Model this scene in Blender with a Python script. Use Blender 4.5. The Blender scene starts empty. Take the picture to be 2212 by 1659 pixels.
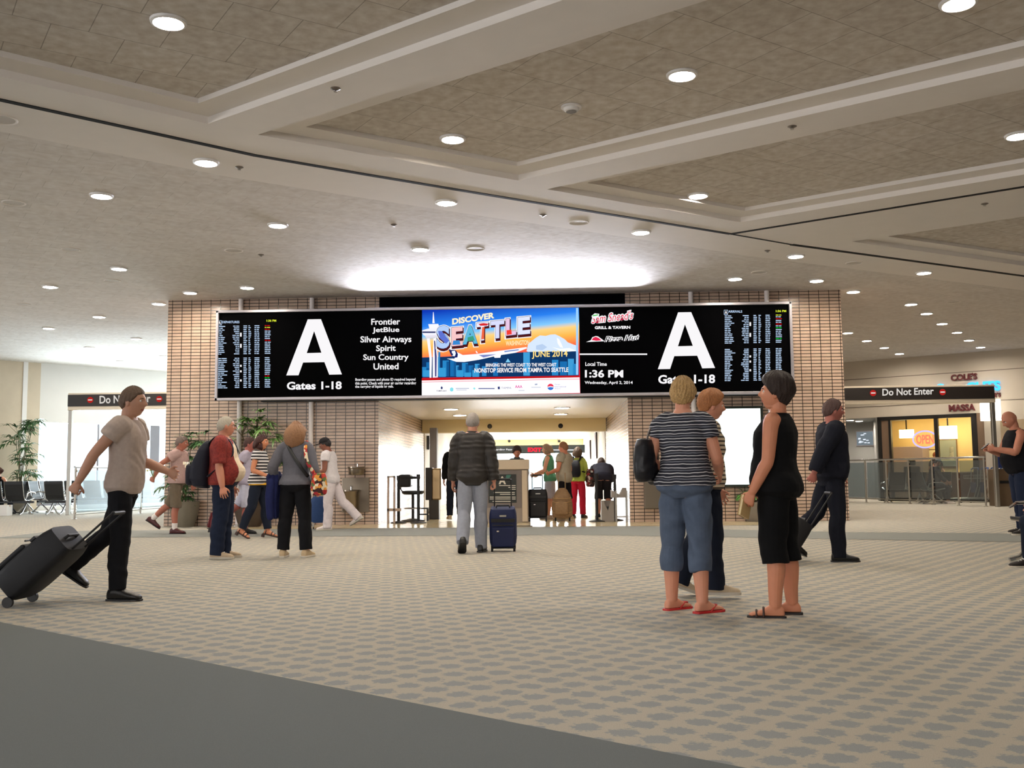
import bpy, math, random
import numpy as np
from mathutils import Vector, Matrix, Euler, geometry

random.seed(7)
rng = np.random.default_rng(7)
SC = bpy.context.scene
C = SC.collection
PI = math.pi

# ------------------------------------------------------------------ camera
FPX, IW, IH = 2150.0, 2212, 1659
CAM_H, YAW, PITCH, ROLL = 1.0, 0.033, math.radians(5.2), 0.010
_fw = np.array([-math.sin(YAW) * math.cos(PITCH), math.cos(YAW) * math.cos(PITCH), math.sin(PITCH)])
_r0 = np.array([math.cos(YAW), math.sin(YAW), 0.0])
_u0 = np.cross(_r0, _fw)
_rt = _r0 * math.cos(ROLL) - _u0 * math.sin(ROLL)
_up = _u0 * math.cos(ROLL) + _r0 * math.sin(ROLL)
cam_d = bpy.data.cameras.new('camera')
cam = bpy.data.objects.new('camera', cam_d)
C.objects.link(cam)
cam.matrix_world = Matrix(((_rt[0], _up[0], -_fw[0], 0), (_rt[1], _up[1], -_fw[1], 0), (_rt[2], _up[2], -_fw[2], CAM_H), (0, 0, 0, 1)))
cam_d.sensor_width = 36.0
cam_d.lens = 36.0 * FPX / IW
cam_d.clip_end = 300
SC.camera = cam


def zp(x, y, z=0.0):
    """where the sight line through photo point (x, y) meets the level z"""
    d = _fw + _rt * (x - IW / 2) / FPX - _up * (y - IH / 2) / FPX
    return Vector(d * ((z - CAM_H) / d[2]) + [0, 0, CAM_H])


def yp(x, y, Y):
    """the same for the upright plane at depth Y"""
    d = _fw + _rt * (x - IW / 2) / FPX - _up * (y - IH / 2) / FPX
    return Vector(d * (Y / d[1]) + [0, 0, CAM_H])


# ------------------------------------------------------------------ world, daylight, exposure
SC.view_settings.view_transform = 'Standard'
SC.view_settings.look = 'None'
SC.view_settings.gamma = 1.0
SC.view_settings.use_curve_mapping = False
SC.view_settings.exposure = 0.0
SC.cycles.sample_clamp_indirect = 6.0
SC.cycles.max_bounces = 8
world = bpy.data.worlds.new('daylight')
SC.world = world
world.use_nodes = True
world.node_tree.nodes['Background'].inputs[0].default_value = (0.92, 0.96, 1.0, 1)
world.node_tree.nodes['Background'].inputs[1].default_value = 2.2


def area(name, loc, target, w, h, power, col=(1, 1, 1), spread=PI, shape='RECTANGLE'):
    d = bpy.data.lights.new(name, 'AREA')
    d.shape = shape
    d.size = w
    d.size_y = h
    d.energy = power
    d.color = col
    d.spread = spread
    o = bpy.data.objects.new(name, d)
    C.objects.link(o)
    o.location = loc
    o.rotation_euler = (Vector(target) - Vector(loc)).to_track_quat('-Z', 'Y').to_euler()
    return o


# the hall's ceiling lamps that hang outside the photographed part
WARM = (1.0, 0.95, 0.90)
for lx, ly, lw in [(-9, 2, 32), (-4.5, 3, 30), (0, 3.5, 28), (4.5, 3, 24), (9, 4, 22), (-9, -4, 36), (-3, -4, 36), (3, -4, 36), (9, -4, 30), (-15, 6, 60), (-14, 12, 70), (-12, 17, 70), (-20, 12, 70), (14, 8, 24), (13, 14, 24), (19, 12, 20), (20, 20, 20), (-21, 20, 70)]:
    area('ceiling_lamp', (lx, ly, 4.70), (lx, ly, 0), 0.3, 0.3, lw, WARM, math.radians(150), 'DISK')


# unseen fill lamps, added behind and beside the camera to brighten the ceiling
area('fill_back', (-8, -15.5, 2.2), (-6, 20, 4.4), 30, 3.4, 1700, (1.0, 0.97, 0.96))
area('fill_side', (-37.5, 2, 2.2), (0, 10, 4.0), 14, 3.2, 3600, (0.96, 0.97, 1.0))

# ------------------------------------------------------------------ helpers
def S(r, g, b, a=1.0):
    c = [x / 255.0 for x in (r, g, b)]
    return tuple(x / 12.92 if x <= 0.04045 else ((x + 0.055) / 1.055) ** 2.4 for x in c) + (a,)


_mc = {}


def mat(name, col, rough=0.6, metal=0.0, spec=0.5, noise=0.0, nscale=30.0, bump=0.0, bscale=200.0, emit=0.0, coat=0.0):
    """a principled material with mottled colour and a fine bump"""
    if name in _mc:
        return _mc[name]
    m = bpy.data.materials.new(name)
    m.use_nodes = True
    nt = m.node_tree
    b = nt.nodes['Principled BSDF']
    c = S(*col)
    b.inputs['Base Color'].default_value = c
    b.inputs['Roughness'].default_value = rough
    b.inputs['Metallic'].default_value = metal
    b.inputs['Specular IOR Level'].default_value = spec
    b.inputs['Coat Weight'].default_value = coat
    if emit:
        b.inputs['Emission Color'].default_value = c
        b.inputs['Emission Strength'].default_value = emit
    tc = nt.nodes.new('ShaderNodeTexCoord')
    if noise:
        n = nt.nodes.new('ShaderNodeTexNoise')
        n.inputs['Scale'].default_value = nscale
        n.inputs['Detail'].default_value = 4
        nt.links.new(tc.outputs['Object'], n.inputs['Vector'])
        mx = nt.nodes.new('ShaderNodeMix')
        mx.data_type = 'RGBA'
        mx.inputs['A'].default_value = tuple(x * (1 - noise) for x in c[:3]) + (1,)
        mx.inputs['B'].default_value = tuple(min(1, x * (1 + noise)) for x in c[:3]) + (1,)
        nt.links.new(n.outputs['Fac'], mx.inputs['Factor'])
        nt.links.new(mx.outputs['Result'], b.inputs['Base Color'])
    if bump:
        n = nt.nodes.new('ShaderNodeTexNoise')
        n.inputs['Scale'].default_value = bscale
        n.inputs['Detail'].default_value = 3
        nt.links.new(tc.outputs['Object'], n.inputs['Vector'])
        bp = nt.nodes.new('ShaderNodeBump')
        bp.inputs['Strength'].default_value = bump
        bp.inputs['Distance'].default_value = 0.01
        nt.links.new(n.outputs['Fac'], bp.inputs['Height'])
        nt.links.new(bp.outputs['Normal'], b.inputs['Normal'])
    _mc[name] = m
    return m


def glow(name, col, strength=1.0):
    key = 'glow_%s_%s_%.2f' % (name, col, strength)
    if key in _mc:
        return _mc[key]
    m = bpy.data.materials.new(name)
    m.use_nodes = True
    nt = m.node_tree
    nt.nodes.clear()
    e = nt.nodes.new('ShaderNodeEmission')
    e.inputs[0].default_value = S(*col)
    e.inputs[1].default_value = strength
    o = nt.nodes.new('ShaderNodeOutputMaterial')
    nt.links.new(e.outputs[0], o.inputs[0])
    _mc[key] = m
    return m


def glass(name, tint=(235, 242, 245), mirror=0.12):
    if name in _mc:
        return _mc[name]
    m = bpy.data.materials.new(name)
    m.use_nodes = True
    nt = m.node_tree
    nt.nodes.clear()
    t = nt.nodes.new('ShaderNodeBsdfTransparent')
    t.inputs[0].default_value = S(*tint)
    g = nt.nodes.new('ShaderNodeBsdfGlossy')
    g.inputs['Roughness'].default_value = 0.03
    fr = nt.nodes.new('ShaderNodeLayerWeight')
    fr.inputs[0].default_value = mirror * 0.8
    mx = nt.nodes.new('ShaderNodeMixShader')
    o = nt.nodes.new('ShaderNodeOutputMaterial')
    nt.links.new(fr.outputs['Facing'], mx.inputs[0])
    nt.links.new(t.outputs[0], mx.inputs[1])
    nt.links.new(g.outputs[0], mx.inputs[2])
    nt.links.new(mx.outputs[0], o.inputs[0])
    _mc[name] = m
    return m


class MB:
    """collects shapes; build() links them as ONE mesh object"""

    def __init__(self):
        self.v, self.f, self.m, self.cur = [], [], [], 0

    def add(self, vs, fs):
        b = len(self.v)
        self.v += [tuple(p) for p in vs]
        for f in fs:
            self.f.append([b + i for i in f])
            self.m.append(self.cur)
        return self

    def box(self, x0, x1, y0, y1, z0, z1, rz=0.0, piv=None, M=None):
        vs = [Vector((x, y, z)) for z in (z0, z1) for y in (y0, y1) for x in (x0, x1)]
        if rz:
            p = Vector(piv) if piv else Vector(((x0 + x1) / 2, (y0 + y1) / 2, 0))
            R = Matrix.Rotation(rz, 3, 'Z')
            vs = [R @ (v - p) + p for v in vs]
        if M:
            vs = [M @ v for v in vs]
        return self.add(vs, [(0, 2, 3, 1), (4, 5, 7, 6), (0, 1, 5, 4), (2, 6, 7, 3), (0, 4, 6, 2), (1, 3, 7, 5)])

    def bar(self, p0, p1, w, h, upv=(0, 0, 1)):
        p0, p1 = Vector(p0), Vector(p1)
        d = (p1 - p0).normalized()
        a = d.cross(Vector(upv))
        if a.length < 1e-4:
            a = d.cross(Vector((0, 1, 0)))
        a.normalize()
        b = a.cross(d)
        vs = [p + a * sx * w / 2 + b * sz * h / 2 for p in (p0, p1) for sx, sz in ((-1, -1), (1, -1), (1, 1), (-1, 1))]
        return self.add(vs, [(3, 2, 1, 0), (4, 5, 6, 7), (0, 1, 5, 4), (1, 2, 6, 5), (2, 3, 7, 6), (3, 0, 4, 7)])

    def rings(self, R, closed=False, cap=True):
        n = len(R[0])
        vs = [p for r in R for p in r]
        fs = []
        k = len(R)
        for i in range(k if closed else k - 1):
            j = (i + 1) % k
            for q in range(n):
                fs.append((i * n + q, i * n + (q + 1) % n, j * n + (q + 1) % n, j * n + q))
        if cap and not closed:
            fs.append(tuple(range(n))[::-1])
            fs.append(tuple((k - 1) * n + q for q in range(n)))
        return self.add(vs, fs)

    def tube(self, pts, rad, n=10, closed=False, flat=1.0):
        pts = [Vector(p) for p in pts]
        k = len(pts)
        rad = rad if isinstance(rad, (list, tuple)) else [rad] * k
        R = []
        prev = None
        for i, p in enumerate(pts):
            a = pts[(i - 1) % k] if (i or closed) else p
            b = pts[(i + 1) % k] if (i < k - 1 or closed) else p
            t = (b - a).normalized()
            if prev is None:
                ax = t.cross(Vector((0, 0, 1)))
                if ax.length < 0.05:
                    ax = t.cross(Vector((0, 1, 0)))
            else:
                ax = prev - t * prev.dot(t)
            ax.normalize()
            prev = ax
            ay = t.cross(ax)
            R.append([p + ax * math.cos(2 * PI * q / n) * rad[i] + ay * math.sin(2 * PI * q / n) * rad[i] * flat for q in range(n)])
        return self.rings(R, closed)

    def cyl(self, p0, p1, r0, r1=None, n=20):
        return self.tube([p0, p1], [r0, r0 if r1 is None else r1], n)

    def lathe(self, prof, c=(0, 0, 0), n=28, M=None):
        R = []
        for r, z in prof:
            ring = [Vector((c[0] + r * math.cos(2 * PI * q / n), c[1] + r * math.sin(2 * PI * q / n), c[2] + z)) for q in range(n)]
            R.append([M @ p for p in ring] if M else ring)
        return self.rings(R)

    def ball(self, c, rx, ry, rz, nu=16, nv=10, M=None):
        R = []
        for i in range(nv + 1):
            th = PI * (0.02 + 0.96 * i / nv)
            ring = [Vector((c[0] + rx * math.sin(th) * math.cos(2 * PI * q / nu), c[1] + ry * math.sin(th) * math.sin(2 * PI * q / nu), c[2] - rz * math.cos(th))) for q in range(nu)]
            R.append([M @ p for p in ring] if M else ring)
        return self.rings(R)

    def plate(self, poly, d):
        """a polygon in 3-D given the thickness vector d"""
        n = len(poly)
        d = Vector(d)
        vs = [Vector(p) for p in poly] + [Vector(p) + d for p in poly]
        fs = [tuple(range(n))[::-1], tuple(n + i for i in range(n))] + [(i, (i + 1) % n, n + (i + 1) % n, n + i) for i in range(n)]
        return self.add(vs, fs)

    def mesh(self, name):
        me = bpy.data.meshes.new(name)
        me.from_pydata([tuple(p) for p in self.v], [], self.f)
        return me

    def build(self, name, mats, parent=None, smooth=False, bevel=0.0, loc=None, rz=0.0, solid=0.0):
        me = self.mesh(name)
        for m in mats if isinstance(mats, (list, tuple)) else [mats]:
            me.materials.append(m)
        if len(me.materials) > 1:
            me.polygons.foreach_set('material_index', self.m)
        if smooth:
            me.polygons.foreach_set('use_smooth', [True] * len(me.polygons))
            if smooth != 'all':
                me.set_sharp_from_angle(angle=math.radians(40))
        me.update()
        o = bpy.data.objects.new(name, me)
        C.objects.link(o)
        if parent:
            o.parent = parent
        if loc is not None:
            o.location = loc
        o.rotation_euler.z = rz
        if bevel:
            b = o.modifiers.new('edge', 'BEVEL')
            b.width = bevel
            b.segments = 2
            b.limit_method = 'ANGLE'
        if solid:
            s = o.modifiers.new('thick', 'SOLIDIFY')
            s.thickness = solid
            s.offset = 0
        return o


def tag(o, label, cat, group=None):
    o['label'] = label
    o['category'] = cat
    if group:
        o['group'] = group
    return o


def thing(name, label, cat, loc=(0, 0, 0), rz=0.0, group=None):
    o = bpy.data.objects.new(name, None)
    o.empty_display_size = 0.1
    C.objects.link(o)
    o.location = loc
    o.rotation_euler.z = rz
    return tag(o, label, cat, group)


def struct(o):
    o['kind'] = 'structure'
    return o


def dup(root, loc, rz=None, label=None, group=None):
    """a copy of a thing with copies of its parts and sub-parts"""
    r = root.copy()
    C.objects.link(r)
    r.location = loc
    if rz is not None:
        r.rotation_euler.z = rz
    if label:
        r['label'] = label
    if group:
        r['group'] = group

    def kids(src, dst):
        for ch in list(src.children):
            if ch.name not in C.objects:
                continue
            c = ch.copy()
            C.objects.link(c)
            c.parent = dst
            kids(ch, c)
    kids(root, r)
    return r


def text_shape(s, bold=0.0, extrude=0.0, shear=0.0, space=1.0):
    """letters as (points, faces), lower left of the ink at the origin, with the ink's size"""
    cu = bpy.data.curves.new('t', 'FONT')
    cu.body = s
    cu.size = 1.0
    cu.offset = bold
    cu.extrude = extrude
    cu.shear = shear
    cu.space_character = space
    cu.resolution_u = 3
    ob = bpy.data.objects.new('t', cu)
    C.objects.link(ob)
    dg = bpy.context.evaluated_depsgraph_get()
    me = bpy.data.meshes.new_from_object(ob.evaluated_get(dg))
    vs = [v.co.copy() for v in me.vertices]
    fs = [tuple(p.vertices) for p in me.polygons]
    bpy.data.objects.remove(ob)
    bpy.data.meshes.remove(me)
    bpy.data.curves.remove(cu)
    x0, y0 = min(v.x for v in vs), min(v.y for v in vs)
    x1, y1 = max(v.x for v in vs), max(v.y for v in vs)
    return [Vector((v.x - x0, v.y - y0, v.z)) for v in vs], fs, x1 - x0, y1 - y0


# ------------------------------------------------------------------ procedural surface materials
def nodes(name):
    m = bpy.data.materials.new(name)
    m.use_nodes = True
    nt = m.node_tree
    return m, nt, nt.nodes['Principled BSDF'], nt.nodes.new, nt.links.new


def carpet_mat():
    m, nt, b, N, L = nodes('carpet')
    tc = N('ShaderNodeTexCoord')
    mp = N('ShaderNodeMapping')
    mp.inputs['Rotation'].default_value = (0, 0, math.radians(36))
    L(tc.outputs['Object'], mp.inputs['Vector'])
    wn = N('ShaderNodeTexNoise')
    wn.inputs['Scale'].default_value = 22
    wn.inputs['Detail'].default_value = 2
    L(mp.outputs[0], wn.inputs['Vector'])
    wv = N('ShaderNodeVectorMath')
    wv.operation = 'SCALE'
    wv.inputs['Scale'].default_value = 0.045
    L(wn.outputs['Color'], wv.inputs[0])
    ad = N('ShaderNodeVectorMath')
    L(mp.outputs[0], ad.inputs[0])
    L(wv.outputs[0], ad.inputs[1])
    vo = N('ShaderNodeTexVoronoi')
    vo.inputs['Scale'].default_value = 6.2
    vo.inputs['Randomness'].default_value = 0.12
    L(ad.outputs[0], vo.inputs['Vector'])
    n2 = N('ShaderNodeTexNoise')
    n2.inputs['Scale'].default_value = 48
    n2.inputs['Detail'].default_value = 3
    L(mp.outputs[0], n2.inputs['Vector'])
    s = N('ShaderNodeMath')
    s.operation = 'MULTIPLY_ADD'
    L(n2.outputs['Fac'], s.inputs[0])
    s.inputs[1].default_value = 0.55
    L(vo.outputs['Distance'], s.inputs[2])
    r = N('ShaderNodeValToRGB')
    r.color_ramp.elements[0].position = 0.60
    r.color_ramp.elements[0].color = S(148, 150, 147)
    r.color_ramp.elements[1].position = 0.70
    r.color_ramp.elements[1].color = S(180, 171, 155)
    L(s.outputs[0], r.inputs[0])
    f = N('ShaderNodeTexNoise')
    f.inputs['Scale'].default_value = 260
    L(tc.outputs['Object'], f.inputs['Vector'])
    mx = N('ShaderNodeMix')
    mx.data_type = 'RGBA'
    mx.blend_type = 'OVERLAY'
    mx.inputs['Factor'].default_value = 0.35
    L(r.outputs[0], mx.inputs['A'])
    L(f.outputs['Fac'], mx.inputs['B'])
    L(mx.outputs['Result'], b.inputs['Base Color'])
    bp = N('ShaderNodeBump')
    bp.inputs['Strength'].default_value = 0.3
    bp.inputs['Distance'].default_value = 0.005
    L(f.outputs['Fac'], bp.inputs['Height'])
    L(bp.outputs[0], b.inputs['Normal'])
    b.inputs['Roughness'].default_value = 0.95
    b.inputs['Specular IOR Level'].default_value = 0.15
    return m


def brick_mat(name, c1, c2, mortar, w, h, ms, vec='xz', rough=0.3, off=0.0, rot=0.0, noise=0.15, bump=0.25):
    m, nt, b, N, L = nodes(name)
    tc = N('ShaderNodeTexCoord')
    sx = N('ShaderNodeSeparateXYZ')
    cx = N('ShaderNodeCombineXYZ')
    mp = N('ShaderNodeMapping')
    mp.inputs['Rotation'].default_value = (0, 0, rot)
    if vec == 'xz':
        L(tc.outputs['Object'], sx.inputs[0])
        ad = N('ShaderNodeMath')
        L(sx.outputs[0], ad.inputs[0])
        L(sx.outputs[1], ad.inputs[1])
        L(ad.outputs[0], cx.inputs[0])
        L(sx.outputs[2], cx.inputs[1])
        L(cx.outputs[0], mp.inputs[0])
    else:
        L(tc.outputs['Object'], mp.inputs[0])
    br = N('ShaderNodeTexBrick')
    br.offset = off
    br.squash = 1.0
    br.inputs['Scale'].default_value = 1.0
    br.inputs['Brick Width'].default_value = w
    br.inputs['Row Height'].default_value = h
    br.inputs['Mortar Size'].default_value = ms
    br.inputs['Mortar Smooth'].default_value = 0.1
    br.inputs['Color1'].default_value = S(*c1)
    br.inputs['Color2'].default_value = S(*c2)
    br.inputs['Mortar'].default_value = S(*mortar)
    L(mp.outputs[0], br.inputs['Vector'])
    n = N('ShaderNodeTexNoise')
    n.inputs['Scale'].default_value = 9
    n.inputs['Detail'].default_value = 6
    L(tc.outputs['Object'], n.inputs['Vector'])
    mx = N('ShaderNodeMix')
    mx.data_type = 'RGBA'
    mx.blend_type = 'OVERLAY'
    mx.inputs['Factor'].default_value = noise
    L(br.outputs['Color'], mx.inputs['A'])
    L(n.outputs['Fac'], mx.inputs['B'])
    L(mx.outputs['Result'], b.inputs['Base Color'])
    if bump:
        bp = N('ShaderNodeBump')
        bp.inputs['Strength'].default_value = bump
        bp.inputs['Distance'].default_value = 0.004
        bp.invert = True
        L(br.outputs['Fac'], bp.inputs['Height'])
        L(bp.outputs[0], b.inputs['Normal'])
    b.inputs['Roughness'].default_value = rough
    return m


def stripe_mat(name, cols, period, widths=None, axis=2, rough=0.85, wob=0.0):
    """bands along one axis of the object's own space: cols cycle inside one period"""
    m, nt, b, N, L = nodes(name)
    tc = N('ShaderNodeTexCoord')
    sx = N('ShaderNodeSeparateXYZ')
    L(tc.outputs['Object'], sx.inputs[0])
    src = sx.outputs[axis]
    if wob:
        n = N('ShaderNodeTexNoise')
        n.inputs['Scale'].default_value = 7
        L(tc.outputs['Object'], n.inputs['Vector'])
        a = N('ShaderNodeMath')
        a.operation = 'MULTIPLY_ADD'
        L(n.outputs['Fac'], a.inputs[0])
        a.inputs[1].default_value = wob
        L(src, a.inputs[2])
        src = a.outputs[0]
    d = N('ShaderNodeMath')
    d.operation = 'DIVIDE'
    L(src, d.inputs[0])
    d.inputs[1].default_value = period
    fr = N('ShaderNodeMath')
    fr.operation = 'FRACT'
    L(d.outputs[0], fr.inputs[0])
    r = N('ShaderNodeValToRGB')
    r.color_ramp.interpolation = 'CONSTANT'
    n = len(cols)
    pos = widths or [i / n for i in range(n)]
    el = r.color_ramp.elements
    while len(el) < n:
        el.new(0.5)
    for i in range(n):
        el[i].position = pos[i]
        el[i].color = S(*cols[i])
    L(fr.outputs[0], r.inputs[0])
    L(r.outputs[0], b.inputs['Base Color'])
    b.inputs['Roughness'].default_value = rough
    return m


def patch_mat(name, cols, scale=30, rough=0.8):
    """small coloured patches (printed cloth)"""
    m, nt, b, N, L = nodes(name)
    tc = N('ShaderNodeTexCoord')
    v = N('ShaderNodeTexVoronoi')
    v.inputs['Scale'].default_value = scale
    L(tc.outputs['Object'], v.inputs['Vector'])
    sx = N('ShaderNodeSeparateColor')
    L(v.outputs['Color'], sx.inputs[0])
    r = N('ShaderNodeValToRGB')
    r.color_ramp.interpolation = 'CONSTANT'
    el = r.color_ramp.elements
    while len(el) < len(cols):
        el.new(0.5)
    for i, c in enumerate(cols):
        el[i].position = i / len(cols)
        el[i].color = S(*c)
    L(sx.outputs[0], r.inputs[0])
    L(r.outputs[0], b.inputs['Base Color'])
    b.inputs['Roughness'].default_value = rough
    return m


M_CARPET = carpet_mat()
M_DARKCARPET = mat('plain_grey_carpet', (112, 116, 114), 0.95, 0, 0.15, 0.22, 320, 0.4, 400)
M_BANDCARPET = mat('grey_band_carpet', (140, 142, 138), 0.95, 0, 0.15, 0.12, 320, 0.4, 400)
M_TILE = brick_mat('floor_tile', (206, 188, 148), (212, 196, 158), (170, 152, 118), 0.6, 0.6, 0.004, 'xy', 0.16, 0, 0, 0.2, 0.05)
M_BRICK = brick_mat('glazed_brick', (200, 174, 154), (188, 162, 142), (30, 22, 20), 0.2055, 0.0685, 0.0070, 'xz', 0.26)
M_CEIL = brick_mat('ceiling_tile', (222, 216, 210), (214, 208, 202), (190, 184, 176), 0.6, 0.3, 0.003, 'xy', 0.9, 0.5, math.radians(-35), 0.5, 0.0)
M_COFFER = brick_mat('coffer_tile', (206, 198, 188), (198, 190, 180), (150, 142, 132), 0.6, 0.6, 0.004, 'xy', 0.9, 0.5, math.radians(-35), 0.5, 0.0)
M_PLASTER = mat('ceiling_plaster', (234, 228, 222), 0.85, 0, 0.3, 0.03, 4)
M_BLACKGAP = mat('black_joint', (10, 9, 9), 0.9)
M_WHITEWALL = mat('white_wall', (222, 220, 216), 0.7, 0, 0.4, 0.03, 3)
M_SHOPWALL = mat('shop_fascia', (196, 186, 172), 0.7, 0, 0.4, 0.04, 3)
M_DARK = mat('dark_panel', (14, 15, 18), 0.55)
M_STEEL = mat('brushed_steel', (176, 172, 164), 0.32, 0.9, 0.5, 0.08, 60)
M_ALU = mat('silver_frame', (178, 174, 180), 0.38, 0.75, 0.5)
M_CHROME = mat('chrome', (225, 225, 228), 0.12, 1.0)
M_BLACK = mat('black_plastic', (18, 18, 20), 0.45)
M_BLACKFAB = mat('black_vinyl', (24, 26, 30), 0.42, 0, 0.5, 0.1, 40, 0.1, 90)
M_WHITE = mat('white_paint', (236, 234, 232), 0.4)
M_GLASS = glass('clear_glass')
M_RAILGLASS = glass('barrier_glass', (205, 216, 222), 0.25)
# ------------------------------------------------------------------ the setting: floors
ZC = 4.75
YW = 20.6
BX0, BX1, CX0, CX1 = -7.95, 6.15, -3.47, 1.71      # brick block and the corridor through it
CORR_H = 2.55


def flat(name, poly, z, m, flip=False):
    me = bpy.data.meshes.new(name)
    p = poly[::-1] if flip else poly
    me.from_pydata([(q[0], q[1], z) for q in p], [], [tuple(range(len(p)))])
    me.materials.append(m)
    o = bpy.data.objects.new(name, me)
    C.objects.link(o)
    return struct(o)


flat('floor', [(-38, -16), (38, -16), (38, 48), (-38, 48)], 0.0, M_CARPET)
# plain grey carpet in front, its edge runs across the hall
e0, e1 = zp(0, 1345), zp(1600, 1659)
ed = (e1 - e0).normalized()
flat('floor', [e0 - ed * 30, e0 - ed * 30 + Vector((-10, -30, 0)), e1 + ed * 14 + Vector((-10, -20, 0)), e1 + ed * 14], 0.004, M_DARKCARPET)
# grey carpet band before the brick block, bending away at the shop side
flat('floor', [(-9.5, 16.9), (0.5, 16.55), (3.6, 15.3), (6.6, 14.1), (14, 11.2), (22, 8), (22, 9.9), (14, 13.2), (7.5, 15.95), (4.9, 16.7), (2.4, 18.2), (1.9, 19.05), (-9.5, 19.05)], 0.004, M_BANDCARPET)
flat('floor', [(-6.4, 19.08), (4.6, 19.08), (4.6, YW), (CX1, YW), (CX1, 47), (CX0, 47), (CX0, YW), (-6.4, YW)], 0.006, M_TILE)

# ------------------------------------------------------------------ ceiling with coffers
JA = [zp(*p, ZC).xy for p in ((0, 215), (275, 275), (550, 335), (800, 378), (1106, 429), (1350, 468), (1578, 505))]
JA2 = [zp(*p, ZC).xy for p in ((1710, 528), (2212, 596))]
JB = [zp(1578, 505, ZC).xy, zp(2212, 403, ZC).xy]
dA0 = (JA[0] - JA[1]).normalized()
dA1 = (JA2[1] - JA2[0]).normalized()
dB = (JB[1] - JB[0]).normalized()
line_a = [JA[0] + dA0 * 24] + JA + JA2 + [JA2[1] + dA1 * 26]
normal_far = Vector((-0.57, 0.82))
strip = [p + normal_far * 1.0 for p in line_a]
flat('ceiling', [tuple(p) for p in strip] + [(38, 48), (-38, 48), (-38, -8)], ZC, M_CEIL, True)
q = [tuple(p) for p in line_a] + [tuple(p) for p in strip[::-1]]
me = bpy.data.meshes.new('ceiling')
n = len(line_a)
me.from_pydata([(x, y, ZC) for x, y in q], [], [(i, i + 1, 2 * n - 2 - i, 2 * n - 1 - i) for i in range(n - 1)])
me.materials.append(M_PLASTER)
o = bpy.data.objects.new('ceiling', me)
C.objects.link(o)
struct(o)

bB = Vector((0.823, -0.568))
coffers = []
k1 = zp(450, 267, ZC).xy
a1 = (zp(0, 165, ZC).xy - k1).normalized()
coffers.append([k1, k1 + a1 * 4.2, k1 + a1 * 4.2 + bB * 8, k1 + bB * 8])
for (pa, pb) in (((557, 291), (1120, 390)), ((1181, 409), (1600, 480))):
    a, b = zp(*pa, ZC).xy, zp(*pb, ZC).xy
    coffers.append([b, a, a + bB * 8.5, b + bB * 8.5])
a = zp(1840, 522, ZC).xy
d = (zp(2212, 574, ZC).xy - a).normalized()
coffers.append([a + d * 4.6, a, a + bB * 8.5, a + d * 4.6 + bB * 8.5])


def inset(poly, w):
    out = []
    n = len(poly)
    c = sum(poly, Vector((0, 0))) / n
    for i in range(n):
        p0, p1, p2 = poly[i - 1], poly[i], poly[(i + 1) % n]
        d1, d2 = (p1 - p0).normalized(), (p2 - p1).normalized()
        n1, n2 = Vector((-d1.y, d1.x)), Vector((-d2.y, d2.x))
        if n1.dot(c - p1) < 0:
            n1 = -n1
        if n2.dot(c - p1) < 0:
            n2 = -n2
        A, B = p1 + n1 * w, p1 + n2 * w
        X = geometry.intersect_line_line_2d(A - d1 * 100, A + d1 * 100, B - d2 * 100, B + d2 * 100)
        out.append(X if X is not None else A)
    return out


outer = [Vector(p) for p in line_a] + [Vector((38, 40)), Vector((38, -16)), Vector((-38, -16))]
vs, es, off = list(outer), [(i, (i + 1) % len(outer)) for i in range(len(outer))], len(outer)
for cf in coffers:
    vs += cf
    es += [(off + i, off + (i + 1) % 4) for i in range(4)]
    off += 4
cv, ce, cfc, *_ = geometry.delaunay_2d_cdt(vs, es, [], 1, 1e-5)


def inside(p, poly):
    r = False
    for i in range(len(poly)):
        a, b = poly[i - 1], poly[i]
        if (a[1] > p[1]) != (b[1] > p[1]) and p[0] < (b[0] - a[0]) * (p[1] - a[1]) / (b[1] - a[1]) + a[0]:
            r = not r
    return r


keep = []
for t in cfc:
    c = sum((Vector(cv[i]) for i in t), Vector((0, 0))) / len(t)
    if inside(c, outer) and not any(inside(c, cf) for cf in coffers):
        keep.append(tuple(t))
me = bpy.data.meshes.new('ceiling')
me.from_pydata([(p[0], p[1], ZC) for p in cv], [], keep)
me.materials.append(M_PLASTER)
o = bpy.data.objects.new('ceiling', me)
C.objects.link(o)
struct(o)
R1, R2, LW = 0.075, 0.055, 0.30
ZP = ZC + R1 + R2
for i, cf in enumerate(coffers):
    inn = inset(cf, LW)
    mb = MB()
    P = lambda ps, z: [(p.x, p.y, z) for p in ps]
    mb.rings([P(cf, ZC), P(cf, ZC + R1), P(inn, ZC + R1), P(inn, ZP)], cap=False)
    struct(mb.build('trim_%d' % (i + 1), M_PLASTER))
    flat('ceiling', [tuple(p) for p in inn], ZP, M_COFFER, True)


def ribbon(name, pts, w, z, m):
    mb = MB()
    L = []
    for i, p in enumerate(pts):
        t = (pts[min(i + 1, len(pts) - 1)] - pts[max(i - 1, 0)]).normalized()
        nn = Vector((-t.y, t.x)) * w / 2
        L.append(((p + nn), (p - nn)))
    R = [[(a.x, a.y, z), (b.x, b.y, z), (b.x, b.y, z + 0.012), (a.x, a.y, z + 0.012)] for a, b in L]
    mb.rings(R)
    return struct(mb.build(name, m))


ribbon('trim_5', [JA[0] + dA0 * 20] + JA, 0.075, ZC - 0.008, M_BLACKGAP)
ribbon('trim_6', [JA[-1], JA2[0]], 0.035, ZC - 0.008, M_BLACKGAP)
ribbon('trim_7', JA2 + [JA2[1] + dA1 * 20], 0.085, ZC - 0.008, M_BLACKGAP)
ribbon('trim_8', JB + [JB[1] + dB * 20], 0.07, ZC - 0.008, M_BLACKGAP)

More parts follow.
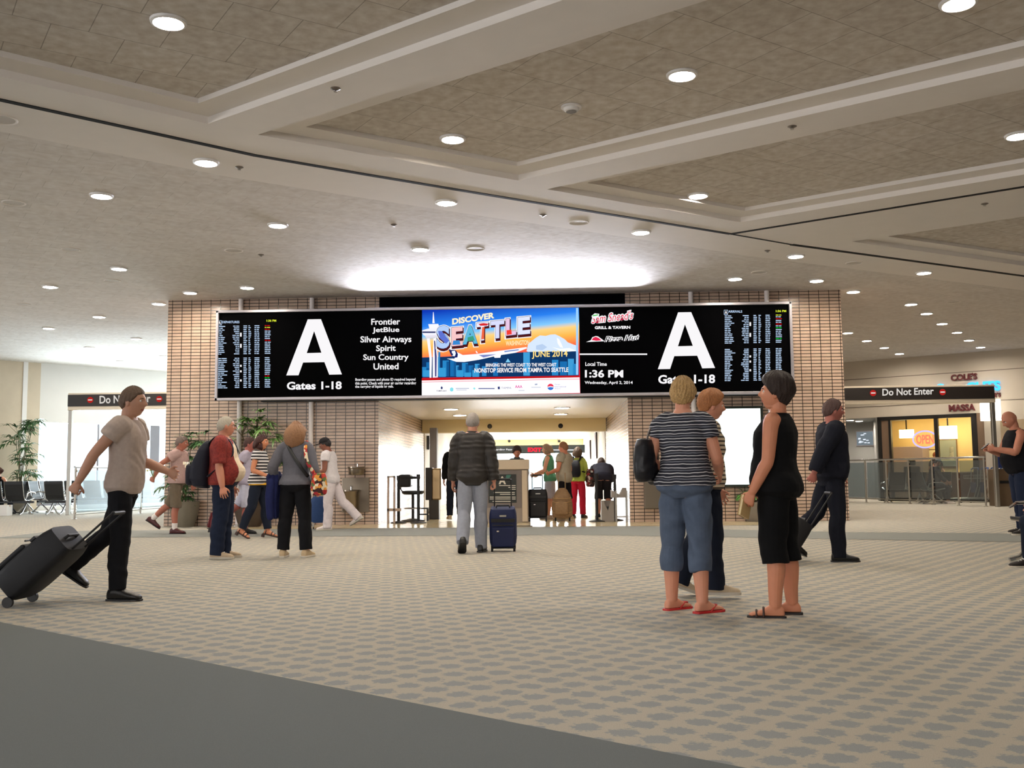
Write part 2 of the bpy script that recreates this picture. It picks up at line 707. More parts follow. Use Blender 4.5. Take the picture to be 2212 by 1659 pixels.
# ------------------------------------------------------------------ brick block with the corridor through it
mb = MB()
mb.box(BX0, CX0, YW, 28.4, 0, ZC)
mb.box(CX1, BX1, YW, 28.4, 0, ZC)
mb.box(CX0, CX1, YW, YW + 1.2, CORR_H + 0.04, ZC)
struct(mb.build('wall_block', M_BRICK))
mb = MB()
mb.box(BX0 + 0.1, CX0 + 0.02, 28.4, 47, 0, ZC)
mb.box(CX1 - 0.02, BX1 - 0.1, 28.4, 47, 0, ZC)
struct(mb.build('wall_corridor', M_WHITEWALL))
M_BEAM = mat('cream_beam', (214, 196, 150), 0.6)
mb = MB()
mb.box(CX0, CX1, YW + 0.02, 46, CORR_H, CORR_H + 0.04)
struct(mb.build('ceiling', M_WHITE))
mb = MB()
mb.box(CX0 + 0.02, CX1 - 0.02, 27.8, 28.3, 2.19, CORR_H)
struct(mb.build('trim_9', M_BEAM))
mb = MB()
mb.box(CX0 + 0.02, CX1 - 0.02, 44.4, 44.7, 2.24, CORR_H)
struct(mb.build('trim_10', M_BEAM))
# dark recess panel between board and ceiling
a, b = yp(820, 632, YW), yp(1350, 660, YW)
mb = MB()
mb.box(a.x, b.x, YW - 0.04, YW + 0.02, 4.45, ZC - 0.01)
struct(mb.build('trim_11', mat('black_recess', (3, 4, 6), 0.9, 0, 0.02)))
# corridor end: glazing towards daylight
mb = MB()
for i in range(5):
    x = CX0 + (CX1 - CX0) * i / 4
    mb.box(x - 0.03, x + 0.03, 46.4, 46.5, 0, CORR_H)
mb.box(CX0, CX1, 46.4, 46.5, 1.05, 1.1)
struct(mb.build('window_1', M_ALU))
mb = MB()
mb.box(CX0, CX1, 46.44, 46.46, 0, CORR_H)
struct(mb.build('window_2', M_GLASS))
area('daylight_corridor', (-0.9, 46.2, 1.5), (-0.9, 30, 2.1), 4.8, 2.2, 1300, (0.95, 0.97, 1.0))
# corridor ceiling light panels
M_PANEL = glow('light_panel', (255, 250, 240), 200.0)
for i, (x, y) in enumerate([(-2.2, 23.2), (0.4, 23.2), (-2.2, 25.6), (0.4, 25.6), (-2.2, 30.5), (0.4, 30.5), (-2.2, 34.5), (0.4, 34.5), (-2.2, 39), (0.4, 39)]):
    t = thing('ceiling_light', 'round lamp in the corridor ceiling, %s' % ['over the swivel stool by the brick entry wall', 'over the bags at the entry', 'before the cream beam on the stool side', 'before the cream beam on the bag side', 'behind the cream beam, stool side', 'behind the cream beam, bag side', 'halfway along the passage, stool side', 'halfway along the passage, bag side', 'at the passage end, stool side', 'at the passage end, bag side'][i], 'ceiling light', (x, y, CORR_H - 0.022), 0, 'corridor ceiling lights')
    mb = MB()
    mb.lathe([(0.001, 0.012), (0.16, 0.012), (0.16, 0.02), (0.001, 0.02)], n=24)
    mb.build('diffuser', M_PANEL, t)
    mb = MB()
    mb.lathe([(0.161, 0.02), (0.161, 0.0), (0.19, 0.004), (0.195, 0.02)], n=24)
    mb.build('trim_ring', M_WHITE, t, smooth=True)

# ------------------------------------------------------------------ window side of the hall
WLA, WLB = Vector((-17.14, 30.59)), Vector((-13.26, 34.98))
WRA, WRB = Vector((10.26, 34.6)), Vector((14.88, 31.18))


def on_wall(px, A, B):
    d = zp(px, 1300) - Vector((0, 0, 0))
    X = geometry.intersect_line_line_2d(Vector((0, 0)), Vector((d.x, d.y)).normalized() * 200, A - (B - A) * 20, B + (B - A) * 20)
    return X


class Frame:
    """upright wall frame: u along the wall, out towards the hall, z up"""

    def __init__(s, A, B):
        s.A = A
        s.d = (B - A).normalized()
        s.n = Vector((s.d.y, -s.d.x))
        s.M = Matrix(((s.d.x, -s.n.x, 0, A.x), (s.d.y, -s.n.y, 0, A.y), (0, 0, 1, 0), (0, 0, 0, 1)))
        s.rz = math.atan2(s.d.y, s.d.x)

    def u(s, px):
        return (on_wall(px, s.A, s.A + s.d) - s.A).dot(s.d)

    def ud(s, px, out):
        """the place along a line parallel to the wall, set back behind it"""
        B = s.A + s.n * out
        return (on_wall(px, B, B + s.d) - B).dot(s.d)

    def at(s, u, out=0.0, z=0.0):
        p = s.A + s.d * u + s.n * out
        return Vector((p.x, p.y, z))

    def box(s, mb, u0, u1, o0, o1, z0, z1):
        return mb.box(u0, u1, -o1, -o0, z0, z1, M=s.M)


LWF, RWF = Frame(WLA, WLB), Frame(WRA, WRB)
M_TRAV = mat('travertine', (206, 192, 170), 0.6, 0, 0.4, 0.10, 2.5, 0.05, 30)
WZ0, WZ1 = 0.15, 2.83
u_win = LWF.u(72)
mb = MB()
LWF.box(mb, -26, u_win, -0.3, 0.0, 0, ZC)
struct(mb.build('wall_travertine', M_TRAV))
mb = MB()
LWF.box(mb, LWF.u(33), LWF.u(43), 0.0, 0.03, 0, ZC)
struct(mb.build('trim_12', M_WHITE))
mb = MB()
LWF.box(mb, u_win, 15, -0.3, 0.0, WZ1, ZC)
LWF.box(mb, u_win, 15, -0.3, 0.0, 0, WZ0)
struct(mb.build('wall_window', M_WHITEWALL))
mb = MB()
M_MULL = mat('grey_mullion', (120, 118, 124), 0.5)
LWF.box(mb, LWF.u(318), LWF.u(338), -0.28, -0.05, WZ0, WZ1)
for px in (72, 205):
    LWF.box(mb, LWF.u(px) - 0.02, LWF.u(px) + 0.04, -0.18, -0.12, WZ0, WZ1)
LWF.box(mb, u_win, 15, -0.18, -0.12, WZ0, WZ0 + 0.06)
struct(mb.build('window_3', M_MULL))
mb = MB()
LWF.box(mb, u_win, 15, -0.16, -0.145, WZ0, WZ1)
struct(mb.build('window_4', M_GLASS))
p = LWF.at((u_win + 9) / 2, -0.6, 1.6)
q = LWF.at((u_win + 9) / 2, 8, 4.2)
area('daylight_window', p, q, 11, 2.6, 3200, (0.94, 0.97, 1.0))
# the apron outside
flat('floor', [(-90, 10), (-36, 10), (-8, 41.4), (-8, 120), (-90, 120)], -1.0, mat('apron_concrete', (120, 122, 126), 0.9, 0, 0.2, 0.3, 0.8))

# ------------------------------------------------------------------ shop side
FZ = 2.80
us = {k: RWF.u(k) for k in (1817, 1908, 1912, 1920, 1936, 1948, 2040, 2120, 2130, 2146, 2176, 2212)}
mb = MB()
RWF.box(mb, -6, 34, -0.3, 0.0, FZ, ZC)
RWF.box(mb, us[2146], 34, -0.3, 0.0, 0, FZ)
RWF.box(mb, -6, us[1817] - 2.5, -0.3, 0.0, 0, FZ)
struct(mb.build('wall_shop', M_SHOPWALL))
mb = MB()
for z in (4.12, 3.16):
    RWF.box(mb, -6, 30, 0.0, 0.012, z, z + 0.022)
struct(mb.build('trim_13', mat('groove', (120, 110, 100), 0.8)))
M_GREYW = mat('grey_alcove_wall', (150, 150, 148), 0.6, 0, 0.4, 0.05, 2)
mb = MB()
RWF.box(mb, us[1817] - 2.5, us[1908] - 1.1, -3.3, -3.1, 0, FZ)
mb.plate([RWF.at(us[1908] + 0.0, -0.02, 0), RWF.at(us[1908] - 1.15, -3.15, 0), RWF.at(us[1908] - 1.15, -3.15, FZ), RWF.at(us[1908] + 0.0, -0.02, FZ)], RWF.at(0.08, 0, 0) - RWF.at(0, 0, 0))
RWF.box(mb, us[1817] - 2.6, us[1908], -3.3, -0.3, FZ, FZ + 0.1)
RWF.box(mb, us[1817] - 2.6, us[1817] - 2.5, -3.3, -0.1, 0, FZ)
struct(mb.build('wall_alcove', M_GREYW))
mb = MB()
M_CREAM = mat('cream_shop_wall', (232, 206, 150), 0.7, 0, 0.4, 0.05, 3)
RWF.box(mb, us[1908] - 1.2, us[2146] + 1.0, -3.6, -3.4, 0, FZ + 0.4)
RWF.box(mb, us[2146] + 0.9, us[2146] + 1.0, -3.4, -0.3, 0, FZ + 0.4)
RWF.box(mb, us[1908] - 1.2, us[2146] + 1.0, -3.6, -0.3, FZ + 0.3, FZ + 0.4)
mb.plate([RWF.at(us[1908] + 0.12, -0.12, 0), RWF.at(us[1908] - 1.1, -3.45, 0), RWF.at(us[1908] - 1.1, -3.45, FZ + 0.4), RWF.at(us[1908] + 0.12, -0.12, FZ + 0.4)], RWF.at(0.06, 0, 0) - RWF.at(0, 0, 0))
struct(mb.build('wall_salon', M_CREAM))
# shop front: dark posts, head rail, glass
mb = MB()
RWF.box(mb, us[1912], us[2130], -0.12, 0.02, FZ - 0.12, FZ)
for a, b in ((1912, 1920), (1936, 1941), (2036, 2044), (2118, 2130)):
    RWF.box(mb, RWF.u(a), RWF.u(b), -0.14, 0.02, 0, FZ)
RWF.box(mb, us[1912], us[2130], -0.12, 0.0, 0, 0.12)
struct(mb.build('window_5', mat('black_shopfront', (16, 13, 12), 0.4)))
mb = MB()
RWF.box(mb, us[1920], RWF.u(1936), -0.10, -0.02, 0, FZ)
RWF.box(mb, us[2130], us[2146], -0.2, -0.02, 0, FZ)
struct(mb.build('wall_pier', mat('brown_pier', (120, 96, 76), 0.6)))
mb = MB()
RWF.box(mb, RWF.u(1941), us[2130], -0.07, -0.055, 0.1, FZ - 0.1)
struct(mb.build('window_6', M_GLASS))
mb = MB()
RWF.box(mb, RWF.u(2182), RWF.u(2240), -0.02, 0.03, 0, 2.55)
struct(mb.build('door_1', mat('beige_door', (170, 150, 122), 0.6, 0, 0.4, 0.04, 3)))

# ------------------------------------------------------------------ the rest of the hall, behind the camera
mb = MB()
mb.box(-38.2, -38, -16, 12, 0, ZC)
struct(mb.build('wall_left', M_WHITEWALL))
mb = MB()
mb.box(38, 38.2, -16, 48, 0, ZC)
struct(mb.build('wall_right', M_SHOPWALL))
mb = MB()
mb.box(-38, 38, -16.2, -16, 0, ZC)
struct(mb.build('wall_back', M_SHOPWALL))

# ------------------------------------------------------------------ recessed downlights
M_LENS = glow('lamp_glow', (255, 242, 224), 340.0)
dl = thing('downlight', '', 'ceiling light')
mb = MB()
mb.lathe([(0.001, 0.0095), (0.122, 0.0095), (0.122, 0.0115), (0.001, 0.0115)], n=24)
mb.build('lamp_lens', M_LENS, dl)
mb = MB()
mb.lathe([(0.123, 0.012), (0.123, -0.012), (0.128, -0.016), (0.15, -0.008), (0.155, 0.012)], n=24)
mb.build('trim_ring', M_WHITE, dl, smooth=True)
LAMPS = [
    ((364, 45), 1, 'large round downlight in the coffer beside the long black ceiling joint, alone in its coffer'),
    ((978, 298), 1, 'downlight in the corner of the wide middle coffer, before the white smoke detector'),
    ((1473, 160), 1, 'downlight in the middle coffer, beyond the white smoke detector'),
    ((2070, 4), 1, 'downlight cut by the top edge of the photo, in the middle coffer'),
    ((1508, 421), 1, 'downlight in the pointed corner of the coffer next to the two black joints'),
    ((2200, 291), 1, 'downlight cut by the side edge of the photo, in the pointed coffer'),
    ((445, 349), 0, 'downlight just below the long black joint, beside a small sprinkler'),
    ((219, 421), 0, 'downlight in the tiled ceiling over the window seats, biggest of that area'),
    ((964, 436), 0, 'downlight close to the black joint, above the middle of the display board'),
    ((600, 485), 0, 'downlight in the tiled ceiling between the joint and the departures screen'),
    ((1385, 500), 0, 'downlight close under the point where the two black joints meet'),
    ((908, 537), 0, 'pale downlight in the bright ceiling above the airline names'),
    ((257, 579), 0, 'downlight in the tiled ceiling beside two round grilles, window side'),
    ((411, 631), 0, 'downlight over the outer corner of the brick block, departures side'),
    ((534, 620), 0, 'downlight over the departures end of the board, next to the brick block'),
    ((108, 618), 0, 'faint downlight far over the window seats, before the travertine wall'),
    ((343, 655), 0, 'tiny downlight just past the brick corner on the window side'),
    ((214, 683), 0, 'tiny pale downlight over the window seats, first of the far cluster'),
    ((105, 708), 0, 'tiny pale downlight before the travertine wall, far cluster'),
    ((295, 731), 0, 'tiny downlight in the far window-side ceiling, above the Do Not Enter sign'),
    ((193, 750), 0, 'tiny dim downlight in the far window-side ceiling, lowest but two'),
    ((353, 769), 0, 'tiny downlight beside the brick edge, low over the window wall'),
    ((261, 780), 0, 'small bright downlight lowest of the far window-side cluster'),
    ((1588, 601), 0, 'downlight over the arrivals end of the board, before the brick block'),
    ((1719, 552), 0, 'downlight below the thin joint, above the arrivals list'),
    ((1764, 605), 0, 'downlight over the outer brick corner, arrivals side'),
    ((1843, 629), 0, 'downlight just past the outer brick corner, shop side'),
    ((1996, 588), 0, 'downlight alone below the thick joint, shop side'),
    ((1968, 656), 0, 'first and biggest downlight of the diagonal row of six toward the shop fascia'),
    ((2001, 676), 0, 'second downlight of the diagonal row of six toward the shop fascia'),
    ((2035, 698), 0, 'third downlight of the diagonal row of six toward the shop fascia'),
    ((2067, 717), 0, 'fourth downlight of the diagonal row of six toward the shop fascia'),
    ((2093, 734), 0, 'fifth downlight of the diagonal row of six toward the shop fascia'),
    ((2118, 749), 0, 'last and smallest downlight of the diagonal row of six at the shop fascia'),
    ((1831, 718), 0, 'downlight nearest the brick edge in the row of four above the shop side sign'),
    ((1872, 735), 0, 'second downlight from the brick edge in the row of four, shop side'),
    ((1910, 750), 0, 'third downlight from the brick edge in the row of four, shop side'),
    ((1943, 763), 0, 'lowest downlight of the row of four, close to the shop fascia'),
]
for i, (p, cf, lab) in enumerate(LAMPS):
    z = ZP if cf else ZC
    w = zp(*p, z)
    loc = (w.x, w.y, z - 0.014)
    if i == 0:
        dl.location = loc
        dl['label'] = lab
        dl['group'] = 'recessed ceiling downlights'
    else:
        dup(dl, loc, label=lab)

# smoke detector, speaker grilles, sprinklers
t = thing('smoke_detector', 'round white smoke detector under the middle ceiling coffer', 'smoke detector', zp(1234, 230, ZP) - Vector((0, 0, 0.002)))
mb = MB()
mb.lathe([(0.001, -0.055), (0.05, -0.055), (0.075, -0.045), (0.085, -0.02), (0.11, -0.015), (0.11, 0.0), (0.001, 0.0)])
mb.build('housing', M_WHITE, t, smooth=True)
mb = MB()
mb.lathe([(0.045, -0.058), (0.055, -0.058), (0.055, -0.05), (0.045, -0.05)])
mb.build('sensor_ring', mat('grey_plastic', (120, 118, 114), 0.5), t)
sp = thing('ceiling_speaker', '', 'ceiling speaker', group='round ceiling grilles')
mb = MB()
mb.lathe([(0.001, -0.004), (0.13, -0.004), (0.13, 0.0), (0.001, 0.0)])
mb.build('grille', mat('speaker_grille', (182, 176, 168), 0.7, 0, 0.3, 0.3, 300), sp)
mb = MB()
mb.lathe([(0.13, -0.004), (0.145, -0.012), (0.155, -0.006), (0.155, 0.0)])
mb.build('rim', M_PLASTER, sp, smooth=True)
SPK = [((4, 258), 'round grille cut by the photo edge, close below the long black joint'),
       ((30, 438), 'round grille on the tiled ceiling at the window side edge of the photo'),
       ((153, 539), 'round grille above the window seats, midway between two downlights'),
       ((505, 541), 'round grey grille above the departures list'),
       ((243, 606), 'round grille next to a downlight on the window side'),
       ((1250, 480), 'round white grille close below the black joint, over the middle of the board'),
       ((1027, 537), 'pale round grille in the brightest ceiling above the board'),
       ((1640, 588), 'round grille beside a downlight over the arrivals end of the board'),
       ((1845, 568), 'round grille between the thick black joint and the brick corner'),
       ((50, 657), 'faint round grille far over the travertine wall'),
       ((2060, 652), 'faint round grille on the shop side beside the row of six lamps')]
for i, (p, lab) in enumerate(SPK):
    w = zp(*p, ZC)
    if i == 0:
        sp.location = w
        sp['label'] = lab
    else:
        dup(sp, w, label=lab)
sk = thing('sprinkler', '', 'sprinkler', group='small ceiling sprinklers')
mb = MB()
mb.lathe([(0.001, -0.018), (0.022, -0.018), (0.05, -0.004), (0.05, 0.0), (0.001, 0.0)], n=16)
mb.build('cover_plate', mat('sprinkler_plate', (120, 112, 104), 0.4, 0.5), sk, smooth=True)
mb = MB()
mb.lathe([(0.001, -0.035), (0.02, -0.035), (0.02, -0.03), (0.006, -0.03), (0.006, -0.017), (0.001, -0.017)], n=12)
mb.build('head', M_STEEL, sk)
for i, (p, lab) in enumerate([((725, 191), 'small sprinkler in the beam between the two upper coffers'),
                              ((1711, 273), 'small sprinkler in the beam between the middle and the pointed coffer'),
                              ((517, 361), 'small sprinkler beside a downlight under the long black joint'),
                              ((851, 485), 'small sprinkler on the bright tiled ceiling above the airline names'),
                              ((1173, 464), 'small sprinkler beside the white grille under the black joint'),
                              ((564, 550), 'small sprinkler beside the grey round grille over the departures list'),
                              ((1658, 541), 'small sprinkler under the thin joint'),
                              ((2127, 440), 'small sprinkler in the plaster beyond the second black joint')]):
    w = zp(*p, ZC)
    if i == 0:
        sk.location = w
        sk['label'] = lab
    else:
        dup(sk, w, label=lab)
# ------------------------------------------------------------------ the display board
YB = 20.12


class Art:
    """flat lit shapes on a screen; each layer lies a little nearer the hall"""

    def __init__(s, Y, toP=None):
        s.Y, s.mb, s.mats = Y, MB(), []
        s.toP = toP or (lambda x, y: (x, y))

    def use(s, m):
        if m not in s.mats:
            s.mats.append(m)
        s.mb.cur = s.mats.index(m)

    def pt(s, x, y, layer):
        px, py = s.toP(x, y)
        w = yp(px, py, s.Y)
        return Vector((w.x, s.Y - 0.0022 * layer, w.z))

    def poly(s, pts, m, layer=1):
        s.use(m)
        P = [s.pt(x, y, layer) for x, y in pts]
        n = len(P)
        if n > 4:
            tri = geometry.tessellate_polygon([[Vector((p.x, p.z, 0)) for p in P]])
            s.mb.add(P, [tuple(t) for t in tri])
        else:
            s.mb.add(P, [tuple(range(n))])

    def rect(s, x0, y0, x1, y1, m, layer=1):
        s.poly([(x0, y1), (x1, y1), (x1, y0), (x0, y0)], m, layer)

    def text(s, t, x0, y0, x1, y1, m, layer=1, bold=0.02, rise=0.0, shear=0.0, space=1.0, arch=0.0):
        """ink fills the box; rise lifts the far end of the line"""
        s.use(m)
        vs, fs, w, h = text_shape(t, bold, 0, shear, space)
        P = []
        for v in vs:
            u, q = v.x / w, v.y / h
            yy0 = y1 - rise * u
            P.append(s.pt(x0 + (x1 - x0) * u, yy0 - (y1 - y0) * q - arch * math.sin(PI * u), layer))
        s.mb.add(P, fs)

    def build(s, name, parent):
        return s.mb.build(name, s.mats, parent)


W_ = glow('screen_white', (250, 248, 250), 1.0)
WB = glow('screen_bluewhite', (196, 220, 250), 0.95)
RED, GRN, YEL = glow('screen_red', (200, 20, 24), 1.0), glow('screen_green', (20, 200, 60), 1.0), glow('screen_yellow', (226, 240, 60), 1.0)
board = thing('display_board', 'long silver framed airport display board with departures, arrivals and a colourful travel advert', 'display board')
fr = MB()
tl, tr, bl, br = yp(467, 673, YB), yp(1712, 650, YB), yp(466, 866, YB), yp(1713, 850, YB)
bx0, bx1, bz0, bz1 = (tl.x + bl.x) / 2, (tr.x + br.x) / 2, (bl.z + br.z) / 2, (tl.z + tr.z) / 2
fw_ = 0.055
for q in ((bx0, bx1, bz1 - fw_, bz1), (bx0, bx1, bz0, bz0 + fw_), (bx0, bx0 + fw_, bz0, bz1), (bx1 - fw_, bx1, bz0, bz1)):
    fr.box(q[0], q[1], YB - 0.05, YB + 0.14, q[2], q[3])
fr.build('frame', M_ALU, board, bevel=0.006)
mb = MB()
mb.box(bx0 + 0.9, bx1 - 0.7, YB + 0.14, YW - 0.12, bz0 - 0.02, bz1 - 0.1)
mb.build('housing', M_DARK, board)
ax0, ax1 = yp(912, 760, YB).x, yp(1252, 760, YB).x
M_SCR = mat('screen_black', (2, 2, 3), 0.8, 0, 0.02)
mb = MB()
mb.box(bx0 + fw_, ax0, YB, YB + 0.12, bz0 + fw_, bz1 - fw_)
scrL = mb.build('departures_screen', M_SCR, board)
scrL['label'] = 'black screen with departures list and large white A'
mb = MB()
mb.box(ax1, bx1 - fw_, YB, YB + 0.12, bz0 + fw_, bz1 - fw_)
scrR = mb.build('arrivals_screen', M_SCR, board)
scrR['label'] = 'black screen with arrivals list, clock and large white A'
# the A and its gates
z1 = lambda x, y: (440 + x / 4.6083, 620 + y / 4.6083)
z3 = lambda x, y: (1240 + x / 4.6083, 620 + y / 4.6083)


def bigA(a, q, o=0):
    a.poly([q[0], q[1], q[2], q[3], q[4], q[5], q[6], q[7]], W_, 1)
    a.poly([q[8], q[9], q[10]], M_SCR, 2)


a = Art(YB, z1)
bigA(a, [(822, 880), (1036, 322), (1168, 320), (1376, 870), (1250, 873), (1202, 748), (990, 752), (944, 879), (1026, 658), (1172, 654), (1100, 440)])
a.build('letter_a', scrL)
a = Art(YB, z1)
a.text('Gates 1-18', 828, 944, 1374, 1024, W_, 1, 0.03, 6)
a.build('gate_lettering', scrL)
a = Art(YB, z1)
lines = ['Frontier', 'JetBlue', 'Silver Airways', 'Spirit', 'Sun Country', 'United']
boxes = [(1668, 316, 1956, 378), (1680, 402, 1948, 466), (1560, 490, 2068, 572), (1716, 580, 1912, 658), (1588, 670, 2040, 746), (1690, 760, 1940, 824)]
for t_, b_ in zip(lines, boxes):
    a.text(t_, *b_, W_, 1, 0.02, 4)
a.build('airline_lettering', scrL)
a = Art(YB, z1)
for t_, b_ in zip(['Boarding passes and photo ID required beyond', 'this point. Check with your air carrier regarding', 'the carrying of liquids or gels.'], [(1510, 908, 2108, 942), (1508, 944, 2114, 980), (1508, 978, 1890, 1012)]):
    a.text(t_, *b_, W_, 1, 0.02, 3)


def table(a, title, x, y, cols, rows, hl, clock):
    """the flight list: tiny rows of words in columns"""
    a.rect(x, y - 12, x + 40, y + 36, WB, 1)
    a.rect(x + 4, y - 8, x + 36, y + 32, M_SCR, 2)
    a.text('A', x + 8, y - 4, x + 32, y + 28, W_, 3, 0.03)
    a.text(title, x + 44, y - 8, x + 44 + 20 * len(title) * 0.86, y + 16, WB, 1, 0.02)
    a.text('1:36 PM', *clock, YEL, 1, 0.03)
    for r, yy in enumerate(rows):
        for c, (cx, cw, cj, al) in enumerate(cols):
            wj = rng.uniform(cj, 1.0)
            x0 = cx + (cw * (1 - wj) if al else 0)
            k = hl.get((r, c))
            x1 = x0 + cw * wj
            sl = (x0 - x) * -0.018
            parts_ = [(x0, x1)]
            if cw > 45 and rng.random() < 0.7:
                md = x0 + (x1 - x0) * rng.uniform(0.35, 0.65)
                parts_ = [(x0, md - 3), (md + 3, x1)]
            for u0, u1 in parts_:
                a.poly([(u0, yy + 8.5 + sl), (u1, yy + 8.5 + sl), (u1, yy + sl), (u0, yy + sl)], k or WB, 1)
        if r in (4, 5, 10, 11, 20, 23, 28):
            a.rect(cols[1][0] + cols[1][1] + 8, yy - 6, cols[1][0] + cols[1][1] + 24, yy + 14, W_, 1)


a.build('notice_lettering', scrL)
a = Art(YB, z1)
rowsD = [388 + 18.4 * i for i in range(16)] + [708 + 18.2 * i for i in range(17)]
table(a, 'DEPARTURES', 140, 345, [(132, 106, 0.4, 0), (286, 68, 0.5, 1), (396, 38, 0.7, 0), (446, 28, 0.5, 0), (506, 50, 0.85, 0), (608, 60, 0.75, 0)], rowsD, {(0, 5): RED, (1, 5): YEL, (2, 5): RED, (8, 5): RED, (26, 5): RED, (27, 5): GRN}, (626, 324, 722, 346))
a.build('flight_lettering', scrL)['kind'] = 'stuff'
a = Art(YB, z3)
bigA(a, [(834, 818), (1036, 252), (1166, 250), (1404, 806), (1276, 810), (1226, 684), (998, 688), (956, 816), (1034, 590), (1182, 586), (1104, 372)])
a.build('letter_a', scrR)
a = Art(YB, z3)
a.text('Gates 1-18', 838, 876, 1404, 964, W_, 1, 0.03, 6)
a.build('gate_lettering', scrR)
a = Art(YB, z3)
a.rect(56, 662, 728, 676, W_, 1)
a.text('Local Time', 112, 748, 326, 786, W_, 1, 0.02)
a.text('1:36 PM', 108, 824, 490, 902, W_, 1, 0.03)
a.text('Wednesday, April 2, 2014', 106, 936, 584, 974, W_, 1, 0.02)
a.build('clock_lettering', scrR)
a = Art(YB, z3)
# the two restaurant marks
PK = glow('screen_pink', (232, 40, 80), 1.0)
a.text("Sam Snead's", 168, 270, 596, 372, W_, 1, 0.10, 46, 0.25)
a.text("Sam Snead's", 176, 280, 588, 364, PK, 2, 0.0, 46, 0.25)
a.poly([(172, 290), (206, 262), (252, 268), (244, 302), (196, 318)], W_, 3)
a.poly([(186, 282), (240, 272), (238, 282), (184, 292)], GRN, 4)
a.text('GRILL & TAVERN', 206, 390, 560, 420, W_, 1, 0.04, 4)
a.poly([(120, 548), (166, 530), (182, 500), (216, 488), (240, 492), (262, 508), (290, 528), (302, 540), (240, 542)], W_, 1)
a.poly([(176, 528), (190, 506), (216, 496), (246, 508), (272, 532), (220, 536)], PK, 2)
a.text('Pizza Hut', 300, 490, 652, 554, W_, 1, 0.09, 22, 0.3)
a.text('Pizza Hut', 306, 496, 646, 550, M_SCR, 2, 0.0, 22, 0.3)
a.build('restaurant_lettering', scrR)
a = Art(YB, z3)
rowsA = [284 + 18.0 * i for i in range(16)] + [618 + 17.2 * i for i in range(19)]
table(a, 'ARRIVALS', 1492, 240, [(1500, 108, 0.4, 0), (1662, 76, 0.5, 1), (1786, 36, 0.7, 0), (1836, 28, 0.5, 0), (1906, 48, 0.85, 0), (2008, 62, 0.8, 0)], rowsA, {(0, 5): YEL, (2, 5): RED, (5, 5): RED, (7, 5): GRN, (13, 5): GRN}, (2008, 228, 2112, 250))
a.build('flight_lettering', scrR)['kind'] = 'stuff'

# the advert
def advert_sky():
    m = bpy.data.materials.new('advert_sky')
    m.use_nodes = True
    nt = m.node_tree
    nt.nodes.clear()
    N, L = nt.nodes.new, nt.links.new
    tc, sx = N('ShaderNodeTexCoord'), N('ShaderNodeSeparateXYZ')
    L(tc.outputs['Object'], sx.inputs[0])
    k = N('ShaderNodeMath')
    k.operation = 'MULTIPLY_ADD'
    L(sx.outputs[0], k.inputs[0])
    k.inputs[1].default_value = -0.085
    L(sx.outputs[2], k.inputs[2])
    mr = N('ShaderNodeMapRange')
    mr.inputs['From Min'].default_value = 3.27
    mr.inputs['From Max'].default_value = 4.55
    L(k.outputs[0], mr.inputs[0])
    r = N('ShaderNodeValToRGB')
    st = [(0.0, (222, 44, 66)), (0.22, (232, 88, 62)), (0.40, (244, 172, 74)), (0.52, (236, 196, 120)), (0.60, (120, 186, 232)), (0.76, (38, 118, 220)), (1.0, (14, 52, 168))]
    el = r.color_ramp.elements
    while len(el) < len(st):
        el.new(0.5)
    for e, (p, c) in zip(el, st):
        e.position = p
        e.color = S(*c)
    L(mr.outputs[0], r.inputs[0])
    e = N('ShaderNodeEmission')
    e.inputs[1].default_value = 1.25
    L(r.outputs[0], e.inputs[0])
    o = N('ShaderNodeOutputMaterial')
    L(e.outputs[0], o.inputs[0])
    return m


mb = MB()
mb.box(ax0, ax1, YB, YB + 0.12, bz0 + fw_ * 0.6, bz1 - fw_)
scrC = mb.build('advert_screen', advert_sky(), board)
scrC['label'] = 'bright screen with travel advert of city, tower and mountain'
z2 = lambda x, y: (890 + x / 5.8211, 640 + y / 5.8211)
a = Art(YB, z2)
G = lambda *c: glow('advert_ink', c, 1.15)
# mountain
a.poly([(1440, 690), (1460, 600), (1560, 520), (1610, 492), (1680, 498), (1740, 482), (1800, 478), (1850, 500), (1920, 540), (1960, 580), (2040, 610), (2090, 625), (2092, 720), (1500, 720)], G(206, 222, 240), 1)
a.poly([(1820, 520), (1850, 540), (1880, 600), (1900, 650), (1860, 640), (1830, 590)], G(240, 246, 252), 2)
a.poly([(1560, 620), (1640, 600), (1700, 640), (1640, 680), (1560, 670)], G(176, 198, 228), 2)
a.poly([(1760, 640), (1860, 660), (1980, 650), (2080, 690), (1900, 700)], G(236, 242, 250), 2)
# water and city
a.poly([(128, 770), (420, 760), (1480, 700), (2094, 690), (2100, 1002), (128, 1026)], G(14, 52, 98), 2)
sky_ = [(128, 890, 90), (180, 830, 60), (330, 700, 26), (385, 808, 80), (480, 800, 76), (540, 870, 50), (628, 838, 76), (710, 870, 64), (790, 850, 60), (880, 880, 56), (1020, 830, 60), (1400, 706, 82), (1760, 800, 80), (1860, 820, 90), (1960, 786, 76), (2020, 850, 70)]
for i, (bx, by, bw) in enumerate(sky_):
    a.rect(bx, by, bx + bw, 1012 - 0.01 * bx, G(*[(38, 128, 190), (24, 104, 168), (60, 150, 206)][i % 3]), 3)
    if i < 9:
        a.rect(bx + bw * 0.6, by + 12, bx + bw, 1012 - 0.01 * bx, G(18, 84, 142), 4)
for bx, by in ((140, 930), (340, 900), (560, 930), (660, 960), (760, 930)):
    a.rect(bx, by, bx + 84, 1014, G(52, 148, 204), 5)
a.poly([(1176, 830), (1206, 782), (1240, 830)], G(120, 196, 232), 4)
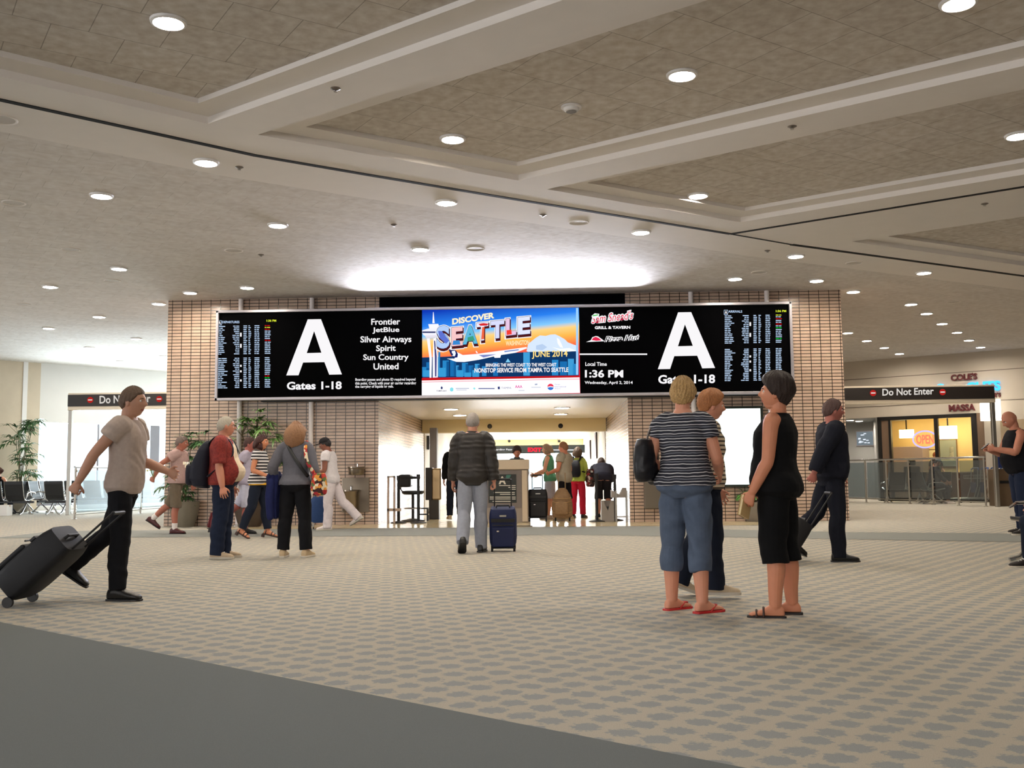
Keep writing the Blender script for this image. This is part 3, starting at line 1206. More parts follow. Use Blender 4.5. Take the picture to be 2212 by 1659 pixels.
# tower
a.poly([(258, 340), (266, 200), (272, 200), (286, 340)], G(240, 236, 246), 6)
a.poly([(206, 352), (330, 348), (340, 372), (320, 392), (330, 408), (220, 410), (212, 380)], G(236, 236, 246), 6)
a.poly([(128, 430), (200, 408), (320, 404), (330, 440), (310, 490), (150, 494), (132, 470)], G(232, 232, 244), 6)
a.rect(132, 444, 300, 462, G(30, 40, 90), 7)
a.poly([(160, 494), (310, 488), (300, 520), (180, 524)], G(220, 214, 226), 6)
a.poly([(186, 530), (224, 528), (252, 780), (246, 1024), (222, 1026), (220, 780)], G(238, 238, 246), 6)
a.poly([(270, 528), (300, 526), (326, 760), (326, 1020), (262, 1024), (262, 760)], G(238, 238, 246), 6)
a.poly([(278, 560), (292, 560), (312, 760), (308, 1010), (290, 1010), (288, 760)], G(60, 60, 120), 7)
# plane
a.poly([(440, 640), (500, 640), (560, 700), (640, 740), (820, 726), (1440, 640), (1446, 656), (1300, 712), (1120, 740), (1110, 774), (1040, 776), (1030, 758), (840, 800), (660, 828), (560, 826), (500, 806), (540, 780), (500, 720)], G(240, 242, 250), 8)
a.poly([(462, 672), (512, 660), (560, 690), (578, 730), (572, 770), (520, 776), (486, 730)], G(24, 32, 92), 9)
a.poly([(500, 690), (540, 684), (552, 720), (540, 756), (506, 752), (520, 730), (504, 716)], G(230, 236, 248), 10)
a.poly([(800, 690), (812, 690), (830, 716), (812, 718)], G(240, 242, 250), 8)
a.poly([(840, 740), (1060, 730), (980, 752), (900, 772)], G(120, 130, 190), 9)
a.poly([(440, 786), (520, 784), (560, 806), (500, 804)], G(240, 242, 250), 9)
a.poly([(1160, 690), (1340, 668), (1345, 680), (1165, 704)], G(90, 120, 190), 9)
# words
a.text('DISCOVER', 506, 282, 1036, 360, G(246, 232, 196), 8, 0.045, 82)
big = [('S', 310, 372, 476, 660, 0), ('E', 500, 398, 640, 632, 14), ('A', 640, 376, 826, 610, 14), ('T', 816, 340, 960, 566, 16), ('T', 990, 318, 1160, 540, 18), ('L', 1180, 286, 1310, 500, 16), ('E', 1330, 270, 1486, 488, 16)]
cols_ = [(170, 196, 236), (236, 190, 190), (90, 176, 210), (226, 226, 246), (206, 210, 240), (222, 190, 220), (214, 220, 244)]
for (ch, x0, y0, x1, y1, rs), c in zip(big, cols_):
    a.text(ch, x0 - 16, y0 - 14, x1 + 16, y1 + 46, W_, 11, 0.09, rs)
    a.text(ch, x0 + 2, y0 + 12, x1 + 14, y1 + 34, G(74, 20, 22), 12, 0.07, rs)
    a.text(ch, x0 - 4, y0 - 4, x1 + 4, y1 + 6, G(26, 30, 70), 13, 0.06, rs)
    a.text(ch, x0, y0, x1, y1, G(*c), 14, 0.045, rs)
a.poly([(520, 560), (600, 556), (610, 610), (510, 614)], G(54, 130, 200), 15)
a.poly([(700, 520), (770, 500), (790, 560), (700, 570)], G(60, 150, 120), 15)
a.poly([(836, 352), (900, 340), (968, 350), (940, 372), (860, 374)], G(206, 40, 44), 15)
a.poly([(884, 390), (912, 388), (908, 540), (872, 546)], G(230, 96, 60), 15)
a.poly([(1190, 430), (1250, 424), (1256, 480), (1192, 490)], G(232, 60, 50), 15)
a.poly([(330, 440), (376, 440), (470, 560), (430, 600), (350, 530)], G(90, 110, 200), 15)
a.text('WASHINGTON', 1180, 566, 1476, 626, G(250, 226, 180), 16, 0.02, 14)
a.text('JUNE 2014', 1508, 690, 1956, 792, G(250, 216, 130), 16, 0.02, 8)
a.text('BRINGING THE WEST COAST TO THE WEST COAST', 928, 846, 1816, 890, W_, 16, 0.03, 6)
a.text('NONSTOP SERVICE FROM TAMPA TO SEATTLE', 786, 906, 1966, 964, W_, 16, 0.03, 10)
# footer
a.poly([(126, 1062), (2106, 1020), (2106, 998), (126, 1032)], RED, 17)
a.poly([(126, 1254), (2112, 1216), (2106, 1022), (126, 1060)], G(248, 246, 250), 16)
a.poly([(126, 1084), (2106, 1046), (2106, 1040), (126, 1078)], G(226, 90, 110), 17)
GY = G(150, 160, 186)
a.text('TAMPA BAY', 308, 1184, 440, 1200, G(60, 60, 90), 17, 0.02)
a.poly([(362, 1150), (376, 1132), (390, 1150), (384, 1170), (368, 1170)], G(50, 60, 110), 17)
a.poly([(480, 1160), (500, 1146), (522, 1158), (522, 1190), (500, 1202), (480, 1190)], G(130, 214, 226), 17)
a.rect(552, 1156, 720, 1164, GY, 17)
a.rect(560, 1176, 690, 1182, GY, 17)
a.poly([(768, 1156), (786, 1148), (802, 1160), (786, 1180)], G(140, 220, 226), 17)
a.rect(836, 1156, 1040, 1168, G(90, 100, 150), 17)
a.poly([(1078, 1140), (1104, 1136), (1106, 1170), (1082, 1172)], G(40, 50, 110), 17)
a.text('TAMPA', 1124, 1142, 1250, 1166, G(110, 120, 150), 17, 0.0)
a.text('AAA', 1296, 1120, 1388, 1156, G(216, 60, 150), 17, 0.02)
a.rect(1340, 1184, 1416, 1190, GY, 17)
a.poly([(1544, 1104), (1576, 1100), (1578, 1116), (1546, 1120)], GY, 17)
a.rect(1500, 1144, 1620, 1150, GY, 17)
circ = [(1742 + 40 * math.cos(t), 1142 + 40 * math.sin(t)) for t in [2 * PI * i / 20 for i in range(20)]]
a.poly(circ[10:] + circ[:1], G(222, 50, 80), 17)
a.poly(circ[0:11], G(50, 110, 200), 17)
a.poly([(1704, 1140), (1740, 1132), (1780, 1138), (1780, 1150), (1740, 1144), (1706, 1152)], W_, 18)
for q_, t_ in enumerate(('Tampa', 'International', 'Airport')):
    a.text(t_, 1792, 1104 + 26 * q_, 1792 + (70, 144, 76)[q_], 1120 + 26 * q_, G(70, 90, 160), 17, 0.0)
a.rect(2062, 150, 2090, 990, G(150, 200, 240), 18)
a.build('artwork', scrC)
# added lamp at the top edge, stands in for the advert's glow on the ceiling
area('advert_glow_fill', (-0.9, YB + 0.03, bz1 + 0.06), (-0.9, YB - 2.2, ZC + 0.0), 5.5, 0.12, 250, (0.86, 0.88, 1.0), math.radians(75))

# posts that carry the board
post = thing('support_post', '', 'post')
mb = MB()
mb.cyl((0, 0, 0.02), (0, 0, ZC - 0.01), 0.05)
mb.build('pole', mat('white_metal', (244, 236, 234), 0.5), post, smooth=True)
mb = MB()
mb.lathe([(0.001, 0.0), (0.11, 0.0), (0.11, 0.015), (0.06, 0.03), (0.001, 0.03)])
mb.build('base_plate', M_STEEL, post, smooth=True)
for i, (px, lab) in enumerate([(517, 'slim white post behind the departures end of the board, next to a palm'), (672, 'slim white post under the large A, behind the woman with the printed bag'), (1499, 'slim white post behind the board under the arrivals side A'), (1665, 'slim white post behind the arrivals list end of the board')]):
    w = yp(px, 900, YW - 0.07)
    if i == 0:
        post.location = (w.x, YW - 0.07, 0.0)
        post['label'] = lab
        post['group'] = 'posts behind the board'
    else:
        dup(post, (w.x, YW - 0.07, 0.0), label=lab)

# ------------------------------------------------------------------ Do Not Enter gantries
YG = 27.4
M_SIGN = mat('dark_sign_face', (36, 30, 28), 0.4)
M_SIGNFR = mat('cream_metal', (222, 210, 190), 0.4, 0.2)
M_SIGNW = glow('sign_white', (236, 230, 222), 0.85)
M_SIGNR = glow('sign_red', (196, 40, 36), 0.8)


def gantry(lab, xw, xp, rect, txt, sym):
    """beam from the block to a post with a sign; rect, txt, sym in photo points"""
    t = thing('sign_gantry', lab, 'sign', (0, 0, 0))
    A, B = yp(rect[0], rect[3], YG), yp(rect[2], rect[1], YG)
    x0, x1, z0, z1_ = min(A.x, B.x), max(A.x, B.x), A.z, B.z
    zz0, zz1 = yp((rect[0] + rect[2]) / 2, rect[3], YG).z, yp((rect[0] + rect[2]) / 2, rect[1], YG).z
    mb = MB()
    mb.box(min(xw, xp) - 0.06, max(xw, xp) + 0.06, YG + 0.02, YG + 0.2, zz0 - 0.13, zz0 - 0.02)
    mb.box(min(xw, xp) - 0.06, max(xw, xp) + 0.06, YG + 0.02, YG + 0.2, zz1 + 0.02, zz1 + 0.07)
    mb.build('beam', M_SIGNFR, t, bevel=0.006)
    mb = MB()
    mb.box(xp - 0.05, xp + 0.05, YG + 0.04, YG + 0.16, 0, zz0 - 0.13)
    mb.build('post', M_STEEL, t, bevel=0.01)
    mb = MB()
    mb.box(x0, x1, YG, YG + 0.16, zz0 - 0.02, zz1 + 0.02)
    pn = mb.build('sign_panel', M_SIGN, t)
    a = Art(YG)
    a.text('Do Not Enter', *txt, M_SIGNW, 1, 0.02, 3)
    a.build('lettering', pn)
    for (sx, sy) in sym:
        c = yp(sx, sy, YG)
        mb = MB()
        mb.lathe([(0.001, 0.0), (0.085, 0.0), (0.085, 0.008), (0.001, 0.008)], M=Matrix.Translation((c.x, YG, c.z)) @ Matrix.Rotation(PI / 2, 4, 'X'))
        mb.cur = 1
        mb.box(c.x - 0.06, c.x + 0.06, YG - 0.012, YG - 0.004, c.z - 0.016, c.z + 0.016)
        mb.build('no_entry_symbol', [M_SIGNR, M_SIGNW], pn)
    return t


xl = yp(148, 950, YG).x
gantry('dark overhead sign reading Do Not Enter beside the bright window, on a slim post', BX0 + 0.06, xl, (146, 853, 376, 875), (215, 855, 325, 872), ((195, 864), (344, 862)))
xr = yp(2151, 950, YG).x
gantry('dark overhead sign reading Do Not Enter before the shop fascia, on a slim post', BX1 - 0.06, xr, (1818, 838, 2148, 861), (1906, 840, 2017, 855), ((1886, 849), (2036, 847)))
mb = MB()

# ------------------------------------------------------------------ railings with glass
def railing(lab, A, B, n, h, grp=None):
    A, B = Vector(A), Vector(B)
    t = thing('glass_railing', lab, 'railing', (A.x, A.y, 0), math.atan2(B.y - A.y, B.x - A.x), grp)
    Lg = (B - A).length
    for i in range(n):
        x = Lg * i / (n - 1)
        mb = MB()
        mb.cyl((x, 0, 0.0), (x, 0, h - 0.03), 0.026, n=12)
        mb.lathe([(0.001, 0), (0.06, 0), (0.06, 0.012), (0.03, 0.02), (0.001, 0.02)], (x, 0, 0), 14)
        for z in (0.16, h * 0.55, h - 0.1):
            mb.ball((x, -0.03, z), 0.03, 0.02, 0.03, 8, 6)
        mb.build('post', M_STEEL, t, smooth=True)
    mb = MB()
    mb.cyl((-0.05, 0, h), (Lg + 0.05, 0, h), 0.028, n=12)
    mb.build('handrail', M_CHROME, t, smooth=True)
    mb = MB()
    mb.cyl((0, 0, 0.12), (Lg, 0, 0.12), 0.018, n=10)
    mb.build('bottom_rail', M_STEEL, t, smooth=True)
    for i in range(n - 1):
        x0, x1 = Lg * i / (n - 1) + 0.05, Lg * (i + 1) / (n - 1) - 0.05
        mb = MB()
        mb.box(x0, x1, -0.035, -0.025, 0.16, h - 0.08)
        mb.build('glass_pane', M_RAILGLASS, t)
    return t


railing('steel railing with glass panes before the window seats', (-11.75, 24.6, 0), (-11.2, 33.4, 0), 6, 1.3)
railing('steel railing with glass panes before the shop and luggage carts', (12.05, 27.9, 0), (9.9, 33.4, 0), 7, 1.35)

# ------------------------------------------------------------------ airport seats
def bench(lab, loc, rz, n, grp='black tandem airport seats', src=None):
    t = thing('airport_bench', lab, 'bench', loc, rz, grp)
    w = 0.62
    mb = MB()
    mb.box(-0.1, n * w + 0.1, -0.03, 0.03, 0.33, 0.39)
    mb.build('beam', M_BLACK, t, bevel=0.008)
    for x in (0.12, n * w - 0.12):
        mb = MB()
        mb.tube([(x, -0.36, 0.02), (x, -0.25, 0.05), (x, 0, 0.3), (x, 0.22, 0.06), (x, 0.36, 0.02)], 0.024, 8)
        mb.build('leg', M_CHROME, t, smooth=True)
    for i in range(n):
        x0, x1 = i * w + 0.05, (i + 1) * w - 0.05
        prof = [(-0.30, 0.46), (-0.2, 0.44), (0.0, 0.40), (0.16, 0.405), (0.22, 0.44)]
        prb = [(0.22, 0.45), (0.27, 0.55), (0.31, 0.7), (0.35, 0.86), (0.36, 0.95)]
        for nm, pr in (('seat', prof), ('backrest', prb)):
            mb = MB()
            R = [[(x, y, z) for x in (x0, x1)] + [(x, y + (0.03 if nm == 'backrest' else 0), z + (0.0 if nm == 'backrest' else 0.03)) for x in (x1, x0)] for y, z in pr]
            mb.rings(R)
            sp_ = mb.build(nm, M_BLACKFAB, t, bevel=0.006)
            mb = MB()
            for x in (x0, x1):
                mb = MB()
                mb.tube([(x, y + 0.012, z) for y, z in pr], 0.016, 8)
                mb.build('side_rail', M_CHROME, sp_, smooth=True)
    for i in range(n + 1):
        x = i * w
        mb = MB()
        mb.tube([(x, 0.24, 0.44), (x, 0.2, 0.6), (x, 0.05, 0.64), (x, -0.2, 0.63), (x, -0.28, 0.58)], [0.014, 0.016, 0.02, 0.02, 0.012], 8)
        mb.build('armrest', M_CHROME, t, smooth=True)
    return t


def gp(px, Y):
    return Vector((yp(px, 1200, Y).x, Y, 0))


bench('black tandem seat seen from behind, before the tall palm, a person on it', (gp(62, 27.9).x, 27.9, 0), PI, 2)
bench('black tandem seat seen from behind, beside the sign post', (gp(148, 27.9).x, 27.9, 0), PI, 1)
bench('black seat pair seen side-on, facing the tall palm', (gp(82, 29.6).x - 0.28, 29.5, 0), PI / 2 + PI, 2)
bench('black seat pair seen side-on, backing onto the pair that faces the palm', (gp(82, 29.6).x + 0.5, 28.6, 0), PI / 2, 2)
bench('row of black seats along the window behind the railing posts', (gp(268, 31.4).x, 31.4, 0), PI, 3)
bench('second row of black seats along the window, next to the brick block', (gp(374, 33.2).x, 33.2, 0), PI, 3)
bench('row of black seats seen through the shop side railing', (gp(2002, 32.0).x, 32.0, 0), PI, 2)
bench('single black seat with a capped person behind the shop side railing', (gp(2003, 30.3).x + 0.35, 30.3, 0), PI / 2, 1)
bench('single black seat beside the luggage carts behind the railing', (gp(2062, 31.6).x, 31.8, 0), PI, 1)
bench('chrome legged black seat cut off by the photo edge', (gp(2186, 10.4).x + 0.70, 11.33, 0), -PI / 2, 2)

# ------------------------------------------------------------------ palms and planters
def blade(mb, base, d, up_, L_, w_, droop):
    base, d = Vector(base), Vector(d).normalized()
    s = d.cross(Vector(up_))
    if s.length < 0.05:
        s = Vector((1, 0, 0))
    s.normalize()
    R = []
    for k, (u, ww) in enumerate(((0, 0.35), (0.3, 1.0), (0.7, 0.7), (1.0, 0.06))):
        p = base + d * L_ * u + Vector((0, 0, -droop * L_ * u * u))
        R += [p - s * w_ * ww, p + s * w_ * ww]
    mb.add(R, [(0, 1, 3, 2), (2, 3, 5, 4), (4, 5, 7, 6)])


def palm(loc, lab, clumps, pot, leafcol=(70, 112, 58), seed=1, at_wall=False, n_bl=8, bl=0.26, potcol=(118, 112, 98)):
    """clumps: list of (dx, dy, z, spread) of leaf fans on stems; pot = (radius, height)"""
    rg = random.Random(seed)
    t = thing('potted_palm', lab, 'potted plant', loc)
    st, fo = MB(), MB()
    for (dx, dy, z, sp_, nf) in clumps:
        x0, y0 = rg.uniform(-0.4, 0.4) * pot[0], rg.uniform(-0.4, 0.4) * pot[0]
        st.tube([(x0, y0, pot[1] * 0.8), (x0 + dx * 0.4, y0 + dy * 0.4, z * 0.6), (dx, dy, z)], [0.014, 0.012, 0.008], 6)
        for k in range(nf):
            az = rg.uniform(PI * 0.95, PI * 2.05) if at_wall else rg.uniform(0, 2 * PI)
            el = rg.uniform(-0.3, 0.9)
            dd = Vector((math.cos(az) * math.cos(el), math.sin(az) * math.cos(el), math.sin(el)))
            c = Vector((dx, dy, z)) + dd * sp_ * rg.uniform(0.4, 1.0)
            st.tube([(dx, dy, z - 0.1), tuple(c)], 0.005, 4)
            for b in range(n_bl):
                a2 = az + (b - (n_bl - 1) / 2) * 0.34
                d2 = Vector((math.cos(a2) * math.cos(el * 0.6), math.sin(a2) * math.cos(el * 0.6), math.sin(el * 0.6) + 0.15))
                blade(fo, c, d2, (0, 0, 1), bl * rg.uniform(0.8, 1.2), 0.030, rg.uniform(0.3, 0.8))
    fo.cur = 0
    fo.build('foliage', mat('palm_leaf_%d' % leafcol[1], leafcol, 0.4, 0, 0.5, 0.4, 6), t)
    st.build('stem', mat('palm_stem', (92, 84, 50), 0.7), t, smooth=True)
    r, h = pot
    mb = MB()
    mb.lathe([(0.001, 0.0), (r * 0.62, 0.0), (r * 0.78, h * 0.2), (r * 0.95, h * 0.6), (r, h * 0.93), (r * 1.04, h), (r * 0.93, h), (r * 0.9, h * 0.86), (0.001, h * 0.86)], n=32)
    mb.build('planter_bowl', mat('planter_%d' % potcol[0], potcol, 0.5, 0, 0.4, 0.12, 12), t, smooth=True)
    mb = MB()
    mb.lathe([(0.001, h * 0.86), (r * 0.9, h * 0.86), (r * 0.6, h * 0.9), (0.001, h * 0.92)], n=24)
    mb.build('soil', mat('potting_soil', (52, 40, 30), 0.95, 0, 0.2, 0.3, 50), t)
    return t


w = zp(432, 1133)
palm((w.x, w.y - 0.95, 0), 'leafy palm in a round grey brown bowl behind the man with the backpack', [(0.0, 0, 1.0, 0.35, 9), (0.25, 0, 1.3, 0.3, 8), (-0.2, 0, 0.85, 0.3, 8), (0.1, 0.05, 1.7, 0.3, 7), (-0.1, 0, 0.65, 0.25, 6), (0.4, 0, 1.75, 0.3, 7)], (0.30, 0.52), (66, 104, 60), 3, True)
w = zp(562, 1134)
palm((w.x, w.y - 0.72, 0), 'tall arching palm before the brick wall, behind the strolling couple', [(-0.2, 0, 1.95, 0.3, 9), (0.1, 0, 2.05, 0.35, 10), (0.3, 0, 1.85, 0.3, 9), (-0.35, 0, 1.75, 0.25, 6), (0.35, 0, 1.3, 0.3, 7), (0.0, 0, 1.4, 0.3, 7)], (0.33, 0.52), (96, 132, 66), 5, True, bl=0.3, potcol=(70, 58, 50))
w = gp(40, 30.3)
palm((w.x, w.y, 0), 'very tall dark palm before the travertine wall by the bright window', [(-0.15, 0, 2.5, 0.32, 10), (0.25, 0, 2.6, 0.32, 10), (0.35, 0, 2.75, 0.2, 6), (-0.2, 0, 2.15, 0.3, 8), (0.15, 0, 2.0, 0.25, 7), (0.2, 0, 1.65, 0.35, 10), (-0.05, 0, 1.5, 0.3, 8), (0.25, 0, 1.2, 0.3, 9), (0.1, 0, 0.95, 0.3, 8), (0.25, 0, 0.75, 0.25, 6)], (0.3, 0.45), (58, 104, 56), 8, bl=0.34)
# low bushy plant under the light box
w = zp(1625, 1124)
bushy = palm((w.x, w.y - 0.5, 0), 'low bright green bushy plant in a round grey bowl under the glowing light box', [(-0.2, 0, 0.52, 0.16, 12), (0.0, 0, 0.58, 0.18, 14), (0.2, 0, 0.55, 0.16, 12), (0.0, -0.15, 0.52, 0.15, 10), (-0.1, 0.1, 0.6, 0.15, 10), (0.12, 0.1, 0.6, 0.15, 10)], (0.34, 0.40), (96, 150, 70), 11, True, n_bl=5, bl=0.11, potcol=(126, 118, 108))

# ------------------------------------------------------------------ wall fittings on the brick
t = thing('drinking_fountain', 'pair of round steel drinking fountains on the brick wall near the entry', 'drinking fountain', (0, 0, 0))
M_BRUSH = mat('fountain_steel', (136, 126, 112), 0.3, 0.95)
for nm, (px, z0, z1_, r) in {'high_basin': (770, 1008, 1026, 0.17), 'low_basin': (756, 1058, 1104, 0.155)}.items():
    A, B = yp(px, z0, YW - 0.2), yp(px, z1_, YW - 0.2)
    mb = MB()
    mb.lathe([(0.001, B.z), (r * 0.85, B.z), (r * 0.95, B.z + 0.02), (r * 0.97, A.z - 0.05), (r * 1.08, A.z - 0.03), (r * 1.08, A.z), (r * 0.9, A.z), (r * 0.7, A.z - 0.03), (0.001, A.z - 0.04)], (A.x, YW - 0.2, 0), 32)
    bz = mb.build(nm, M_BRUSH, t, smooth=True)
    mb = MB()
    mb.tube([(A.x, YW - 0.08, A.z - 0.02), (A.x, YW - 0.08, A.z + 0.06), (A.x, YW - 0.14, A.z + 0.07)], 0.01, 8)
    mb.build('spout', M_CHROME, bz, smooth=True)
A, B = yp(740, 1032, YW), yp(798, 1106, YW)
mb = MB()
mb.box(A.x, B.x, YW - 0.06, YW - 0.002, B.z, A.z)
mb.build('back_panel', M_BRUSH, t, bevel=0.005)
t = thing('waste_bin', 'upright steel wall bin with a round black hole beside the bright corridor', 'bin', (0, 0, 0))
A, B = yp(1389, 1006, YW), yp(1428, 1098, YW)
mb = MB()
mb.box(A.x, B.x, YW - 0.2, YW, B.z, A.z)
mb.build('body', M_BRUSH, t, bevel=0.012)
c = yp(1408, 1038, YW - 0.2)
mb = MB()
mb.lathe([(0.001, 0), (0.085, 0), (0.085, 0.006), (0.001, 0.006)], M=Matrix.Translation((c.x, YW - 0.2, c.z)) @ Matrix.Rotation(PI / 2, 4, 'X'))
mb.build('opening', M_BLACK, t)
t = thing('light_box', 'blank glowing white poster light box on the brick wall', 'light box', (0, 0, 0))
A, B = yp(1541, 884, YW), yp(1645, 1046, YW)
mb = MB()
mb.box(A.x, B.x, YW - 0.10, YW - 0.09, B.z, A.z)
mb.build('lit_panel', glow('light_box_white', (244, 255, 250), 1.9), t)
mb = MB()
for q in ((A.x - 0.05, A.x, B.z - 0.05, A.z + 0.05), (B.x, B.x + 0.05, B.z - 0.05, A.z + 0.05), (A.x, B.x, A.z, A.z + 0.05), (A.x, B.x, B.z - 0.05, B.z)):
    mb.box(q[0], q[1], YW - 0.13, YW, q[2], q[3])
mb.build('frame', mat('dark_green_frame', (24, 36, 30), 0.4), t, bevel=0.005)
# ------------------------------------------------------------------ bags and suitcases
def suitcase(lab, loc, rz, tilt, w, h, d, col, handle=0.45, name='suitcase', tagcol=None, grp=None):
    """upright roller case; local +y is its back (handle side), tilt leans it backwards"""
    t = thing(name, lab, 'suitcase', loc, rz, grp)
    M = Matrix.Rotation(-tilt, 4, 'X')
    body = mat('case_%d_%d_%d' % col, col, 0.6, 0, 0.4, 0.12, 60, 0.1, 200)
    dark = mat('case_trim', (14, 14, 18), 0.5)
    mb = MB()
    R = []
    for k in range(9):
        z = 0.07 + (h - 0.07) * k / 8
        e = [0.86, 0.97, 1, 1, 1, 1, 1, 0.97, 0.86][k]
        pts = []
        for q in range(24):
            a = 2 * PI * q / 24
            c, s = math.cos(a), math.sin(a)
            px = math.copysign(abs(c) ** 0.35, c) * w / 2 * (e if e < 1 else 1)
            py = math.copysign(abs(s) ** 0.35, s) * d / 2 * e
            pts.append(M @ Vector((px, py, z)))
        R.append(pts)
    mb.rings(R)
    b = mb.build('body', body, t, smooth=True)
    mb = MB()
    mb.box(-w * 0.40, w * 0.40, -d / 2 - 0.035, -d / 2 + 0.01, h * 0.16, h * 0.62, M=M)
    fp = mb.build('front_pocket', body, t, bevel=0.018)
    mb = MB()
    mb.box(-w * 0.38, w * 0.38, -d / 2 - 0.042, -d / 2 - 0.03, h * 0.655, h * 0.675, M=M)
    mb.build('zip_band', dark, t, bevel=0.003)
    mb = MB()
    mb.box(-w * 0.43, w * 0.43, -d / 2 - 0.012, -d / 2 + 0.01, h * 0.72, h * 0.80, M=M)
    mb.build('top_band', dark, t, bevel=0.003)
    mb = MB()
    mb.box(-w * 0.42, w * 0.42, -d / 2 - 0.02, -d / 2 + 0.01, 0.07, h * 0.14, M=M)
    mb.build('base_guard', dark, t, bevel=0.003)
    mb = MB()
    mb.box(-w * 0.12, w * 0.12, -d / 2 - 0.014, -d / 2 + 0.01, h * 0.85, h * 0.885, M=M)
    mb.build('badge', mat('silver_badge', (190, 188, 180), 0.3, 0.8), t)
    mb = MB()
    mb.box(-w * 0.22, -w * 0.14, -d / 2 - 0.05, -d / 2 - 0.03, h * 0.52, h * 0.55, M=M)
    mb.build('zip_pull', M_CHROME, fp)
    mb = MB()
    mb.tube([M @ Vector(p) for p in ((-0.09, 0, h - 0.01), (-0.08, 0, h + 0.03), (0.08, 0, h + 0.03), (0.09, 0, h - 0.01))], 0.012, 8)
    mb.build('grab_handle', dark, t, smooth=True)
    if handle:
        mb = MB()
        hy = d / 2 - 0.03
        mb.tube([M @ Vector(p) for p in ((-0.11, hy, h - 0.1), (-0.11, hy, h + handle), (0.11, hy, h + handle), (0.11, hy, h - 0.1))], 0.009, 8)
        hd = mb.build('pull_handle', dark, t, smooth=True)
        mb = MB()
        mb.tube([M @ Vector((-0.1, hy, h + handle)), M @ Vector((0.1, hy, h + handle))], 0.017, 10)
        mb.build('grip', dark, hd, smooth=True)
    for sx in (-1, 1):
        mb = MB()
        c = M @ Vector((sx * (w / 2 - 0.03), d / 2 - 0.03, 0.045))
        mb.cyl(c + Vector((-0.014, 0, 0)), c + Vector((0.014, 0, 0)), 0.042, n=18)
        mb.build('wheel', M_BLACK, t, smooth=True)
        mb = MB()
        mb.bar(M @ Vector((sx * (w / 2 - 0.035), -d / 2 + 0.03, 0.0 if tilt == 0 else 0.02)), M @ Vector((sx * (w / 2 - 0.035), -d / 2 + 0.03, 0.1)), 0.03, 0.03)
        mb.build('foot', dark, t)
    # rest the lowest point on the floor
    bpy.context.view_layer.update()
    lo = min((t.matrix_world.inverted() @ c.matrix_world @ v.co).z for c in t.children if c.type == 'MESH' for v in c.data.vertices)
    t.location.z = -lo + 0.001
    return t


# ------------------------------------------------------------------ the entry: desk, scanners, furniture
YD = 20.95
t = thing('podium', 'grey document check podium with a dark gate notice on its front', 'desk')
A, B = yp(1046, 992, YD), yp(1142, 1131, YD)
M_POD = mat('podium_grey', (150, 138, 126), 0.5)
M_PODT = mat('podium_beige', (212, 194, 168), 0.5)
mb = MB()
mb.box(A.x, B.x, YD, YD + 0.55, 0.0, yp(1100, 1014, YD).z)
mb.build('body', M_POD, t, bevel=0.01)
mb = MB()
mb.box(A.x - 0.03, B.x + 0.02, YD - 0.05, YD + 0.6, yp(1100, 1014, YD).z, yp(1100, 993, YD).z)
mb.build('counter_top', M_PODT, t, bevel=0.012)
mb = MB()
mb.box(B.x - 0.13, B.x - 0.02, YD - 0.03, YD, 0.02, yp(1100, 1016, YD).z)
mb.build('corner_post', M_PODT, t, bevel=0.006)
c, d = yp(1055, 1025, YD), yp(1116, 1086, YD)
mb = MB()
mb.box(A.x + 0.05, d.x + 0.1, YD - 0.012, YD, d.z - 0.1, c.z + 0.08)
mb.build('notice_frame', mat('notice_frame', (120, 110, 104), 0.5), t)
mb = MB()
mb.box(c.x, d.x, YD - 0.022, YD - 0.01, d.z, c.z)
nb = mb.build('notice_board', mat('notice_black', (38, 42, 40), 0.5), t)
a = Art(YD - 0.022)
M_NOT = mat('notice_print', (226, 220, 206), 0.6)
a.text('A', 1077, 1029, 1093, 1046, M_NOT, 1, 0.05)
for yy, x0, x1 in ((1048, 1078, 1114), (1052, 1098, 1114), (1056, 1102, 1114), (1063, 1066, 1112), (1067, 1080, 1112), (1073, 1058, 1114), (1077, 1058, 1114), (1082, 1064, 1106)):
    a.rect(x0, yy, x1, yy + 1.6, M_NOT, 1)
a.poly([(1094, 1026), (1104, 1026), (1100, 1034), (1092, 1032)], mat('notice_teal', (60, 116, 104), 0.6), 1)
a.build('lettering', nb)
# floor mat dashes beside the podium
t = thing('floor_grate', 'dark slotted floor grate in the tiles before the podium', 'floor grate', zp(1130, 1136.5, 0.006))
mb = MB()
for k in range(2):
    mb.box(-0.18, 0.18, -0.1 + k * 0.14, -0.03 + k * 0.14, 0.0, 0.006)
mb.build('slats', M_BLACK, t)

# steel bin on the corridor pillar, dark pillar behind it
t = thing('corridor_pillar', 'tall dark grey pillar panel at the brick side of the corridor', 'pillar')
A, B = yp(928, 942, 27.2), yp(944, 1100, 27.2)
mb = MB()
mb.box(A.x, B.x, 27.2, 27.5, 0.006, 2.3)
mb.build('panel', mat('pillar_grey', (88, 82, 80), 0.6), t, bevel=0.01)
t = thing('waste_bin', 'bronze steel bin standing inside the corridor beside the stool', 'bin')
A, B = yp(921, 1012, 22.6), yp(953, 1080, 22.6)
mb = MB()
mb.box(A.x + 0.12, B.x, 22.6, 23.0, B.z, A.z)
mb.build('body', mat('bronze_steel', (172, 146, 108), 0.3, 0.8), t, bevel=0.03)
mb = MB()
mb.box(A.x - 0.02, A.x + 0.13, 22.6, 23.0, B.z, A.z + 0.02)
mb.build('side_panel', mat('bin_side', (40, 34, 32), 0.5), t, bevel=0.01)
mb = MB()
mb.box(A.x + 0.05, B.x - 0.06, 22.66, 22.94, 0.006, B.z)
mb.build('pedestal', mat('bin_foot', (64, 58, 56), 0.5), t)

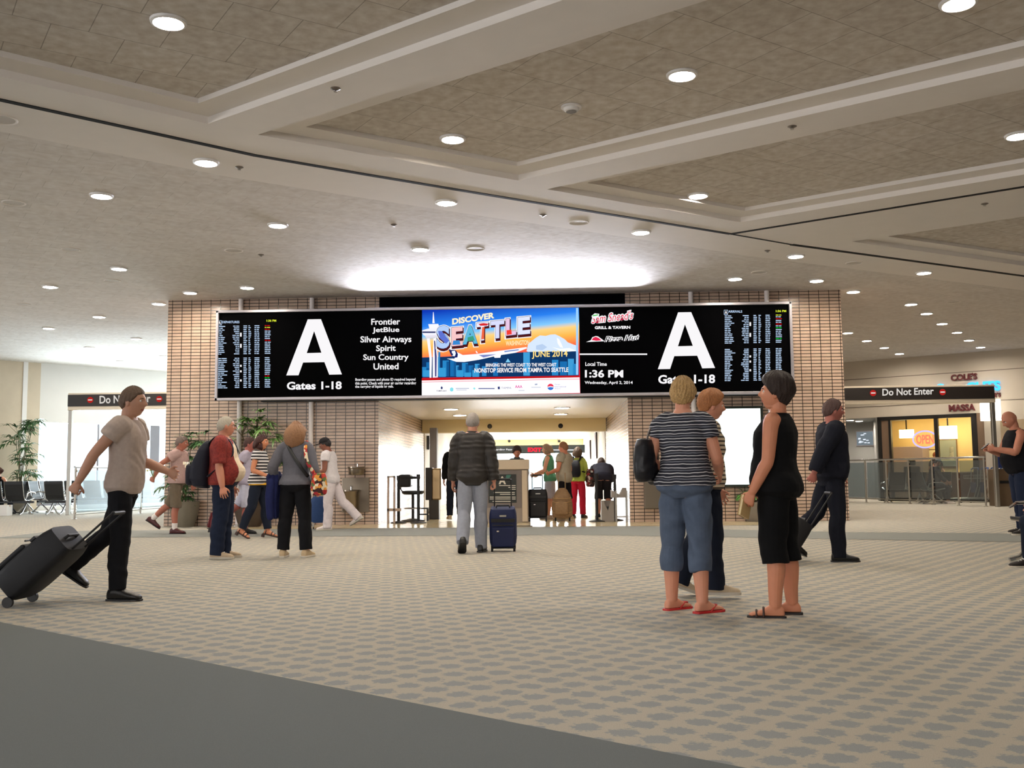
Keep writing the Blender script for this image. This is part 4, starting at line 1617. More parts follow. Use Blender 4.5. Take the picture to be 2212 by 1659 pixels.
# metal barrier frame and belt posts
t = thing('barrier_gate', 'low open steel barrier gate beside the corridor brick corner', 'barrier')
P0, P1 = yp(836, 1028, 20.9), yp(866, 1122, 20.9)
mb = MB()
x0, x1 = P0.x, P1.x
zt = P0.z
mb.box(x0, x0 + 0.045, 20.9, 20.96, 0.006, zt)
mb.box(x0 + 0.13, x0 + 0.17, 20.9, 20.96, 0.006, zt)
mb.box(x0, x1, 20.9, 20.96, 0.26, 0.32)
mb.box(x0, x0 + 0.17, 20.9, 20.96, zt - 0.04, zt)
mb.build('frame', mat('barrier_metal', (186, 164, 146), 0.4, 0.5), t, bevel=0.004)
mb = MB()
mb.box(x0 + 0.05, x0 + 0.13, 20.92, 20.94, 0.32, zt - 0.04)
mb.build('panel', M_GLASS, t)


def belt_post(lab, px, Y, h, grp='black belt barrier posts', belt=None):
    p = gp(px, Y)
    t = thing('belt_post', lab, 'barrier post', (p.x, Y, 0.006), 0, grp)
    mb = MB()
    mb.lathe([(0.001, 0), (0.17, 0), (0.17, 0.012), (0.06, 0.04), (0.001, 0.045)], n=28)
    mb.build('base', M_BLACK, t, smooth=True)
    mb = MB()
    mb.cyl((0, 0, 0.03), (0, 0, h - 0.1), 0.032)
    mb.build('pole', M_BLACK, t, smooth=True)
    mb = MB()
    mb.cyl((0, 0, h - 0.1), (0, 0, h), 0.042)
    mb.build('belt_head', M_BLACK, t, smooth=True)
    if belt:
        mb = MB()
        mb.bar((0.04, 0, h - 0.05), (belt[0], belt[1], h - 0.05), 0.004, 0.06)
        mb.build('belt', mat('belt_black', (20, 20, 24), 0.7), t)
    return t


belt_post('black belt post just inside the corridor, beside the open barrier gate', 861, 21.1, 1.0, belt=(0.42, 0.15))
belt_post('black belt post in front of the swivel stool', 904, 21.0, 1.02)
belt_post('black belt post before the grey box, bag side of the corridor', 1291, 21.0, 1.0)
belt_post('black belt post between the grey box and the brick corner', 1331, 21.4, 0.98)

# swivel stool with back
p = gp(900, 21.9)
t = thing('swivel_stool', 'tall black swivel stool with backrest behind the belt posts', 'stool', (p.x - 0.08, 21.9, 0.006))
mb = MB()
mb.lathe([(0.001, 0), (0.26, 0), (0.26, 0.015), (0.05, 0.06), (0.001, 0.06)])
mb.build('base', M_BLACK, t, smooth=True)
mb = MB()
mb.cyl((0, 0, 0.05), (0, 0, 0.6), 0.03)
mb.build('column', M_BLACK, t, smooth=True)
mb = MB()
mb.lathe([(0.001, 0.58), (0.2, 0.58), (0.25, 0.62), (0.24, 0.66), (0.001, 0.67)])
mb.build('seat', M_BLACKFAB, t, smooth=True)
mb = MB()
mb.tube([(-0.2, 0, 0.6), (-0.27, 0, 0.7), (-0.27, 0, 0.85)], 0.015, 8)
mb.build('back_support', M_BLACK, t, smooth=True)
mb = MB()
mb.box(-0.30, -0.02, -0.22, 0.22, 0.74, 1.02)
mb.build('backrest', M_BLACKFAB, t, bevel=0.05)
mb = MB()
mb.tube([(0.19 * math.cos(i * PI / 8), 0.19 * math.sin(i * PI / 8), 0.28) for i in range(16)], 0.012, 8, closed=True)
mb.build('foot_ring', M_CHROME, t, smooth=True)
# small side table / step
p = gp(918, 22.3)
t = thing('side_table', 'small black two-tier side table under the bronze bin', 'side table', (p.x, 22.0, 0.006))
for sx in (-0.1, 0.1):
    for sy in (-0.1, 0.1):
        mb = MB()
        mb.box(sx - 0.012, sx + 0.012, sy - 0.012, sy + 0.012, 0, 0.27)
        mb.build('leg', M_BLACK, t)
for z in (0.13, 0.26):
    mb = MB()
    mb.box(-0.12, 0.12, -0.12, 0.12, z, z + 0.025)
    mb.build('shelf', M_BLACK, t, bevel=0.004)

# grey box trolley on the bag side
A, B = yp(1299, 1082, 21.0), yp(1327, 1121, 21.0)
t = thing('grey_box', 'grey square bin with a notched front standing between two belt posts', 'box')
M_GBOX = mat('grey_box', (150, 142, 134), 0.5, 0.2)
mb = MB()
R = []
mb.plate([(A.x, 20.95, 0.03), (B.x, 20.95, 0.03), (B.x, 20.95, A.z), ((A.x + B.x) / 2 + 0.06, 20.95, A.z), ((A.x + B.x) / 2, 20.95, A.z - 0.2), ((A.x + B.x) / 2 - 0.09, 20.95, A.z), (A.x, 20.95, A.z)], (0, 0.02, 0))
mb.build('front', M_GBOX, t)
mb = MB()
mb.box(A.x, A.x + 0.02, 20.97, 21.25, 0.03, A.z)
mb.box(B.x - 0.02, B.x, 20.97, 21.25, 0.03, A.z)
mb.box(A.x, B.x, 21.25, 21.27, 0.03, A.z)
mb.box(A.x, B.x, 20.95, 21.27, 0.006, 0.03)
mb.build('sides', M_GBOX, t)
mb = MB()
mb.box(A.x + 0.03, B.x - 0.03, 20.98, 21.24, 0.05, A.z - 0.12)
mb.build('lining', M_BLACK, t)
A, B = yp(1330, 1060, 20.85), yp(1354, 1126, 20.85)
t = thing('sizer_frame', 'light metal bag sizer frame with a grey tray against the brick corner', 'rack')
mb = MB()
for x in (A.x, B.x):
    for y in (20.72, 20.98):
        mb.box(x - 0.012, x + 0.012, y - 0.012, y + 0.012, 0.006, A.z)
mb.box(A.x, B.x, 20.71, 20.99, 0.1, 0.12)
mb.build('frame', M_STEEL, t)
mb = MB()
mb.plate([(A.x - 0.1, 20.74, A.z - 0.14), (B.x, 20.74, A.z - 0.14), (B.x, 20.74, A.z + 0.06), (A.x + 0.14, 20.74, A.z + 0.06), (A.x + 0.07, 20.74, A.z - 0.08), (A.x - 0.1, 20.74, A.z + 0.02)], (0, 0.22, 0))
mb.build('tray', M_GBOX, t)

# domes under the cream beam, overhead sign with EXIT
for i, (px, py, Y, r, lab) in enumerate([(1058, 921, 27.8, 0.075, 'black camera dome on the cream beam, above the man in the dark jacket'), (1211, 920, 27.8, 0.075, 'black camera dome on the cream beam, over the bags'), (1100, 953, 44.4, 0.07, 'small black camera dome on the far beam above the podium'), (1208, 953, 44.4, 0.07, 'small black camera dome on the far beam, over the queue')]):
    c = yp(px, py, Y)
    t = thing('camera_dome', lab, 'camera', (c.x, Y, c.z), 0, 'camera domes on the beams')
    mb = MB()
    mb.ball((0, 0, 0), r, r, r, 18, 12)
    mb.build('dome', mat('dome_black', (10, 14, 24), 0.15), t, smooth=True)
    mb = MB()
    mb.lathe([(0.001, 0), (r * 1.15, 0), (r * 1.15, 0.03), (0.001, 0.03)], M=Matrix.Rotation(PI / 2, 4, 'X'))
    mb.build('ring', M_BEAM, t)
YE = 42.0
A, B = yp(955, 964, YE), yp(1270, 978, YE)
t = thing('overhead_sign', 'dark sign band with a red EXIT sign across the far end of the corridor', 'sign')
mb = MB()
mb.box(max(A.x, CX0 + 0.05), min(B.x, CX1 - 0.05), YE, YE + 0.1, B.z, A.z)
pn = mb.build('panel', mat('sign_band', (40, 50, 56), 0.5), t)
mb = MB()
for x in (-2.2, 0.5):
    mb.box(x, x + 0.03, YE + 0.03, YE + 0.06, A.z, CORR_H)
mb.build('hanger', M_STEEL, t)
a = Art(YE)
a.text('Boarding Passes', 1064, 969, 1112, 974, W_, 1, 0.02)
a.text('EXIT', 1140, 967, 1170, 976, glow('exit_red', (255, 40, 60), 1.6), 2, 0.05)
a.rect(1194, 971, 1240, 973, W_, 1)
a.build('lettering', pn)

# notices on the white corridor walls
for i, (px, z0, z1_, Y, side, lab, col) in enumerate([(929, 1.75, 2.15, 29.0, 0, 'small black wall device high on the white corridor wall', (20, 22, 28)), (938, 1.85, 2.1, 31.0, 0, 'pale wall device beside the black one, corridor wall', (150, 150, 150))]):
    t = thing('wall_device', lab, 'wall device', (CX0 + 0.02, Y, (z0 + z1_) / 2))
    mb = MB()
    mb.box(0, 0.08, -0.16, 0.16, (z0 - z1_) / 2, (z1_ - z0) / 2)
    mb.build('case', mat('device_%d' % col[0], col, 0.4), t, bevel=0.01)
    mb = MB()
    mb.ball((0.08, 0, 0), 0.02, 0.05, 0.05, 10, 6)
    mb.build('lens', M_BLACK, t, smooth=True)
for i, (Y, z0, z1_, lab) in enumerate([(33.0, 1.5, 2.35, 'dark framed poster on the bag side corridor wall, nearer one'), (37.5, 1.55, 2.25, 'dark framed poster on the bag side corridor wall, farther one')]):
    t = thing('wall_poster', lab, 'poster', (CX1 - 0.02, Y, (z0 + z1_) / 2))
    mb = MB()
    mb.box(-0.05, 0, -0.45, 0.45, (z0 - z1_) / 2, (z1_ - z0) / 2)
    mb.build('frame', mat('poster_frame', (60, 44, 44), 0.5), t, bevel=0.01)
    mb = MB()
    mb.box(-0.056, -0.05, -0.38, 0.38, (z0 - z1_) / 2 + 0.07, (z1_ - z0) / 2 - 0.07)
    mb.build('print', mat('poster_print', (120, 80, 80), 0.5, 0, 0.4, 0.3, 8), t)

# ------------------------------------------------------------------ shop side details
M_MAROON = mat('maroon_letters', (92, 22, 28), 0.5)
M_NEON = glow('neon_blue', (60, 170, 255), 2.2)


def wall_letters(name, lab, s, px0, px1, py0, py1, m, depth=0.05, bold=0.03):
    """raised letters on the shop fascia"""
    u0, u1 = RWF.u(px0), RWF.u(px1)
    d0, d1 = RWF.at(u0), RWF.at(u1)
    za = 0.5 * (yp(px0, py0, d0.y).z + yp(px1, py0, d1.y).z)
    zb = 0.5 * (yp(px0, py1, d0.y).z + yp(px1, py1, d1.y).z)
    t = thing(name, lab, 'sign', RWF.at(u0, 0.0, zb), RWF.rz)
    vs, fs, w, h = text_shape(s, bold, 0.5)
    mb = MB()
    mb.add([(v.x / w * (u1 - u0), -0.002 - depth * (0.5 + v.z), v.y / h * (za - zb)) for v in vs], fs)
    mb.build('lettering', m, t)
    return t


wall_letters('wall_sign', "uppermost maroon raised letters on the shop fascia, above the blue neon", "COLE'S", 2079, 2137, 807, 821, M_MAROON)
wall_letters('neon_sign', 'large blue glowing neon word on the shop fascia, partly behind the dark overhead sign', 'CUTS', 2112, 2187, 824, 845, M_NEON)
wall_letters('neon_sign', 'small blue neon stroke peeking out over the Do Not Enter sign', 'C', 2045, 2062, 829, 846, M_NEON)
wall_letters('wall_sign', 'small maroon letters directly under the blue neon word', "INE'S", 2159, 2187, 848, 858, M_MAROON, 0.04)
wall_letters('wall_sign', 'maroon raised letters reading MASSA over the salon window', 'MASSA', 2071, 2129, 873, 888, M_MAROON)
t = thing('blade_sign', 'glowing white box sign jutting from the shop fascia beside the post', 'sign', RWF.at(RWF.u(2152), 0.0, 2.9), RWF.rz)
mb = MB()
mb.box(-0.06, 0.5, -0.5, -0.3, -0.38, 0.28)
mb.build('lit_case', glow('box_sign_white', (255, 246, 226), 3.0), t)
mb = MB()
mb.box(0.1, 0.16, -0.3, 0.0, -0.05, 0.02)
mb.build('bracket', M_STEEL, t)
# alcove screen and lights
u = RWF.u(1884)
t = thing('wall_screen', 'small bright screen on the grey alcove wall', 'screen', RWF.at(RWF.ud(1884, -3.08), -3.08, 2.2), RWF.rz)
mb = MB()
mb.box(-0.33, 0.33, -0.05, 0, -0.28, 0.28)
mb.build('frame', M_ALU, t, bevel=0.008)
mb = MB()
mb.box(-0.3, 0.3, -0.056, -0.05, -0.25, 0.25)
mb.cur = 1
for i in range(14):
    x, z = random.uniform(-0.26, 0.1), random.uniform(-0.2, 0.18)
    mb.box(x, x + 0.09, -0.06, -0.056, z, z + 0.035)
mb.build('display', [glow('screen_grey', (120, 130, 136), 0.9), glow('screen_bits', (236, 244, 255), 1.0)], t)
for i, (px, out) in enumerate(((1852, -0.9), (1872, -1.7))):
    p = RWF.at(RWF.ud(px, out), out, FZ - 0.014)
    dup(dl, p, label=['downlight in the alcove ceiling, close to the fascia edge', 'downlight in the alcove ceiling, above the small screen'][i])
# salon: neon OPEN, lamps, furniture
ua, ub = RWF.u(1984), RWF.u(2037)
t = thing('neon_sign', 'oval neon sign reading OPEN inside the salon window', 'sign', RWF.at((ua + ub) / 2, -0.22, 2.02), RWF.rz)
W2 = (ub - ua) / 2
mb = MB()
mb.tube([(W2 * math.cos(2 * PI * i / 40), 0, 0.27 * math.sin(2 * PI * i / 40)) for i in range(40)], 0.022, 8, closed=True)
mb.build('oval_tube', glow('neon_violet', (176, 160, 255), 2.2), t, smooth=True)
vs, fs, w_, h_ = text_shape('OPEN', 0.02, 0.5)
mb = MB()
mb.add([((v.x / w_ - 0.5) * W2 * 1.45, -0.03 * v.z, (v.y / h_ - 0.5) * 0.30) for v in vs], fs)
mb.build('lettering', glow('neon_red', (255, 120, 90), 1.8), t)
M_WLAMP = glow('salon_lamp', (255, 214, 140), 14.0)
for i, (px, out, z, w_, h_, lab) in enumerate([(1975, -2.5, 2.30, 0.5, 0.3, 'warm glowing lamp panel at the back of the salon, behind the OPEN sign'), (2066, -2.4, 2.3, 0.6, 0.45, 'dazzling warm lamp in the salon behind the second pane')]):
    t = thing('salon_lamp', lab, 'lamp', RWF.at(RWF.ud(px, out), out, z), RWF.rz)
    mb = MB()
    mb.box(-w_ / 2, w_ / 2, -0.03, 0.03, -h_ / 2, h_ / 2)
    mb.build('diffuser', M_WLAMP, t, bevel=0.01)
    mb = MB()
    mb.box(-0.02, 0.02, -0.015, 0.015, h_ / 2, FZ + 0.29 - z)
    mb.build('stem', M_BLACK, t)
p = RWF.at((RWF.u(1990) + RWF.u(2090)) / 2, -1.7, FZ + 0.25)
area('salon_ceiling_lamp', p, p - Vector((0, 0, 2)), 2.5, 1.5, 90, (1.0, 0.82, 0.55))
t = thing('cabinet', 'tall lilac grey cabinet at the back of the salon', 'cabinet', RWF.at(RWF.ud(1976, -2.9), -2.9, 0.0), RWF.rz)
mb = MB()
mb.box(-0.42, 0.62, -0.4, 0.4, 0, 1.85)
mb.build('body', mat('cabinet_lilac', (176, 156, 150), 0.6), t, bevel=0.02)
mb = MB()
mb.box(0.02, 0.05, -0.44, -0.4, 0.8, 1.1)
mb.build('handle', M_CHROME, t)
for i, (px, z, w_, h_, c, lab) in enumerate([(2012, 1.5, 0.3, 0.55, (110, 40, 44), 'dark red picture on the salon back wall'), (1999, 1.4, 0.3, 0.4, (230, 220, 200), 'pale notice on the salon back wall'), (2026, 1.35, 0.5, 0.8, (240, 226, 180), 'bright mirror on the salon back wall'), (2062, 1.6, 0.7, 1.0, (150, 158, 150), 'grey green mirror behind the second pane of the salon'), (2072, 1.6, 0.2, 0.5, (246, 240, 220), 'narrow white notice beside the grey green mirror')]):
    t = thing('wall_picture', lab, 'picture', RWF.at(RWF.ud(px, -3.38), -3.38, z), RWF.rz)
    mb = MB()
    mb.box(-w_ / 2, w_ / 2, -0.03, 0, -h_ / 2, h_ / 2)
    mb.build('frame', mat('picture_frame', (120, 84, 50), 0.5), t)
    mb = MB()
    mb.box(-w_ / 2 + 0.03, w_ / 2 - 0.03, -0.036, -0.03, -h_ / 2 + 0.03, h_ / 2 - 0.03)
    mb.build('print', mat('print_%d' % i, c, 0.4, 0, 0.5, 0.1, 6), t)
t = thing('salon_counter', 'low reddish counter inside the salon window', 'counter', RWF.at(RWF.ud(2058, -1.2), -1.2, 0.0), RWF.rz)
mb = MB()
mb.box(-0.6, 0.9, -0.25, 0.25, 0, 0.9)
mb.build('front', mat('counter_wood', (120, 70, 44), 0.5, 0, 0.4, 0.2, 5), t, bevel=0.01)
mb = MB()
mb.box(-0.65, 0.95, -0.3, 0.3, 0.9, 0.95)
mb.build('worktop', mat('counter_top', (196, 160, 120), 0.3), t, bevel=0.01)
t = thing('salon_chair', 'dark padded salon chair with raised headrest behind the glass', 'chair', RWF.at(RWF.ud(1978, -1.2), -1.2, 0.0), RWF.rz)
mb = MB()
mb.lathe([(0.001, 0), (0.28, 0), (0.28, 0.03), (0.05, 0.06), (0.05, 0.4), (0.001, 0.4)])
mb.build('base', M_CHROME, t, smooth=True)
mb = MB()
mb.box(-0.28, 0.28, -0.28, 0.28, 0.4, 0.55)
mb.build('seat', M_BLACKFAB, t, bevel=0.05)
mb = MB()
mb.box(-0.27, 0.27, 0.2, 0.34, 0.5, 1.15)
mb.build('backrest', M_BLACKFAB, t, bevel=0.05)
mb = MB()
mb.box(-0.13, 0.13, 0.22, 0.32, 1.18, 1.36)
mb.build('headrest', M_BLACKFAB, t, bevel=0.04)

# luggage carts nested in a row
def luggage_cart():
    t = thing('luggage_cart', '', 'luggage cart')
    mb = MB()
    for sx in (-0.24, 0.24):
        mb.tube([(sx, -0.45, 0.12), (sx, 0.3, 0.14), (sx, 0.42, 0.5), (sx, 0.46, 1.0)], 0.016, 8)
    mb.tube([(-0.24, -0.45, 0.12), (0.24, -0.45, 0.12)], 0.016, 8)
    mb.tube([(-0.24, 0.3, 0.14), (0.24, 0.3, 0.14)], 0.016, 8)
    mb.build('frame', M_STEEL, t, smooth=True)
    mb = MB()
    for z in (0.74, 0.84):
        mb.tube([(-0.22, 0.44, z), (-0.2, 0.2, z), (0.2, 0.2, z), (0.22, 0.44, z)], 0.008, 6)
    for i in range(7):
        x = -0.2 + i * 0.4 / 6
        mb.tube([(x, 0.44, 0.73), (x, 0.2, 0.73), (x, 0.2, 0.85)], 0.006, 5)
    mb.build('basket', M_STEEL, t, smooth=True)
    mb = MB()
    mb.tube([(-0.26, 0.46, 1.0), (-0.2, 0.5, 1.06), (0.2, 0.5, 1.06), (0.26, 0.46, 1.0)], 0.022, 8)
    mb.build('handle', mat('blue_grip', (40, 80, 140), 0.4), t, smooth=True)
    mb = MB()
    mb.box(-0.2, 0.2, 0.395, 0.405, 0.3, 0.62)
    mb.build('panel', mat('cart_panel', (34, 44, 84), 0.5), t)
    for sx in (-0.26, 0.26):
        for y in (-0.4, 0.28):
            mb = MB()
            mb.cyl((sx - 0.015, y, 0.06), (sx + 0.015, y, 0.06), 0.06, n=14)
            mb.build('wheel', M_BLACK, t, smooth=True)
    return t


lc = luggage_cart()
lc['group'] = 'luggage carts pushed together behind the railing'
p0 = gp(2082, 31.6)
for i in range(6):
    loc = (p0.x + 0.27 * i, 31.6 - 0.06 * i, 0)
    lab = ['first luggage cart of the nested row behind the railing, beside the black seat', 'second luggage cart of the nested row behind the railing', 'third luggage cart of the nested row behind the railing', 'fourth luggage cart of the nested row behind the railing', 'fifth luggage cart of the nested row behind the railing', 'last luggage cart of the nested row, next to the railing end'][i]
    if i == 0:
        lc.location = loc
        lc.rotation_euler.z = -PI / 2
        lc['label'] = lab
    else:
        dup(lc, loc, -PI / 2, lab)
# kiosk behind the man in the vest
p = gp(2172, 27.9)
t = thing('kiosk', 'brown self service kiosk with a blue panel behind the man in the vest', 'kiosk', (p.x + 0.1, 28.2, 0))
mb = MB()
mb.box(-0.2, 0.55, -0.3, 0.3, 0, 1.02)
mb.build('cabinet', mat('kiosk_brown', (112, 92, 72), 0.5, 0, 0.4, 0.1, 4), t, bevel=0.01)
mb = MB()
mb.box(-0.12, 0.3, -0.2, -0.12, 1.05, 1.55)
mb.build('screen_panel', mat('kiosk_blue', (40, 60, 130), 0.4), t, bevel=0.01)
mb = MB()
mb.box(-0.15, 0.2, -0.33, -0.3, 0.62, 0.7)
mb.build('shelf', M_BLACK, t)
# white boxes at the seats' feet
for i, (px, Y, w_, h_, lab) in enumerate([(6, 27.4, 0.3, 0.3, 'white carton on the floor at the photo edge beside the black seat'), (291, 31.0, 0.16, 0.12, 'small white carton under the window seats')]):
    p = gp(px, Y)
    t = thing('carton', lab, 'box', (p.x, Y, 0))
    mb = MB()
    mb.box(-w_ / 2, w_ / 2, -0.15, 0.15, 0, h_)
    mb.build('box', M_WHITE, t, bevel=0.004)
    mb = MB()
    mb.box(-w_ / 2 - 0.003, w_ / 2 + 0.003, -0.02, 0.02, h_ - 0.05, h_ + 0.002)
    mb.build('tape', mat('brown_tape', (180, 150, 110), 0.4), t)
# ------------------------------------------------------------------ people
def V(*a):
    return Vector(a)


def sring(c, ax, ay, rx, ry, n=24, p=2.3):
    out = []
    for q in range(n):
        a = 2 * PI * q / n
        cs, sn = math.cos(a), math.sin(a)
        out.append(c + ax * (math.copysign(abs(cs) ** (2 / p), cs) * rx) + ay * (math.copysign(abs(sn) ** (2 / p), sn) * ry))
    return out


def smooth_chain(pts, rad, k=4):
    """Catmull-Rom through joints"""
    P, R = [], []
    n = len(pts)
    for i in range(n - 1):
        p0, p1, p2, p3 = pts[max(i - 1, 0)], pts[i], pts[i + 1], pts[min(i + 2, n - 1)]
        for j in range(k):
            t = j / k
            P.append(0.5 * ((2 * p1) + (p2 - p0) * t + (2 * p0 - 5 * p1 + 4 * p2 - p3) * t * t + (3 * p1 - p0 - 3 * p2 + p3) * t ** 3))
            R.append(rad[i] * (1 - t) + rad[i + 1] * t)
    return P + [pts[-1]], R + [rad[-1]]


def limb(mb, pts, rad, n=16, flat=1.0, k=4, caps=(True, True)):
    P, R = smooth_chain([Vector(p) for p in pts], list(rad), k)
    d0, d1 = (P[0] - P[1]).normalized(), (P[-1] - P[-2]).normalized()
    A, RA = [], []
    if caps[0]:
        for f, s in ((0.9, 0.35), (0.6, 0.75)):
            A.append(P[0] + d0 * R[0] * f)
            RA.append(R[0] * s)
    B, RB = [], []
    if caps[1]:
        for f, s in ((0.6, 0.75), (0.9, 0.35)):
            B.append(P[-1] + d1 * R[-1] * f)
            RB.append(R[-1] * s)
    mb.tube(A + P + B, RA + R + RB, n, flat=flat)


def remesh(mb, voxel, name, smooth_it=2):
    me = mb.mesh('tmp')
    ob = bpy.data.objects.new('tmp', me)
    C.objects.link(ob)
    m = ob.modifiers.new('r', 'REMESH')
    m.mode = 'VOXEL'
    m.voxel_size = voxel
    m.use_smooth_shade = True
    s = ob.modifiers.new('s', 'SMOOTH')
    s.iterations = smooth_it
    s.factor = 0.5
    dg = bpy.context.evaluated_depsgraph_get()
    out = bpy.data.meshes.new_from_object(ob.evaluated_get(dg))
    bpy.data.objects.remove(ob)
    bpy.data.meshes.remove(me)
    out.name = name
    return out


def coords(me):
    a = np.empty(len(me.vertices) * 3, np.float32)
    me.vertices.foreach_get('co', a)
    return a.reshape(-1, 3)


def folds(me, amp, seed, lim=None):
    """cloth wrinkles: push the points along their normals by a few crossed waves"""
    P = coords(me)
    Nn = np.empty(len(P) * 3, np.float32)
    me.vertices.foreach_get('normal', Nn)
    Nn = Nn.reshape(-1, 3)
    r = np.random.default_rng(seed)
    w = np.zeros(len(P), np.float32)
    warp = 0.05 * np.sin(P @ r.normal(0, 9, 3) + 1.3)
    for i in range(6):
        k = r.normal(0, 1, 3)
        k[2] *= 1.7
        k = k / np.linalg.norm(k) * r.uniform(22, 70)
        w += np.sin(P @ k + warp * 60 + r.uniform(0, 6)) * (1.0 / (i + 1.5))
    P = P + Nn * (w * amp * 0.6)[:, None]
    me.vertices.foreach_set('co', P.astype(np.float32).ravel())
    me.update()


def head_points(nu=40, nv=30):
    """a head around its own middle: +y face, z up, about 23 cm tall"""
    rows = []
    for i in range(nv + 1):
        th = PI * (0.015 + 0.97 * i / nv)
        rows.append([(math.sin(th) * math.sin(2 * PI * q / nu), math.sin(th) * math.cos(2 * PI * q / nu), -math.cos(th)) for q in range(nu)])
    D = np.array(rows)
    return D, head_shape(D.reshape(-1, 3)).reshape(D.shape)


def head_shape(D):
    a = 1 / np.sqrt((D[:, 0] / 0.074) ** 2 + (D[:, 1] / 0.095) ** 2 + (D[:, 2] / 0.116) ** 2)
    P = D * a[:, None]
    x, y, z = P[:, 0].copy(), P[:, 1].copy(), P[:, 2].copy()
    t = np.clip(-(z + 0.005) / 0.11, 0, 1)
    x = x * (1 - 0.30 * t ** 1.4)
    x = x * np.where(z < -0.09, 1.25, 1.0)
    back = y < 0
    y = np.where(back, y * (1.06 - 0.40 * t), y)
    front = y > 0.02
    G = lambda cx, cz, sx, sz: np.exp(-(((x - cx) / sx) ** 2 + ((z - cz) / sz) ** 2)) * front
    y = y + 0.024 * G(0, -0.022, 0.013, 0.014) + 0.013 * G(0, 0.0, 0.009, 0.022)
    y = y + 0.005 * G(0, 0.03, 0.05, 0.011)
    for sx in (-1, 1):
        y = y - 0.010 * G(sx * 0.031, 0.006, 0.016, 0.011)
        y = y + 0.004 * G(sx * 0.042, -0.022, 0.016, 0.016)
    y = y + 0.007 * G(0, -0.056, 0.022, 0.006) + 0.006 * G(0, -0.068, 0.019, 0.006) - 0.004 * G(0, -0.0615, 0.024, 0.003)
    y = y + 0.009 * G(0, -0.098, 0.024, 0.015)
    return np.stack([x, y, z], 1)


SKIN = {}


def skin(c):
    k = 'skin_%d_%d' % (c[0], c[1])
    m = mat(k, c, 0.5, 0, 0.35, 0.08, 14, 0.04, 160)
    m.node_tree.nodes['Principled BSDF'].inputs['Subsurface Weight'].default_value = 0.06
    return m


def hand(mb, W, d, inward, s, curl=0.35, th=(0, 1, 0), grip=False):
    """palm, four fingers and a thumb"""
    d = d.normalized()
    th = Vector(th) - d * Vector(th).dot(d)
    if th.length < 0.1:
        th = Vector((0, 0, 1)) - d * d.z
    th.normalize()
    pn = d.cross(th)
    if pn.dot(inward) < 0:
        pn = -pn
    R = []
    for u, w, t in ((-0.02, 0.024, 0.019), (0.0, 0.025, 0.018), (0.03, 0.036, 0.018), (0.06, 0.042, 0.017), (0.085, 0.042, 0.014), (0.095, 0.036, 0.008)):
        R.append(sring(W + d * u * s, th, pn, w * s, t * s, 18, 2.6))
    mb.rings(R)
    for i, (off, L) in enumerate(((0.034, 0.072), (0.0115, 0.080), (-0.0115, 0.074), (-0.033, 0.058))):
        b = W + d * (0.082 if i in (1, 2) else 0.076) * s + th * off * 1.08 * s
        p = [b - d * 0.02 * s, b]
        dd = (d + th * off * 3).normalized()
        ang = 0.0
        for j, f in enumerate((0.45, 0.32, 0.26)):
            ang += curl * (1.0 if j else 0.8) * (1.25 - 0.1 * i if not grip else 1.25)
            q = dd * math.cos(ang) + pn * math.sin(ang)
            p.append(p[-1] + q * L * f * s)
        limb(mb, p, [x * s for x in (0.0095, 0.0092, 0.0085, 0.008, 0.0068)], 8, k=2, caps=(False, True))
    b = W + d * 0.02 * s + th * 0.024 * s
    dt = (d * 0.62 + th * 0.72 + pn * (0.25 + (0.5 if grip else 0))).normalized()
    dt2 = (d * 0.9 + th * 0.25 + pn * (0.2 + (0.9 if grip else 0.15))).normalized()
    limb(mb, [b - dt * 0.015 * s, b + dt * 0.03 * s, b + dt * 0.052 * s + dt2 * 0.004 * s, b + dt * 0.05 * s + dt2 * 0.034 * s], [x * s for x in (0.013, 0.0125, 0.011, 0.008)], 8, k=2, caps=(False, True))


def shoe_rings(o, f, u, r, s, kind, grow=0.0):
    """rings of a foot or shoe along its length; o = sole point under the ankle, f forward, u up, r sideways"""
    if kind == 'foot':
        prof = [(-0.062, 0.020, 0.040), (-0.05, 0.030, 0.062), (-0.02, 0.034, 0.085), (0.02, 0.034, 0.090), (0.06, 0.037, 0.066), (0.10, 0.042, 0.046), (0.135, 0.045, 0.034), (0.165, 0.040, 0.026), (0.188, 0.022, 0.018)]
    else:
        prof = [(-0.085, 0.022, 0.045), (-0.075, 0.034, 0.080), (-0.04, 0.041, 0.100), (0.0, 0.042, 0.105), (0.05, 0.044, 0.085), (0.10, 0.050, 0.062), (0.15, 0.052, 0.050), (0.185, 0.044, 0.040), (0.205, 0.024, 0.026)]
    R = []
    for y, w, h in prof:
        ring = []
        for q in range(18):
            a = 2 * PI * q / 18
            cs, sn = math.cos(a), math.sin(a)
            zz = h * (0.5 + 0.5 * sn) if sn > -0.55 else 0.004
            ring.append(o + f * y * s + r * math.copysign(abs(cs) ** 0.75, cs) * (w + grow) * s + u * (zz + 0.012 + (grow if sn > 0 else 0)) * s)
        R.append(ring)
    return R


def lerp_chain(pts, rad, t0, t1, m=9):
    """the part of a joint chain between fractions (0..n-1)"""
    n = len(pts) - 1
    out, rr = [], []
    for i in range(m):
        t = t0 + (t1 - t0) * i / (m - 1)
        j = min(int(t), n - 1)
        f = t - j
        out.append(pts[j].lerp(pts[j + 1], f))
        rr.append(rad[j] * (1 - f) + rad[j + 1] * f)
    return out, rr


